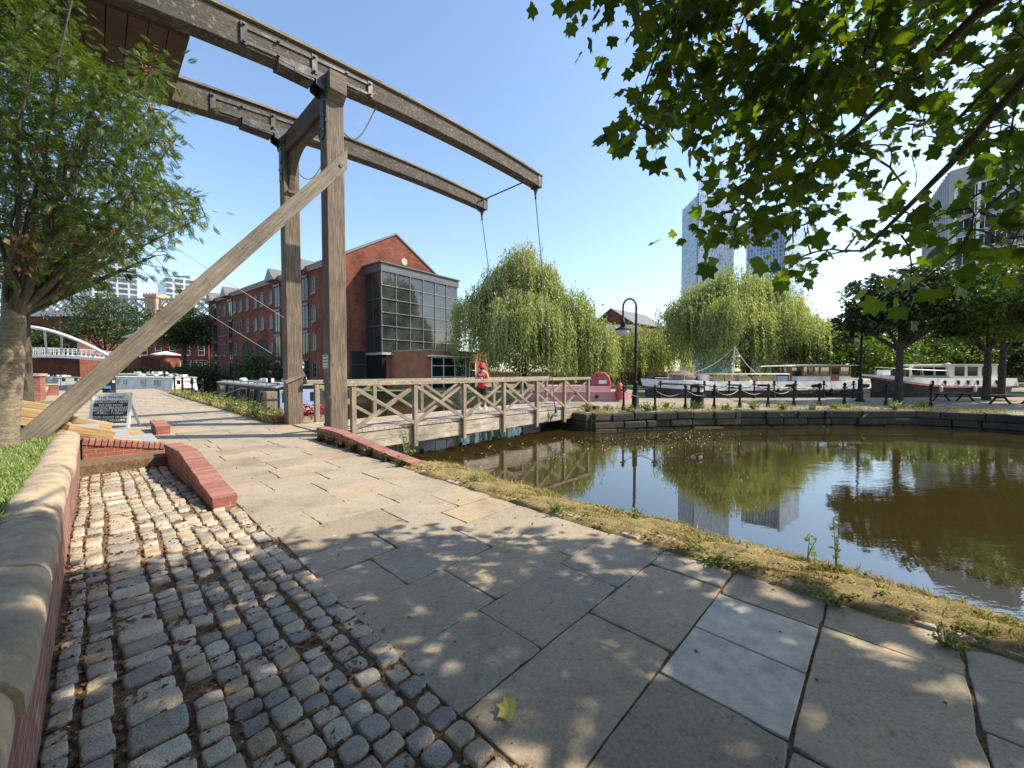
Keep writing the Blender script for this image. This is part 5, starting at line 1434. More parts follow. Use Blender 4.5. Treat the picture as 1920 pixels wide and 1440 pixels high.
# ------------------------------------------------------------------ the person on the bridge
def person():
    r = thing('person', 'person in a red bucket hat, red vest and dark shorts standing on the bridge deck', 'person', F(10.2, 11.25, .015), R(-12))
    J = {'pel': ((0,0,.93), .135,.105), 'wst': ((0,.0,1.08), .125,.09), 'chs': ((0,-.005,1.28), .155,.105), 'sho': ((0,-.01,1.42), .11,.075), 'nek': ((0,.0,1.50), .052,.052), 'hd0': ((0,.015,1.58), .072,.085), 'hd1': ((0,.02,1.68), .075,.09), 'hd2': ((0,.01,1.75), .04,.045)}
    E = [('pel','wst'), ('wst','chs'), ('chs','sho'), ('sho','nek'), ('nek','hd0'), ('hd0','hd1'), ('hd1','hd2')]
    for s, nm in ((-1,'l'), (1,'r')):
        fx = .02 if s > 0 else -.02; fy = .06 if s > 0 else -.05
        J.update({nm+'hip': ((s*.09,0,.88), .09,.09), nm+'thi': ((s*.10,.01+fy*.3,.68), .075,.075), nm+'kne': ((s*.105,.02+fy*.7,.49), .052,.052), nm+'cal': ((s*.105,-.005+fy,.34), .052,.055), nm+'ank': ((s*.105,-.01+fy,.09), .036,.036), nm+'toe': ((s*.12,.13+fy,.035), .036,.028)})
        E += [('pel',nm+'hip'), (nm+'hip',nm+'thi'), (nm+'thi',nm+'kne'), (nm+'kne',nm+'cal'), (nm+'cal',nm+'ank'), (nm+'ank',nm+'toe')]
        J.update({nm+'sh': ((s*.18,-.01,1.40), .058,.058), nm+'elb': ((s*.25,-.02,1.14), .04,.04), nm+'wri': ((s*.21,.16,1.02), .027,.027), nm+'hnd': ((s*.19,.24,1.03), .03,.018)})
        E += [('sho',nm+'sh'), (nm+'sh',nm+'elb'), (nm+'elb',nm+'wri'), (nm+'wri',nm+'hnd')]
        for k in range(5):
            q = nm+'f%d' % k; sp = (k-2)*.017; L = (.055,.075,.08,.075,.06)[k]
            if k == 0: J.update({q+'a': ((s*.16,.22,1.045), .011,.011), q+'b': ((s*.145,.25,1.05), .009,.009)}); E += [(nm+'wri', q+'a'), (q+'a', q+'b')]
            else: J.update({q+'a': ((s*(.19)+sp,.24+L*.55,1.03), .009,.009), q+'b': ((s*.19+sp,.24+L,1.005), .008,.008)}); E += [(nm+'hnd', q+'a'), (q+'a', q+'b')]
    keys = list(J); me = bpy.data.meshes.new('body'); bm = bmesh.new(); sk = bm.verts.layers.skin.verify()
    V = {}
    for k in keys:
        v = bm.verts.new(J[k][0]); v[sk].radius = (J[k][1], J[k][2]); V[k] = v
        if k == 'pel': v[sk].use_root = True
    for a, b_ in E: bm.edges.new((V[a], V[b_]))
    bm.to_mesh(me); bm.free(); me.materials.append(M['skin'])
    o = bpy.data.objects.new('body', me); COL.objects.link(o); o.parent = r
    o.modifiers.new('skin', 'SKIN'); sd = o.modifiers.new('sub', 'SUBSURF'); sd.levels = 1; sd.render_levels = 2
    def loft(rings, n=18, name='x', mat=None, smooth=True):
        m = MB(); vs = []; fs = []
        for cx, cy, z, rx, ry in rings:
            for k in range(n): t = 2*PI*k/n; vs.append((cx+rx*math.cos(t), cy+ry*math.sin(t), z))
        for i in range(len(rings)-1):
            for k in range(n): fs.append((i*n+k, i*n+(k+1) % n, (i+1)*n+(k+1) % n, (i+1)*n+k))
        m.add(vs, fs, smooth=True); return m.build(name, mat, r)
    sh = loft([(0,0,.82,.185,.145), (0,0,.95,.175,.135), (0,0,1.1,.158,.118), (0,-.005,1.28,.185,.128), (0,-.01,1.38,.195,.112), (0,-.01,1.44,.135,.085), (0,0,1.485,.075,.07)], name='vest', mat=M['red_cloth'])
    m = MB(); rnd = random.Random(1)
    for k in range(6): m.box((-.085+k*.034, -.128, 1.335), (.024, .02, .052))
    m.box((-.035,-.142,1.19), (.035,.03,.10)); m.box((.035,-.142,1.19), (.035,.03,.10)); m.build('back_print', M['white'], sh)
    st = MB()
    for s in (-1, 1):
        q = (.06 if s > 0 else -.05)
        vs = []; n = 14
        for cx, cy, z, rx in ((s*.085,0,.90,.115), (s*.10,q*.3,.70,.105), (s*.105,q*.55,.56,.10)):
            for k in range(n): t = 2*PI*k/n; vs.append((cx+rx*math.cos(t), cy+rx*1.05*math.sin(t), z))
        st.add(vs, [(i*n+k, i*n+(k+1) % n, (i+1)*n+(k+1) % n, (i+1)*n+k) for i in range(2) for k in range(n)], smooth=True)
    st.build('shorts', M['dark_cloth'], r)
    for s in (-1, 1):
        q = (.06 if s > 0 else -.05)
        m = MB(); m.lathe([(.045,.0), (.052,.03), (.05,.10), (.046,.17), (.048,.175)], (s*.105, -.01+q, 0), 12)
        m.prism([(-.05,0), (.19,0), (.19,.04), (.12,.075), (.02,.10), (-.05,.09)], 'x', s*.105-.045, s*.105+.045)
        m.v = [(x, y+ (q if i >= 60 else 0), z) for i, (x, y, z) in enumerate(m.v)]
        m.build('shoe', M['white'], r)
    hat = loft([(0,.01,1.605,.155,.165), (0,.01,1.625,.145,.155), (0,.01,1.68,.108,.118), (0,.01,1.765,.094,.102), (0,.01,1.785,.07,.075), (0,.01,1.79,.004,.004)], name='bucket_hat', mat=M['red_cloth'])
    hr = loft([(0,0,1.52,.06,.05), (0,-.012,1.58,.079,.082), (0,-.005,1.66,.085,.095)], name='hair', mat=M['dark_cloth'])
M['skin'] = m_plain('skin', (.48,.30,.21), .55, .06, 6, 0)
M['red_cloth'] = m_plain('red_cloth', (.56,.025,.05), .8, .12, 9, .1)
M['dark_cloth'] = m_plain('dark_cloth', (.02,.022,.03), .85, .2, 9, .1)
person()
# ------------------------------------------------------------------ vegetation
M['bark_plane'] = m_bark('plane_bark', (.05,.042,.03), (.10,.085,.06), (.17,.15,.11))
M['bark_rowan'] = m_bark('rowan_bark', (.11,.085,.06), (.20,.165,.12), (.30,.26,.20), (2.5, 2.5, 9))
M['bark_limb'] = m_bark('limb_bark', (.05,.04,.03), (.09,.075,.055), (.14,.12,.09))
M['bark_dark'] = m_bark('dark_bark', (.028,.023,.018), (.055,.045,.034), (.09,.075,.055))
M['lf_plane'] = m_leaf('plane_leaves', [(0,(.026,.050,.009)), (.5,(.045,.078,.013)), (.85,(.075,.115,.02)), (1,(.11,.13,.025))], .38, .5, (2.5,2.7,.55), .2)
M['lf_rowan'] = m_leaf('rowan_leaves', [(0,(.042,.07,.014)), (.5,(.072,.112,.022)), (.9,(.11,.155,.03)), (1,(.17,.185,.045))], .34, .4, (1.4,1.6,.5), .4)
M['lf_willow'] = m_leaf('willow_leaves', [(0,(.18,.215,.08)), (.4,(.27,.30,.12)), (.8,(.355,.375,.16)), (1,(.45,.45,.22))], .40, .5, (1.3,1.4,.5), .3)
M['lf_dark'] = m_leaf('dark_leaves', [(0,(.022,.042,.014)), (.6,(.04,.068,.018)), (1,(.07,.10,.025))], .25, .45, (1.3,1.5,.5), .35)
M['lf_lime'] = m_leaf('lime_leaves', [(0,(.05,.085,.018)), (.6,(.085,.13,.028)), (1,(.14,.18,.04))], .38, .45, (1.6,1.8,.5), .35)
M['lf_quay'] = m_leaf('quay_tree_leaves', [(0,(.018,.034,.009)), (.6,(.030,.052,.012)), (1,(.06,.085,.018))], .32, .45, (1.6,1.8,.5), .35)
M['lf_weed'] = m_leaf('weed_leaves', [(0,(.10,.15,.04)), (.6,(.17,.22,.06)), (1,(.30,.29,.12))], .35, .5, (1.3,1.4,.5), .3)
M['lf_dry'] = m_leaf('dry_grass', [(0,(.30,.25,.11)), (.4,(.41,.35,.14)), (.75,(.27,.28,.08)), (1,(.50,.43,.23))], .2, .8, (1.2,1.2,.5), .1)
M['lf_brown'] = m_leaf('brown_litter', [(0,(.09,.045,.02)), (.5,(.17,.09,.04)), (.85,(.26,.16,.08)), (1,(.36,.27,.15))], .1, .8, (1.2,1.1,.6), .1)
M['berry'] = m_plain('brown_berries', (.28,.085,.035), .6, .3, 20, 0)
DIA = [(0,0,0), (.45,.32,.03), (1,0,-.05), (.45,-.32,.03)]; DIAF = [(0,1,2), (0,2,3)]
QUADT = [(0,0,0), (.5,.42,.06), (1,0,0), (.5,-.42,.06)]; QUADF = [(0,1,2,3)]

def pts_limb(p, q, bend=.15, n=6, rnd=random):
    p, q = Vector(p), Vector(q); L = (q-p).length; o = Vector((rnd.uniform(-1,1), rnd.uniform(-1,1), rnd.uniform(-.3,1)))*L*bend
    return [p.lerp(q, i/n) + o*math.sin(PI*i/n)*.6 for i in range(n+1)]

def tree(name, label, loc, trunk_h, lobes, n, size, leaf, bark, r0=.2, group=None, cat='tree', seed=1, lean=(0,0), gap=.25, fork=5):
    """lobes: list of (dx, dy, z, rx, rz). Leaves lie on uneven clumps spread through each lobe."""
    rnd = random.Random(seed); g = np.random.default_rng(seed)
    r = thing(name, label, cat, loc, 0, group)
    m = MB(); top = (lean[0], lean[1], trunk_h)
    m.tube([(0,0,-.3), (0,0,.08), (lean[0]*.3, lean[1]*.3, trunk_h*.35), top], [r0*1.5, r0*1.15, r0*.95, r0*.8], 10)
    for dx, dy, z, rx, rz in lobes[:fork*2]:
        P = pts_limb(top, (dx, dy, z+rz*.25), .12, 5, rnd); m.tube(P, [r0*.62*(1-i/6.5) for i in range(6)], 6)
        for _ in range(3):
            e = (dx+rnd.uniform(-.7,.7)*rx, dy+rnd.uniform(-.7,.7)*rx, z+rnd.uniform(-.4,.6)*rz); Q = pts_limb(P[3], e, .15, 4, rnd); m.tube(Q, [r0*.24*(1-i/5) for i in range(5)], 5)
    m.build('trunk', bark, r)
    wts = np.array([l[3]**2*l[4] for l in lobes]); wts = wts/wts.sum()
    C = []; U = []
    for (dx, dy, z, rx, rz), w in zip(lobes, wts):
        k = int(n*w); nc = max(8, int(k/55))
        cd = g.normal(size=(nc,3)); cd /= np.linalg.norm(cd, axis=1, keepdims=True); cr = g.random(nc)**.42
        cc = cd*cr[:,None]*np.array([rx,rx,rz]) + np.array([dx,dy,z])
        idx = g.integers(0, nc, k); cs = rx*(.16+.22*g.random(nc))
        d = g.normal(size=(k,3)); d /= np.linalg.norm(d, axis=1, keepdims=True)
        C.append(cc[idx] + d*(cs[idx]*g.random(k)**.4)[:,None]*np.array([1.15,1.15,.7])); U.append(d)
    C = np.concatenate(C); U = np.concatenate(U)
    keep = C[:,2] > trunk_h*.62; C, U = C[keep], U[keep]
    X = U*.6 + g.normal(size=C.shape)*.6 + np.array([0,0,-.25]); Yv = g.normal(size=C.shape)*.7; Yv[:, :2] += np.cross(np.concatenate([U[:, :2], np.zeros((len(U),1))], 1), [0,0,1])[:, :2]
    leaf_mesh('crown', leaf, C, X, Yv, size*g.uniform(.6,1.35,len(C)), DIA, DIAF, parent=r)
    return r

def willow(label, loc, domes, nb, per, leaf_len, seed, zmin=.6, group=None):
    g = np.random.default_rng(seed); rnd = random.Random(seed)
    r = thing('weeping_willow', label, 'willow tree', loc, 0, group)
    m = MB(); top = Vector((.4, 0, 3.2)); m.tube([(0,0,-.3), (0,0,.3), (.2,.1,1.6), top], [.75,.5,.42,.38], 10)
    for dx, dy, z, rx, rz in domes:
        for _ in range(3):
            e = (dx+rnd.uniform(-.55,.55)*rx, dy+rnd.uniform(-.5,.5)*rx, z+rz*rnd.uniform(.1,.7)); P = pts_limb(top, e, .12, 6, rnd); m.tube(P, [.26*(1-i/7.2) for i in range(7)], 6)
            for _ in range(2):
                q = P[4]+Vector((rnd.uniform(-2,2), rnd.uniform(-2,2), rnd.uniform(0,2))); m.tube(pts_limb(P[3], q, .1, 3, rnd), [.09,.07,.05,.03], 5)
    m.build('trunk', M['bark_dark'], r)
    C = []; X = []
    w = np.array([d[3]*d[4] for d in domes]); w = w/w.sum()
    for _ in range(nb):
        dx, dy, z, rx, rz = domes[g.choice(len(domes), p=w)]
        th = g.uniform(0, 2*PI); el = np.arcsin(g.uniform(-.1, 1.0)); rr = g.uniform(.5, 1.0)**.5
        base = np.array([dx+rx*rr*np.cos(el)*np.cos(th), dy+rx*rr*np.cos(el)*np.sin(th), z+rz*rr*np.sin(el)])
        blen = g.uniform(1.0, 4.8)*(1.25 if np.sin(el) < .45 else .75); spread = g.uniform(.25,.7)
        out = np.array([np.cos(th), np.sin(th), 0])*g.uniform(.1,.6)
        if np.sin(base[0]*1.15+seed)*np.sin(base[2]*1.05+base[1]*.8) < -.38: continue
        for _ in range(per):
            s0 = base + g.normal(size=3)*np.array([spread,spread,.35]); L = blen*g.uniform(.6,1.15); k = max(4, int(L/ (leaf_len*.42)))
            t = (np.arange(k)+g.random(k)*.7)/k
            P = s0[None,:] + out[None,:]*(np.minimum(t*1.6,1))[:,None]*.8 - np.array([0,0,1])[None,:]*(t**1.25*L)[:,None] + np.array([0,0,.35])*np.sin(np.minimum(t*3,1)*PI)[:,None]
            P += g.normal(size=P.shape)*.05
            P = P[P[:,2] > zmin + g.uniform(0,1.2)]
            C.append(P); d = np.tile(np.array([out[0]*.6, out[1]*.6, -1.0]), (len(P),1)) + g.normal(size=P.shape)*.42; X.append(d)
    C = np.concatenate(C); X = np.concatenate(X)
    leaf_mesh('crown', M['lf_willow'], C, X, rnd_unit(len(C)), leaf_len*RNG.uniform(.6,1.3,len(C)), [(0,0,0), (.4,.16,.02), (1,0,0), (.4,-.16,.02)], QUADF, parent=r)
    return r
p = px(978, 730, 41)
willow('tall weeping willow behind the bridge railing and the red hatted person', (p.x, p.y, -.3), [(.3,0,11.2,2.5,3.2), (-1.8,.4,10.2,1.9,2.4), (2.2,0,9.6,2.0,2.6), (-4.6,-.5,7.2,2.0,2.6), (-3.0,-1,8.8,1.7,2.0), (4.4,0,7.6,2.5,2.8), (6.6,-.5,5.2,1.9,2.6), (0,-2.4,6.4,3.6,3.0), (3.2,-1.8,5.6,2.4,2.4), (8.0,0,3.6,1.3,1.9)], 1050, 8, .28, 21, zmin=.2)
p = px(1395, 730, 43)
willow('broad weeping willow behind the mast of the white barge', (p.x, p.y, -.3), [(-6.0,0,7.2,2.4,2.6), (-4.2,.5,8.8,2.4,2.6), (-1.2,0,9.8,2.9,2.9), (1.8,.3,9.4,2.4,2.4), (3.6,0,7.2,2.6,2.4), (5.8,0,5.7,2.4,2.4), (-3,-2.8,6.4,3.4,3.2), (2,-2.8,5.8,3.2,3.0), (7.6,0,4.8,1.8,2.5), (4.6,-2,4.8,2.4,2.4)], 1300, 8, .29, 22, zmin=1.2)
p = px(1195, 730, 52)
willow('smaller weeping willow between the two big willows behind the tall lamp post', (p.x, p.y, -.3), [(0,0,4.9,4.0,2.6), (-4,0,4.4,2.8,2.4), (4,-.5,5.0,2.8,2.3)], 420, 6, .36, 23, zmin=1.0)

# trees round the quay
p = gx(1684, 754, -.25)
tree('plane_tree', 'dark quay tree with a burred trunk next to the black chain posts', p, 2.9, [(0,0,5.1,1.9,1.5), (-1.9,-.3,4.7,1.4,1.1), (1.6,.2,4.9,1.7,1.3), (.2,-.8,6.3,1.6,1.2), (-1.0,.6,5.9,1.5,1.2), (2.9,-.2,4.6,1.2,1.0), (-2.7,0,4.2,.9,.8), (2.2,.4,6.2,1.5,1.2), (3.9,.2,5.4,1.3,1.1)], 15000, .22, M['lf_quay'], M['bark_dark'], .19, 'trees on the far quay', seed=31)
p = gx(1849, 750, -.25)
tree('plane_tree', 'leafy quay tree with a slim trunk behind the low bench', p, 2.8, [(0,0,5.0,2.0,1.7), (-1.8,0,4.7,1.6,1.3), (1.9,.3,5.2,1.9,1.6), (.3,-.6,6.6,1.8,1.4), (-2.9,.2,5.0,1.2,1.0)], 12000, .23, M['lf_lime'], M['bark_dark'], .18, 'trees on the far quay', seed=32)
p = gx(1877, 747, -.25)
tree('plane_tree', 'second slim trunked quay tree, behind the bench with the sunlit seat', p, 3.0, [(.4,0,5.6,2.2,1.9), (2.4,0,5.4,2.0,1.7), (0,.8,7.0,2.0,1.6)], 9000, .25, M['lf_lime'], M['bark_dark'], .18, 'trees on the far quay', seed=33)
tree('plane_tree', 'bushy quay tree spreading over the low bench with the sunlit seat', (27.2, 20.0, -.25), 3.0, [(0,0,5.2,2.2,1.7), (-2.0,-.2,5.0,1.7,1.4), (-.6,-.4,6.8,2.2,1.6), (2,.3,5.6,2,1.7), (-3.2,.4,5.6,1.3,1.1)], 11000, .24, M['lf_lime'], M['bark_dark'], .2, 'trees on the far quay', seed=34)
BG = [  # px u, Y, lobes, n, size, leaf, label, seed, trunk
 (1600, 38, [(0,0,3.2,3.0,2.4), (3.2,0,3.0,2.6,2.2), (-2.6,.5,3.6,2.0,2.4), (1.5,1,5.2,2.0,1.8)], 9000, .30, 'lf_lime', 'sunlit bushy tree behind the barge wheelhouse', 41, 1.0),
 (1700, 46, [(0,0,4.2,3.6,3.0), (4.5,0,4.6,3.6,3.2), (-3.5,0,3.6,2.8,2.4), (1,0,7.4,3,2.2)], 9000, .36, 'lf_lime', 'green tree behind the quay tree with the burred trunk', 42, 1.4),
 (1800, 52, [(0,0,5,5,3.8), (6,0,5.5,5,4.2), (12,2,6,5,4.5), (-4,0,4,3,3)], 9000, .46, 'lf_quay', 'wide dark tree mass at the foot of the apartment block', 43, 1.5),
 (1530, 58, [(0,0,5.6,4,3.2), (4.5,0,6.4,3.6,3.0), (8,0,5.8,3.6,3.2)], 6000, .42, 'lf_lime', 'pale green tree peeping out right of the broad willow', 44, 2.0),
 (985, 70, [(0,0,4.2,5,3.0), (8,0,4.6,5,3.0), (-7,0,4.6,4.5,3.0)], 7000, .5, 'lf_dark', 'dark hedge like trees behind the boundary wall and the tall willow', 49, 1.2),
 (1880, 47, [(0,0,4.2,3.5,3.2), (5,0,4.8,4,3.4), (-4,0,3.6,3,2.6)], 7000, .42, 'lf_quay', 'shaded tree behind the stern of the motor cruiser', 50, 1.4),
 (1120, 62, [(0,0,4.4,5,2.6), (7,0,4.6,4.5,2.6), (-6,0,4.4,4,2.6)], 6000, .45, 'lf_lime', 'low green trees below the brick mill', 45, 1.5),
 (348, 66, [(0,0,6.0,4.0,2.7), (-3.0,0,7.6,3.0,2.1), (2.6,-.3,6.9,2.9,1.9), (.2,0,9.0,2.6,1.5), (3.4,0,4.8,2.4,1.5), (-3.2,0,5.0,2.4,1.5)], 12000, .36, 'lf_dark', 'dark green spreading tree on the pub terrace left of the warehouse', 46, 3.0),
 (200, 86, [(0,0,8.4,6.0,4.2), (-5.6,0,9.2,4.9,3.6), (5.4,-.2,8.0,4.9,3.6), (1,0,13,5.0,2.8), (-3.5,0,12.4,4,2.8), (8.8,0,6.4,3.6,3)], 13000, .38, 'lf_dark', 'big dark green tree behind the white arched footbridge', 47, 3.0),
 (60, 88, [(0,0,6,4.4,3.4), (-6,0,7,5,4), (4,0,5,3.4,3)], 7000, .45, 'lf_dark', 'dark tree behind the left end of the footbridge', 48, 3.0),
]
for u, Y, lobes, n, size, lf, lab, seed, th in BG:
    p = px(u, 730, Y); tree('tree', lab, (p.x, p.y, -.3 if Y < 60 or u > 900 else 2.1), th, lobes, n, size, M[lf], M['bark_dark'], .3, 'trees in the background', seed=seed)
for x, y, sd in ((52, 30, 51), (60, 22, 52)):  # out of view, added for the glass box to reflect
    tree('tree', ('tall leafy tree beyond the right edge of the quay', 'leafy tree near the right corner of the basin')[sd-51], (x, y, -.25), 3.0, [(0,0,7,4.5,4), (4,0,8,4,4), (-3.5,0,6.5,3.5,3), (0,0,11,3.5,2.5)], 6000, .5, M['lf_quay'], M['bark_dark'], .3, 'trees in the background', seed=sd)
def shrub(label, loc, rx, rz, n, size, leaf, seed, name='shrub'):
    g = np.random.default_rng(seed); r = thing(name, label, 'shrub', loc)
    m = MB(); rnd = random.Random(seed)
    for k in range(6): m.tube(pts_limb((0,0,-.2), (rnd.uniform(-.6,.6)*rx, rnd.uniform(-.6,.6)*rx, rz*rnd.uniform(.6,1.3)), .1, 3, rnd), [.04,.03,.02,.01], 5)
    m.build('stem', M['bark_dark'], r)
    d = g.normal(size=(n,3)); d /= np.linalg.norm(d, axis=1, keepdims=True); d[:,2] = np.abs(d[:,2])*1.5-.3
    lump = 1+.25*np.sin(d[:,0]*7+seed)*np.cos(d[:,1]*6+d[:,2]*5)
    C = d*(g.random(n)**.35*lump)[:,None]*np.array([rx,rx,rz]); C[:,2] = np.maximum(C[:,2], .0)
    leaf_mesh('foliage', leaf, C, d+g.normal(size=d.shape)*.6, g.normal(size=d.shape), size*g.uniform(.6,1.3,n), DIA, DIAF, parent=r); return r
p = px(500, 715, 47.5); shrub('dark bush growing from the foot of the warehouse arches', (p.x+.3, p.y-2.2, -.95), 2.8, 3.7, 3500, .34, M['lf_dark'], 61)
p = px(478, 715, 50); shrub('dark bush at the waterside left of the warehouse arches', (p.x-.5, p.y-.5, -.95), 2.0, 1.5, 1500, .3, M['lf_dark'], 62)
p = px(386, 720, 56); shrub('dark bushes at the far corner of the warehouse', (p.x-2, p.y+2, -.95), 3.2, 3.0, 2500, .36, M['lf_dark'], 63)
for k, (u, Y) in enumerate(((235, 66), (270, 64), (330, 62), (365, 60), (300, 63))):
    p = px(u, 710, Y); shrub(['green bush under the right end of the footbridge', 'green bush on the far canal bank behind the turquoise boat', 'green bush on the far bank below the parasol', 'green bush on the far bank near the warehouse corner', 'green bush on the far bank between the two terrace trees'][k], (p.x, p.y-1, -.8), 3.0, 2.2, 1400, .36, M['lf_dark'], 64+k)
# rough green lawn strip under the willows and a low wall behind them
m = MB(); m.grid(40, 4, lambda u, v: (-14+u*44, 34.6+v*10-.0, -.285+.02*math.sin(u*60+v*9)), False); m.build('lawn', M['turf'], kind='structure')
r = thing('boundary_wall', 'long pale brick boundary wall behind the willow trunks', 'wall', (15, 54, -.3)); m = MB(); m.bx(-26, 30, -.2, .2, 0, 1.5); m.build('wall', M['brick_far2'], r); m = MB(); m.bx(-26, 30, -.3, .3, 1.502, 1.62); m.build('coping', M['stone'], r)

# ------------------------------------------------------------------ the overhanging plane tree (trunk stands just right of and behind the camera)
PL = []; 
LOBE = [(0,1.0), (20,.64), (46,.94), (72,.60), (100,.78), (135,.46), (165,.26)]
out = [(-.02,0)]
for a, rr in LOBE[::-1]: out.append((.30+rr*.70*math.cos(R(a))*(1 if a < 90 else 1), rr*.70*math.sin(R(a))))
for a, rr in LOBE[1:]: out.append((.30+rr*.70*math.cos(R(a)), -rr*.70*math.sin(R(a))))
PT = [(.30,0,0)] + [(x, y, -.16*(abs(y)**1.4) - .10*max(0,x-.3)**2 + .03*math.sin(7*x+5*y)) for x, y in out]
PF = [(0, i, i+1 if i < len(out) else 1) for i in range(1, len(out)+1)]
class Grow:
    """nodes of a growing branch system: a new twig starts from the nearest existing node"""
    def __init__(s, limbs, skip=3):
        pts = []
        for P in limbs:
            for a_, b_ in zip(P[skip:-1], P[skip+1:]):
                for j in range(4): pts.append(tuple(a_.lerp(b_, j/4)))
            pts.append(tuple(P[-1]))
        s.a = np.array(pts)
    def nearest(s, p):
        d = np.linalg.norm(s.a - np.array(tuple(p)), axis=1) + np.maximum(0, p.z-.15-s.a[:,2])*0.0 + np.maximum(0, .12-np.linalg.norm(s.a - np.array(tuple(p)), axis=1))*4
        k = int(d.argmin()); return Vector(s.a[k]), d[k]
    def dist(s, p): return float(np.linalg.norm(s.a - np.array(tuple(p)), axis=1).min())
    def add(s, P): s.a = np.concatenate([s.a, np.array([tuple(q) for q in P])])
SUNL = Vector((math.cos(R(44.3))*math.cos(R(5)), math.cos(R(44.3))*math.sin(R(5)), math.sin(R(44.3))))
def shadow_ok(p, rr=.0):
    t = p[2]/SUNL.z; x, y = p[0]-SUNL.x*t, p[1]-SUNL.y*t
    a, c = AB(x, y)
    if a > 3.22 - rr: return False
    lim = 3.72 + (.34*(x+1) if x < -1 else 0) - (.45*(x-.2) if x > .2 else 0)
    return y < lim - rr
def inpoly(u, v, P):
    c = False; j = len(P)-1
    for i in range(len(P)):
        if (P[i][1] > v) != (P[j][1] > v) and u < (P[j][0]-P[i][0])*(v-P[i][1])/(P[j][1]-P[i][1])+P[i][0]: c = not c
        j = i
    return c
REG = [[(1060,-60), (1060,0), (1090,15), (1150,20), (1195,90), (1240,45), (1330,60), (1330,-60)],
       [(1260,-60), (1245,100), (1215,185), (1180,240), (1225,262), (1262,300), (1320,250), (1385,285), (1400,340), (1440,330), (1500,300), (1560,330), (1640,290), (1730,260), (1800,180), (1990,160), (1990,-60)],
       [(1390,290), (1395,360), (1345,410), (1335,440), (1395,450), (1430,415), (1475,405), (1475,450), (1480,525), (1520,535), (1512,460), (1528,400), (1540,330), (1480,300)],
       [(1560,330), (1600,330), (1625,400), (1610,470), (1620,520), (1660,545), (1740,560), (1790,505), (1990,470), (1990,330), (1900,395), (1810,370), (1760,400), (1700,330), (1640,340)],
       [(1780,160), (1760,260), (1820,300), (1880,330), (1990,320), (1990,150)]]
DENS = [.8, .85, 1.15, .45, .45]
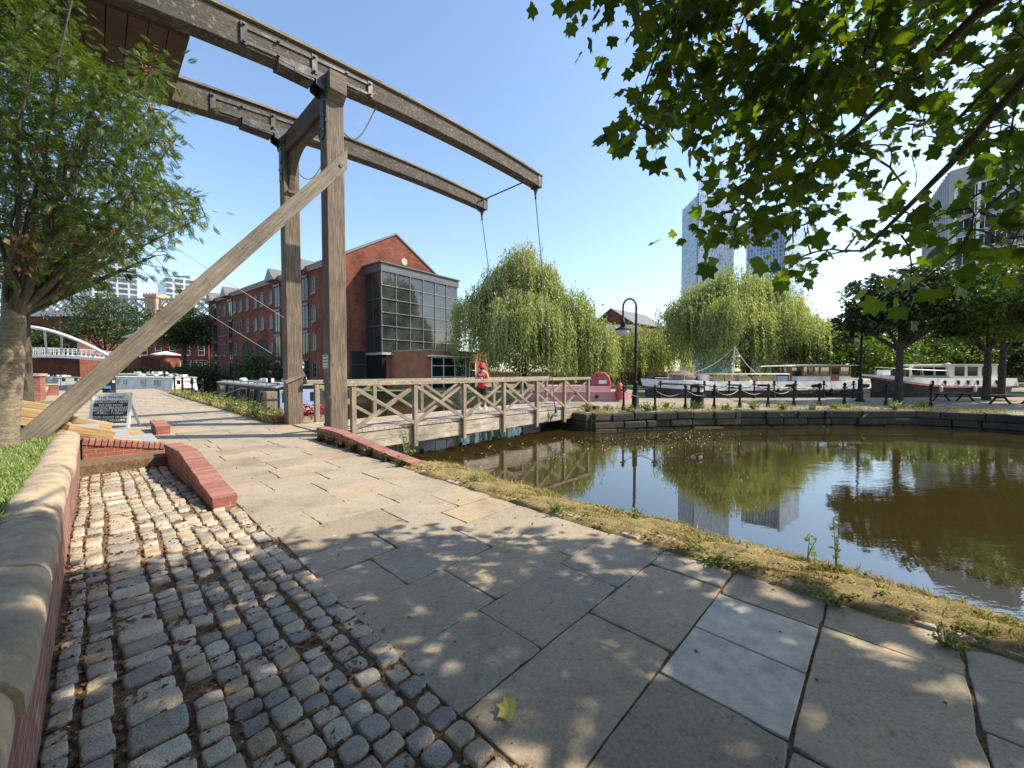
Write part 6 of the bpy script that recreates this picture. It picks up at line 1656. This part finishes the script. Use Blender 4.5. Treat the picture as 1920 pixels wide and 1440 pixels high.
def plane_tree():
    base = Vector((5.0, -2.6, 0)); rnd = random.Random(77)
    r = thing('plane_tree', 'big plane tree overhanging the path from the upper right with broad lobed leaves', 'tree', base)
    limbs = []
    trunk = [Vector((5.0,-2.6,-.3)), Vector((5.0,-2.6,.3)), Vector((4.9,-2.4,2.2)), Vector((4.9,-2.2,4.2)), Vector((5.1,-1.8,6.0))]
    m = MB(); m.tube([p-base for p in trunk], [.5,.38,.32,.28,.22], 12)
    ends = [px(1250, 30, 3.7), px(1400, 150, 3.6), px(1500, 330, 3.5), px(1480, 90, 4.2), px(1640, 120, 3.9), px(1620, 470, 3.2), px(1760, 260, 3.4), px(1840, 400, 3.0), px(1900, 120, 3.6), px(1120, -20, 3.8), Vector((2.2,1.8,5.8)), Vector((4.5,1.0,7.5)), Vector((1.2,-.5,6.5)), Vector((6.5,2.2,6.5))]
    for e in ends:
        s = trunk[rnd.choice((3, 4))]; mid = s.lerp(e, .55) + Vector((0, 0, .9+rnd.uniform(0,.6)))
        P = [s.lerp(mid, t)*(1-t) + mid.lerp(e, t)*t + Vector((rnd.uniform(-.07,.07), rnd.uniform(-.07,.07), rnd.uniform(-.07,.07)))*(0 < i < 10) for i, t in enumerate([k/10 for k in range(11)])]
        limbs.append(P); m.tube([p-base for p in P], [.11*(1-t/10.5)**1.1+.008 for t in range(11)], 7)
    allp = [p for P in limbs for p in P[4:]]
    sprays = []
    for poly, dn in zip(REG, DENS):
        us = [p[0] for p in poly]; vs = [p[1] for p in poly]
        area = abs(sum(poly[i][0]*poly[(i+1) % len(poly)][1]-poly[(i+1) % len(poly)][0]*poly[i][1] for i in range(len(poly))))/2
        want = int(area/1050*dn); tries = 0; got = 0
        while got < want and tries < want*60:
            tries += 1
            u, v = rnd.uniform(min(us), max(us)), rnd.uniform(min(vs), max(vs))
            if not inpoly(u, v, poly): continue
            ok = False
            for _ in range(6):
                Y = rnd.uniform(2.4, 4.6); p = px(u, v, Y)
                if shadow_ok(p, .12): ok = True; break
            if not ok:
                for k in range(12):
                    Y = 4.2-.17*k; p = px(u, v, Y)
                    if shadow_ok(p, .05): ok = True; break
            if ok and p.z > 1.9: sprays.append((p, .20)); got += 1
    nin = len(sprays)
    # unseen canopy around the frame, shaped to shade the path and block sky light
    tries = 0; got = 0; cell = {}
    for p, rad in sprays:
        t = p.z/SUNL.z; ck = (int((p.x-SUNL.x*t)//.5), int((p.y-SUNL.y*t)//.5)); cell[ck] = cell.get(ck, 0)+.4
    while got < 2300 and tries < 200000:
        tries += 1
        p = Vector((rnd.uniform(-6.5, 9.0), rnd.uniform(-7.0, 4.3), rnd.uniform(3.6, 9.0)))
        q = proj(p)
        if q and p.y > .2:
            mg = .8*744/max(.3, p.y)
            if -mg < q[0] < 1920+mg and q[1] > -mg: continue
        if not shadow_ok(p, .25): continue
        t = p.z/SUNL.z; x, y = p.x-SUNL.x*t, p.y-SUNL.y*t
        if y > .4 and -4.5 < x < 4.5:
            ck = (int(x//.5), int(y//.5))
            if cell.get(ck, 0) > 5.0: continue
            cell[ck] = cell.get(ck, 0)+1
        sprays.append((p, .30)); got += 1
    C, X, Yv, S = [], [], [], []; tw = MB(); G = Grow(limbs)
    head = sprays[:nin]; head.sort(key=lambda e: G.dist(e[0])); sprays = head + sprays[nin:]
    for i, (p, rad) in enumerate(sprays):
        s, p_par = G.nearest(p)
        d = (p-s); L = d.length
        if i < nin or i % 3 == 0:
            k = 5 if L > .5 else 3
            bend = Vector((rnd.uniform(-.5,.5), rnd.uniform(-.5,.5), rnd.uniform(.1,.7)))*min(L,1.2)*.22
            TP = [s.lerp(p, j/k)+bend*math.sin(PI*j/k) for j in range(k+1)]
            r0_ = .004+.007*min(1.0, L/1.2); tw.tube([q-base for q in TP], [r0_*(1-j/(k+1.5))+.002 for j in range(k+1)], 4, caps=False)
            G.add(TP[1:])
        nl = rnd.randint(9, 14) if i < nin else rnd.randint(9, 14)
        d = d.normalized() if L > .01 else Vector((0,0,-1))
        for _ in range(nl):
            o = Vector((rnd.gauss(0,1), rnd.gauss(0,1), rnd.gauss(0,.7)))*rad*.62
            c = p + o
            out_ = (o.normalized() + d*.5 + Vector((0,0,-.75)) + Vector((rnd.gauss(0,.4), rnd.gauss(0,.4), rnd.gauss(0,.3))))
            C.append(c-base); X.append(out_); Yv.append((rnd.gauss(0,1), rnd.gauss(0,1), rnd.gauss(0,.35)))
            S.append(.058+.085*rnd.random()**1.3 if i < nin else rnd.uniform(.17,.28))
    m.build('trunk', M['bark_plane'], r); tw.build('twigs', M['bark_dark'], r, fixn=False)
    leaf_mesh('crown', M['lf_plane'], C, X, Yv, S, PT, PF, parent=r, smooth=False)
    print('plane leaves', len(C), 'sprays', nin, got)
plane_tree()

# ------------------------------------------------------------------ rowan trees on the lawn (left)
def pinnate():
    T = []; Fc = []
    def leaflet(x, s, ang, L):
        n = len(T); ca, sa = math.cos(ang), math.sin(ang)
        for px_, py_, pz in ((0,0,0), (.40*L,.155*L,.012), (L,0,-.02), (.40*L,-.155*L,.012)):
            T.append((x+px_*ca-py_*sa, (px_*sa+py_*ca)*s, pz - .22*x*x + (-.10*px_)))
        Fc.append((n,n+1,n+2,n+3) if s > 0 else (n+3,n+2,n+1,n))
    for k in range(7):
        x = .18+.115*k; L = (.30,.36,.38,.38,.36,.32,.28)[k]
        for s in (1,-1): leaflet(x, s, R(58-k*2), L)
    leaflet(.98, 1, 0, .28)
    n = len(T); T.extend([(0,-.008,0), (0,.008,0), (1.0,.004,-.22), (1.0,-.004,-.22)]); Fc.append((n,n+3,n+2,n+1))
    return T, Fc
RT, RF = pinnate()
RREG = [(-60,-60), (70,-60), (115,0), (140,60), (160,110), (190,145), (235,165), (285,105), (305,105), (310,130), (260,175), (270,205), (320,200), (350,190), (355,208), (325,225), (315,280), (285,315), (335,345), (385,395), (370,415), (300,430), (310,465), (240,480), (200,500), (120,530), (60,530), (-60,540)]
def rowan():
    rnd = random.Random(5); base = gx(6, 832, .52)
    r = thing('rowan_tree', 'rowan tree with pale ringed trunk and feathery leaves on the lawn', 'tree', base)
    T0 = [base+Vector((0,0,-.2)), base+Vector((.0,0,.1)), base+Vector((.07,.05,1.0)), px(26, 600, base.y+.1)]
    m = MB(); m.tube([p-base for p in T0]+[px(20, 545, base.y+.15)-base, px(24,470,base.y+.1)-base], [.19,.145,.13,.115,.08,.045], 14)
    fork = T0[-1]
    ends = [px(95,330,5.2), px(165,240,5.6), px(250,330,6.0), px(330,260,6.2), px(210,120,5.4), px(60,120,5.0), px(300,420,6.4), px(385,405,6.6), px(10,330,5.0), px(140,-20,5.2), px(-60,200,5.2), px(250,470,6.4)]
    limbs = []
    for k, e in enumerate(ends):
        mid = fork.lerp(e, .5)+Vector((rnd.uniform(-.2,.2), rnd.uniform(-.2,.2), rnd.uniform(.0,.3)))
        P = [fork.lerp(mid, t)*(1-t)+mid.lerp(e, t)*t + Vector((rnd.uniform(-.04,.04),)*3)*(0 < t < 1) for t in [i/9 for i in range(10)]]
        limbs.append(P); lm = MB(); lm.tube([p-base for p in P], [(.046 if k < 5 else .028)*(1-i/10)+.005 for i in range(10)], 7); lm.build('limb', M['bark_limb'], r)
    m.build('trunk', M['bark_rowan'], r)
    allp = [p for P in limbs for p in P[3:]]; C, X, Yv, S = [], [], [], []; tw = MB(); bm_ = MB(); got = 0; tries = 0; G = Grow(limbs)
    while got < 980 and tries < 30000:
        tries += 1
        u, v = rnd.uniform(-60, 400), rnd.uniform(-60, 560)
        if not inpoly(u, v, RREG): continue
        if v > 420 and u < 120 and rnd.random() < .5: continue
        edge = u > 235
        Y = rnd.uniform(5.0, 7.4); p = px(u, v, Y); got += 1
        s, _d = G.nearest(p); L = (p-s).length; d = (p-s).normalized() if L > .02 else Vector((0,0,1))
        k = 4; bend = Vector((rnd.uniform(-.4,.4), rnd.uniform(-.4,.4), rnd.uniform(.1,.5)))*L*.2
        TP = [s.lerp(p, j/k)+bend*math.sin(PI*j/k) for j in range(k+1)]; r0_ = .004+.008*min(1, L/1.2)
        tw.tube([q-base for q in TP], [r0_*(1-j/(k+1.2))+.002 for j in range(k+1)], 4, caps=False); G.add(TP[1:])
        side = d.cross(Vector((0,0,1))); side = side.normalized() if side.length > .05 else Vector((1,0,0))
        for j in range(rnd.randint(9, 13)):
            o = Vector((rnd.gauss(0,1), rnd.gauss(0,1), rnd.gauss(0,.8)))*.115; c = p + o
            ax = o.normalized()*.8 + d*.35 + Vector((rnd.gauss(0,.3), rnd.gauss(0,.3), rnd.gauss(-.15,.3)))
            C.append(c-base); X.append(ax); Yv.append((0,0,0)); S.append(rnd.uniform(.09,.15))
        if rnd.random() < .05:
            for _ in range(16): bm_.lathe([(.002,-.011), (.011,0), (.002,.011)], p-base+Vector((rnd.gauss(0,.035), rnd.gauss(0,.035), rnd.gauss(0,.02))), 5)
    # make the leaf blades face mostly upwards
    Xn = np.array([tuple(v) for v in X]); Yn = np.cross(np.array([[0,0,1.0]]) + RNG.normal(0,.38,(len(Xn),3)), Xn)
    tw.build('twigs', M['bark_dark'], r, fixn=False); bm_.build('berries', M['berry'], r, fixn=False)
    leaf_mesh('crown', M['lf_rowan'], C, Xn, Yn, S, RT, RF, parent=r)
    # dead brown spray
    n = 60; c = px(52, 470, 5.0)
    C2 = np.array(c-base)[None,:]+RNG.normal(0,1,(n,3))*np.array([.05,.05,.12]); leaf_mesh('dead_leaves', M['lf_brown'], C2, rnd_unit(n)+np.array([0,0,-1]), rnd_unit(n), RNG.uniform(.05,.11,n), DIA, DIAF, parent=r)
    # second tree behind it
    b2 = px(42, 745, 8.2); b2.z = .45
    r2 = thing('rowan_tree', 'second rowan tree with darker trunk standing just behind the front one', 'tree', b2)
    m = MB(); f2 = Vector((.03,0,2.2)); m.tube([(0,0,-.2), (0,0,.1), (.02,0,1.2), f2], [.22,.165,.14,.13], 12); L2 = []
    for u, v in ((120,470), (200,430), (290,480), (60,380), (160,340), (260,400), (20,420), (120,250)):
        e = px(u, v, rnd.uniform(7.6,9.2))-b2; P = pts_limb(f2, e, .1, 7, rnd); L2.append(P); m.tube(P, [.075*(1-i/8)+.006 for i in range(8)], 6)
    m.build('trunk', M['bark_limb'], r2); C, X = [], []
    al = [p for P in L2 for p in P[2:]]
    tw = MB()
    for _ in range(230):
        s = rnd.choice(al); p = s+Vector((rnd.gauss(0,.4), rnd.gauss(0,.4), rnd.gauss(.1,.3))); d = (p-s).normalized()
        tw.tube([s, s.lerp(p,.5)+Vector((0,0,.03)), p], [.009,.006,.003], 4, caps=False)
        for j in range(8): C.append(s.lerp(p, rnd.uniform(.3,1))); X.append(d+Vector((rnd.gauss(0,.8), rnd.gauss(0,.8), rnd.gauss(-.1,.4))))
    Xn = np.array([tuple(v) for v in X]); Yn = np.cross(np.array([[0,0,1.0]])+RNG.normal(0,.4,(len(Xn),3)), Xn)
    tw.build('twigs', M['bark_dark'], r2, fixn=False)
    leaf_mesh('crown', M['lf_rowan'], [tuple(c) for c in C], Xn, Yn, RNG.uniform(.14,.22,len(C)), RT, RF, parent=r2)
rowan()

# ------------------------------------------------------------------ weeds, litter, small things
def weed(label, p, h, n, leaf='lf_weed', spread=.12, lsize=.06, seed=0, group='weeds along the canal edge'):
    rnd = random.Random(seed); r = thing('weed', label, 'weed', p, 0, group); m = MB(); C, X, S = [], [], []
    for k in range(n):
        e = Vector((rnd.gauss(0,spread), rnd.gauss(0,spread), h*rnd.uniform(.55,1.0))); P = [Vector((rnd.gauss(0,spread*.25), rnd.gauss(0,spread*.25), -.02))]; P += [P[0].lerp(e, .5)+Vector((0,0,h*.08)), e]
        m.tube(P, [.006,.004,.002], 4, caps=False)
        for j in range(int(6+h*14)):
            t = rnd.uniform(.12, 1); c = P[0].lerp(e, t); C.append(tuple(c)); X.append((rnd.gauss(0,1), rnd.gauss(0,1), rnd.gauss(.25,.35))); S.append(lsize*rnd.uniform(.5,1.3)*(1.2-.6*t))
    m.build('stem', M['lf_weed'], r, fixn=False)
    leaf_mesh('leaves', M[leaf], C, X, rnd_unit(len(C)), S, QUADT, QUADF, parent=r); return r
W = [('tall thin weed standing up against the bright water', gx(1512,1055,0), .30, 2, .04, .05), ('slender pale flowering weed beside the thin one at the water', gx(1570,1075,0), .46, 3, .03, .045),
 ('weed tuft at the foot of the near kerb by the bridge', gx(765,855,0), .62, 6, .10, .06), ('leafy weed on the verge near the bridge reflection', gx(1040,958,.02), .13, 10, .09, .04),
 ('dark creeping weed patch on the verge in the tree shadow', gx(1345,1052,.02), .07, 34, .18, .035), ('small green weed on the edging stones below the pale slabs', gx(1560,1130,.02), .09, 10, .06, .035),
 ('weed clump on the verge towards the right edge', gx(1780,1205,.02), .06, 14, .08, .03), ('yellowish weed clump on the verge near the right edge', gx(1835,1190,.02), .05, 16, .09, .03),
 ('weed sprouting at the water edge left of the sky reflection', gx(1190,975,.02), .16, 5, .07, .04), ('weed sprig by the bridge kerb end', gx(890,905,.02), .2, 5, .07, .045), ('low weed in the middle of the verge', gx(1660,1120,.02), .07, 10, .07, .03)]
for k, (lab, p, h, n, sp, ls) in enumerate(W): weed(lab, p, h, n, spread=sp, lsize=ls, seed=k)
for k, b_ in enumerate((6.0, 6.6, 7.2, 7.7, 8.2, 8.7, 5.5)):
    weed('dark weed tuft beside the weedy bridge kerb, %s from the post' % ('fifth sixth fourth third second first seventh'.split()[(0,1,2,3,4,5,6)[k]] if False else ('sixth','fifth','fourth','third','second','first','seventh')[k]), F(3.28, b_, 0), .16+.04*(k % 3), 9, leaf='lf_dark', spread=.07, lsize=.06, seed=70+k, group='weed tufts along the near bridge kerb')
for k, b_ in enumerate((13.0, 13.6, 14.4, 15.2, 16, 17, 18.2, 19.5, 21, 22.6, 24.4, 26.5)):
    weed('green weed clump beside the narrowboats, %s from the stub timber post' % ORD[k], F(3.72+.1*math.sin(k*2.1), b_, .02), .34+.1*(k % 3), 16, spread=.26, lsize=.13, seed=90+k, group='weed clumps beside the narrowboats')
weed('red flowering plant below the blue cabin end of the narrowboat', F(4.5, 14.2, -.3), .62, 22, leaf='lf_red', spread=.26, lsize=.10, seed=120) if False else None
rr = random.Random(12); nq = 0
for k in range(26):
    t = k/25; i = t*7.999; pp = QUAY[:9]; a_, b_ = Vector(pp[int(i)]+(0,)), Vector(pp[int(i)+1]+(0,)); q = a_.lerp(b_, i-int(i)); q.z = -.25; q.y += rr.uniform(.15,1.4)
    if q.x > 19: continue
    nq += 1; weed('weed clump along the far quay edge, %s from the bridge end' % ORD[nq-1], q, rr.uniform(.2,.5), 12, spread=.2, lsize=.11, seed=140+k, group='weed clumps on the far quay')
for k, x in enumerate((6.9, 9.0, 11.6, 15.2)):
    weed('green plant on the far quay wall face, %s from the bridge end' % ORD[k], (x, 16.55+.085*min(x,10)-.0, -.62), .26, 12, spread=.16, lsize=.11, seed=180+k, group='plants in the quay wall')
M['lf_red'] = m_leaf('red_flowers', [(0,(.30,.02,.04)), (1,(.42,.05,.06))], .2, .6, (1,1,1), .2)
r = thing('flower_trough', 'trough of red flowers below the blue end of the dark narrowboat', 'flower trough', F(4.7, 14.6, -.3), ANG)
m = MB(); m.bx(-.25,.9,-.2,.2,-.1,.22); m.build('trough', M['terracotta'], r); n = 420
leaf_mesh('flowers', M['lf_red'], np.stack([RNG.uniform(-.3,.95,n), RNG.uniform(-.28,.28,n), RNG.uniform(.2,.62,n)],1), rnd_unit(n), rnd_unit(n), RNG.uniform(.05,.1,n), QUADT, QUADF, parent=r)

def stuff_blades(name, label, cat, mat, P, size, lean=.5, flat=False):
    n = len(P); up = np.stack([RNG.normal(0,lean,n), RNG.normal(0,lean,n), np.full(n, .12 if flat else 1.0)], 1); side = rnd_unit(n); side[:,2] *= .3
    tm = QUADT if flat else [(0,-.07,0), (0,.07,0), (.6,.05,.06), (1,0,.25), (.6,-.05,.06)]; fc = QUADF if flat else [(0,1,2,4), (4,2,3)]
    o = leaf_mesh(name, mat, P, up, side, size, tm, fc); tag(o, label, cat, kind='stuff'); return o
n = 60000; bb = RNG.uniform(-3.5,5.3,n); e = np.array([edge_a(x) for x in bb]); aa = 3.32+(e-3.30)*RNG.random(n)**.7
clump = (.5+.5*np.sin(bb*5+aa*9)*np.cos(bb*2.3-aa*13))**1.6; keep = RNG.random(n) < .25+.75*clump; bb, aa = bb[keep], aa[keep]; n = len(bb)
stuff_blades('dry_grass', 'short dry yellowish grass and moss along the canal verge', 'grass', M['lf_dry'], np.stack([aa*DA[0]+bb*NB[0], aa*DA[1]+bb*NB[1], np.full(n,.02)],1), RNG.uniform(.015,.06,n)*(.6+.7*RNG.random(n)), .9)
n = 9000; bb = 12.6+RNG.random(n)**1.4*22; aa = RNG.uniform(3.42,4.1,n)
stuff_blades('long_grass', 'long pale grass on the verge beside the narrowboats', 'grass', M['lf_dry'], np.stack([aa*DA[0]+bb*NB[0], aa*DA[1]+bb*NB[1], np.full(n,.02)],1), RNG.uniform(.10,.30,n), .35)
n = 11000; bb = RNG.uniform(-.8,9.6,n); aa = np.where(RNG.random(n) < .3, -.15+RNG.random(n)**2*.28, RNG.uniform(-.15,1.12,n)); z = np.array([cz(x) for x in bb])-.012+RNG.random(n)*.012
stuff_blades('leaf_litter', 'dry brown leaf litter between the cobbles', 'leaf litter', M['lf_brown'], np.stack([aa*DA[0]+bb*NB[0], aa*DA[1]+bb*NB[1], z],1), RNG.uniform(.012,.038,n), 1.0, flat=True)
n = 2600; bb = RNG.uniform(-3.5,5.3,n); aa = 3.25+.5*RNG.random(n)
stuff_blades('verge_litter', 'brown dead leaves and twigs lying in the canal verge', 'leaf litter', M['lf_brown'], np.stack([aa*DA[0]+bb*NB[0], aa*DA[1]+bb*NB[1], np.full(n,.035)],1), RNG.uniform(.012,.04,n), 1.0, flat=True)
n = 160; bb = RNG.uniform(-1,12,n); aa = RNG.uniform(1.1,3.2,n)
stuff_blades('leaf_fragments', 'tiny dry leaf and twig fragments scattered on the flagstones', 'leaf litter', M['lf_brown'], np.stack([aa*DA[0]+bb*NB[0], aa*DA[1]+bb*NB[1], np.full(n,.008)],1), RNG.uniform(.012,.03,n), 1.0, flat=True)
n = 5200; ii = RNG.random(n)*7.999; qp = np.array(QUAY[:9]); k_ = ii.astype(int); P_ = qp[k_]+(qp[np.minimum(k_+1,8)]-qp[k_])*(ii-k_)[:,None]; P_[:,1] += .08+RNG.random(n)**2*2.2; kp = np.sin(P_[:,0]*2.1)+np.sin(P_[:,0]*.7+P_[:,1]*3) > -.5; P_ = P_[kp]; n = len(P_)
stuff_blades('quay_grass', 'rough dry grass and small weeds along the edge of the far quay', 'grass', M['lf_dry'], np.concatenate([P_, np.full((n,1),-.25)],1), RNG.uniform(.06,.22,n), .5)
# floating debris on the water
n = 420; t_ = RNG.random(n); x = -1.0+t_*9+RNG.normal(0,.8,n); y = 11.6+t_*3.4+RNG.normal(0,.8,n)
stuff_blades('floating_debris', 'pale floating leaves and scum on the water beside the bridge', 'debris', M['lf_dry'], np.stack([x,y,np.full(n,-.944)],1), RNG.uniform(.025,.07,n), 1.0, flat=True)
# the fallen leaf
p = gx(968, 1338, .012); lf = leaf_mesh('fallen_leaf', M['lf_fallen'] if 'lf_fallen' in M else m_leaf('fallen_leaf_yellow', [(0,(.42,.38,.11)), (1,(.42,.38,.11))], .15, .6, (1,1,.5), .2), [(0,0,.004)], [(-.9,.3,.12)], [(.25,.9,.35)], [.095], PT, PF); lf.location = p
tag(lf, 'single yellow fallen leaf lying on the shaded flagstones', 'leaf')
# ------------------------------------------------------------------ camera, sun, sky, render settings
for o in list(bpy.data.objects):
    if 'off' in o: del o['off']
cam = bpy.data.cameras.new('camera'); co = bpy.data.objects.new('camera', cam); COL.objects.link(co)
cam.sensor_width = 36; cam.lens = FPX/1920*36; cam.clip_end = 8000; cam.clip_start = .05
co.location = (0, 0, EYE); co.rotation_euler = (PI/2-PITCH, 0, 0); SC.camera = co
AZ, EL = R(5), R(44.3)       # sun to the right, 5 degrees ahead
sd = Vector((math.cos(EL)*math.cos(AZ), math.cos(EL)*math.sin(AZ), math.sin(EL)))
sun = bpy.data.lights.new('sun', 'SUN'); sun.energy = SUN_E; sun.angle = R(.53); sun.color = (1.0, .89, .73)
so = bpy.data.objects.new('sun', sun); COL.objects.link(so); so.rotation_euler = (-sd).to_track_quat('-Z', 'Y').to_euler(); so.location = (30, 5, 40)
w = bpy.data.worlds.new('World'); SC.world = w; w.use_nodes = True; nt = w.node_tree; nt.nodes.clear()
sky = nt.nodes.new('ShaderNodeTexSky'); sky.sky_type = 'NISHITA'; sky.sun_disc = False; sky.sun_elevation = EL; sky.sun_rotation = PI/2-AZ
sky.air_density = 1.2; sky.dust_density = .9; sky.ozone_density = 2.3; sky.altitude = 50
bg = nt.nodes.new('ShaderNodeBackground'); bg.inputs[1].default_value = SKY_S
# faint wisps of cloud low in the sky
tc = nt.nodes.new('ShaderNodeTexCoord'); mp = nt.nodes.new('ShaderNodeMapping'); mp.inputs['Scale'].default_value = (2.2, 2.2, 7.5); nt.links.new(tc.outputs['Generated'], mp.inputs[0])
no = nt.nodes.new('ShaderNodeTexNoise'); no.inputs['Scale'].default_value = 2.6; no.inputs['Detail'].default_value = 7; no.inputs['Roughness'].default_value = .6; nt.links.new(mp.outputs[0], no.inputs['Vector'])
rp = nt.nodes.new('ShaderNodeValToRGB'); rp.color_ramp.elements[0].position = .58; rp.color_ramp.elements[1].position = .80; rp.color_ramp.elements[1].color = (.22,.22,.22,1); nt.links.new(no.outputs['Fac'], rp.inputs[0])
sx = nt.nodes.new('ShaderNodeSeparateXYZ'); nt.links.new(tc.outputs['Generated'], sx.inputs[0])
mr = nt.nodes.new('ShaderNodeMapRange'); mr.inputs['From Min'].default_value = .62; mr.inputs['From Max'].default_value = .18; nt.links.new(sx.outputs['Z'], mr.inputs['Value'])
mu = nt.nodes.new('ShaderNodeMath'); mu.operation = 'MULTIPLY'; nt.links.new(rp.outputs[0], mu.inputs[0]); nt.links.new(mr.outputs[0], mu.inputs[1])
mx = nt.nodes.new('ShaderNodeMix'); mx.data_type = 'RGBA'; nt.links.new(mu.outputs[0], mx.inputs[0]); nt.links.new(sky.outputs[0], mx.inputs[6]); mx.inputs[7].default_value = (4.2, 4.35, 4.5, 1)
nt.links.new(mx.outputs[2], bg.inputs[0])
ou = nt.nodes.new('ShaderNodeOutputWorld'); nt.links.new(bg.outputs[0], ou.inputs[0])
SC.view_settings.view_transform = 'Standard'; SC.view_settings.look = 'None'; SC.view_settings.exposure = EXPO; SC.view_settings.gamma = 1
SC.render.engine = 'CYCLES'; SC.cycles.use_denoising = True
try: SC.cycles.denoiser = 'OPENIMAGEDENOISE'; SC.cycles.denoising_input_passes = 'RGB_ALBEDO_NORMAL'
except Exception: pass
SC.cycles.max_bounces = 8; SC.cycles.transparent_max_bounces = 12; SC.cycles.sample_clamp_indirect = 6
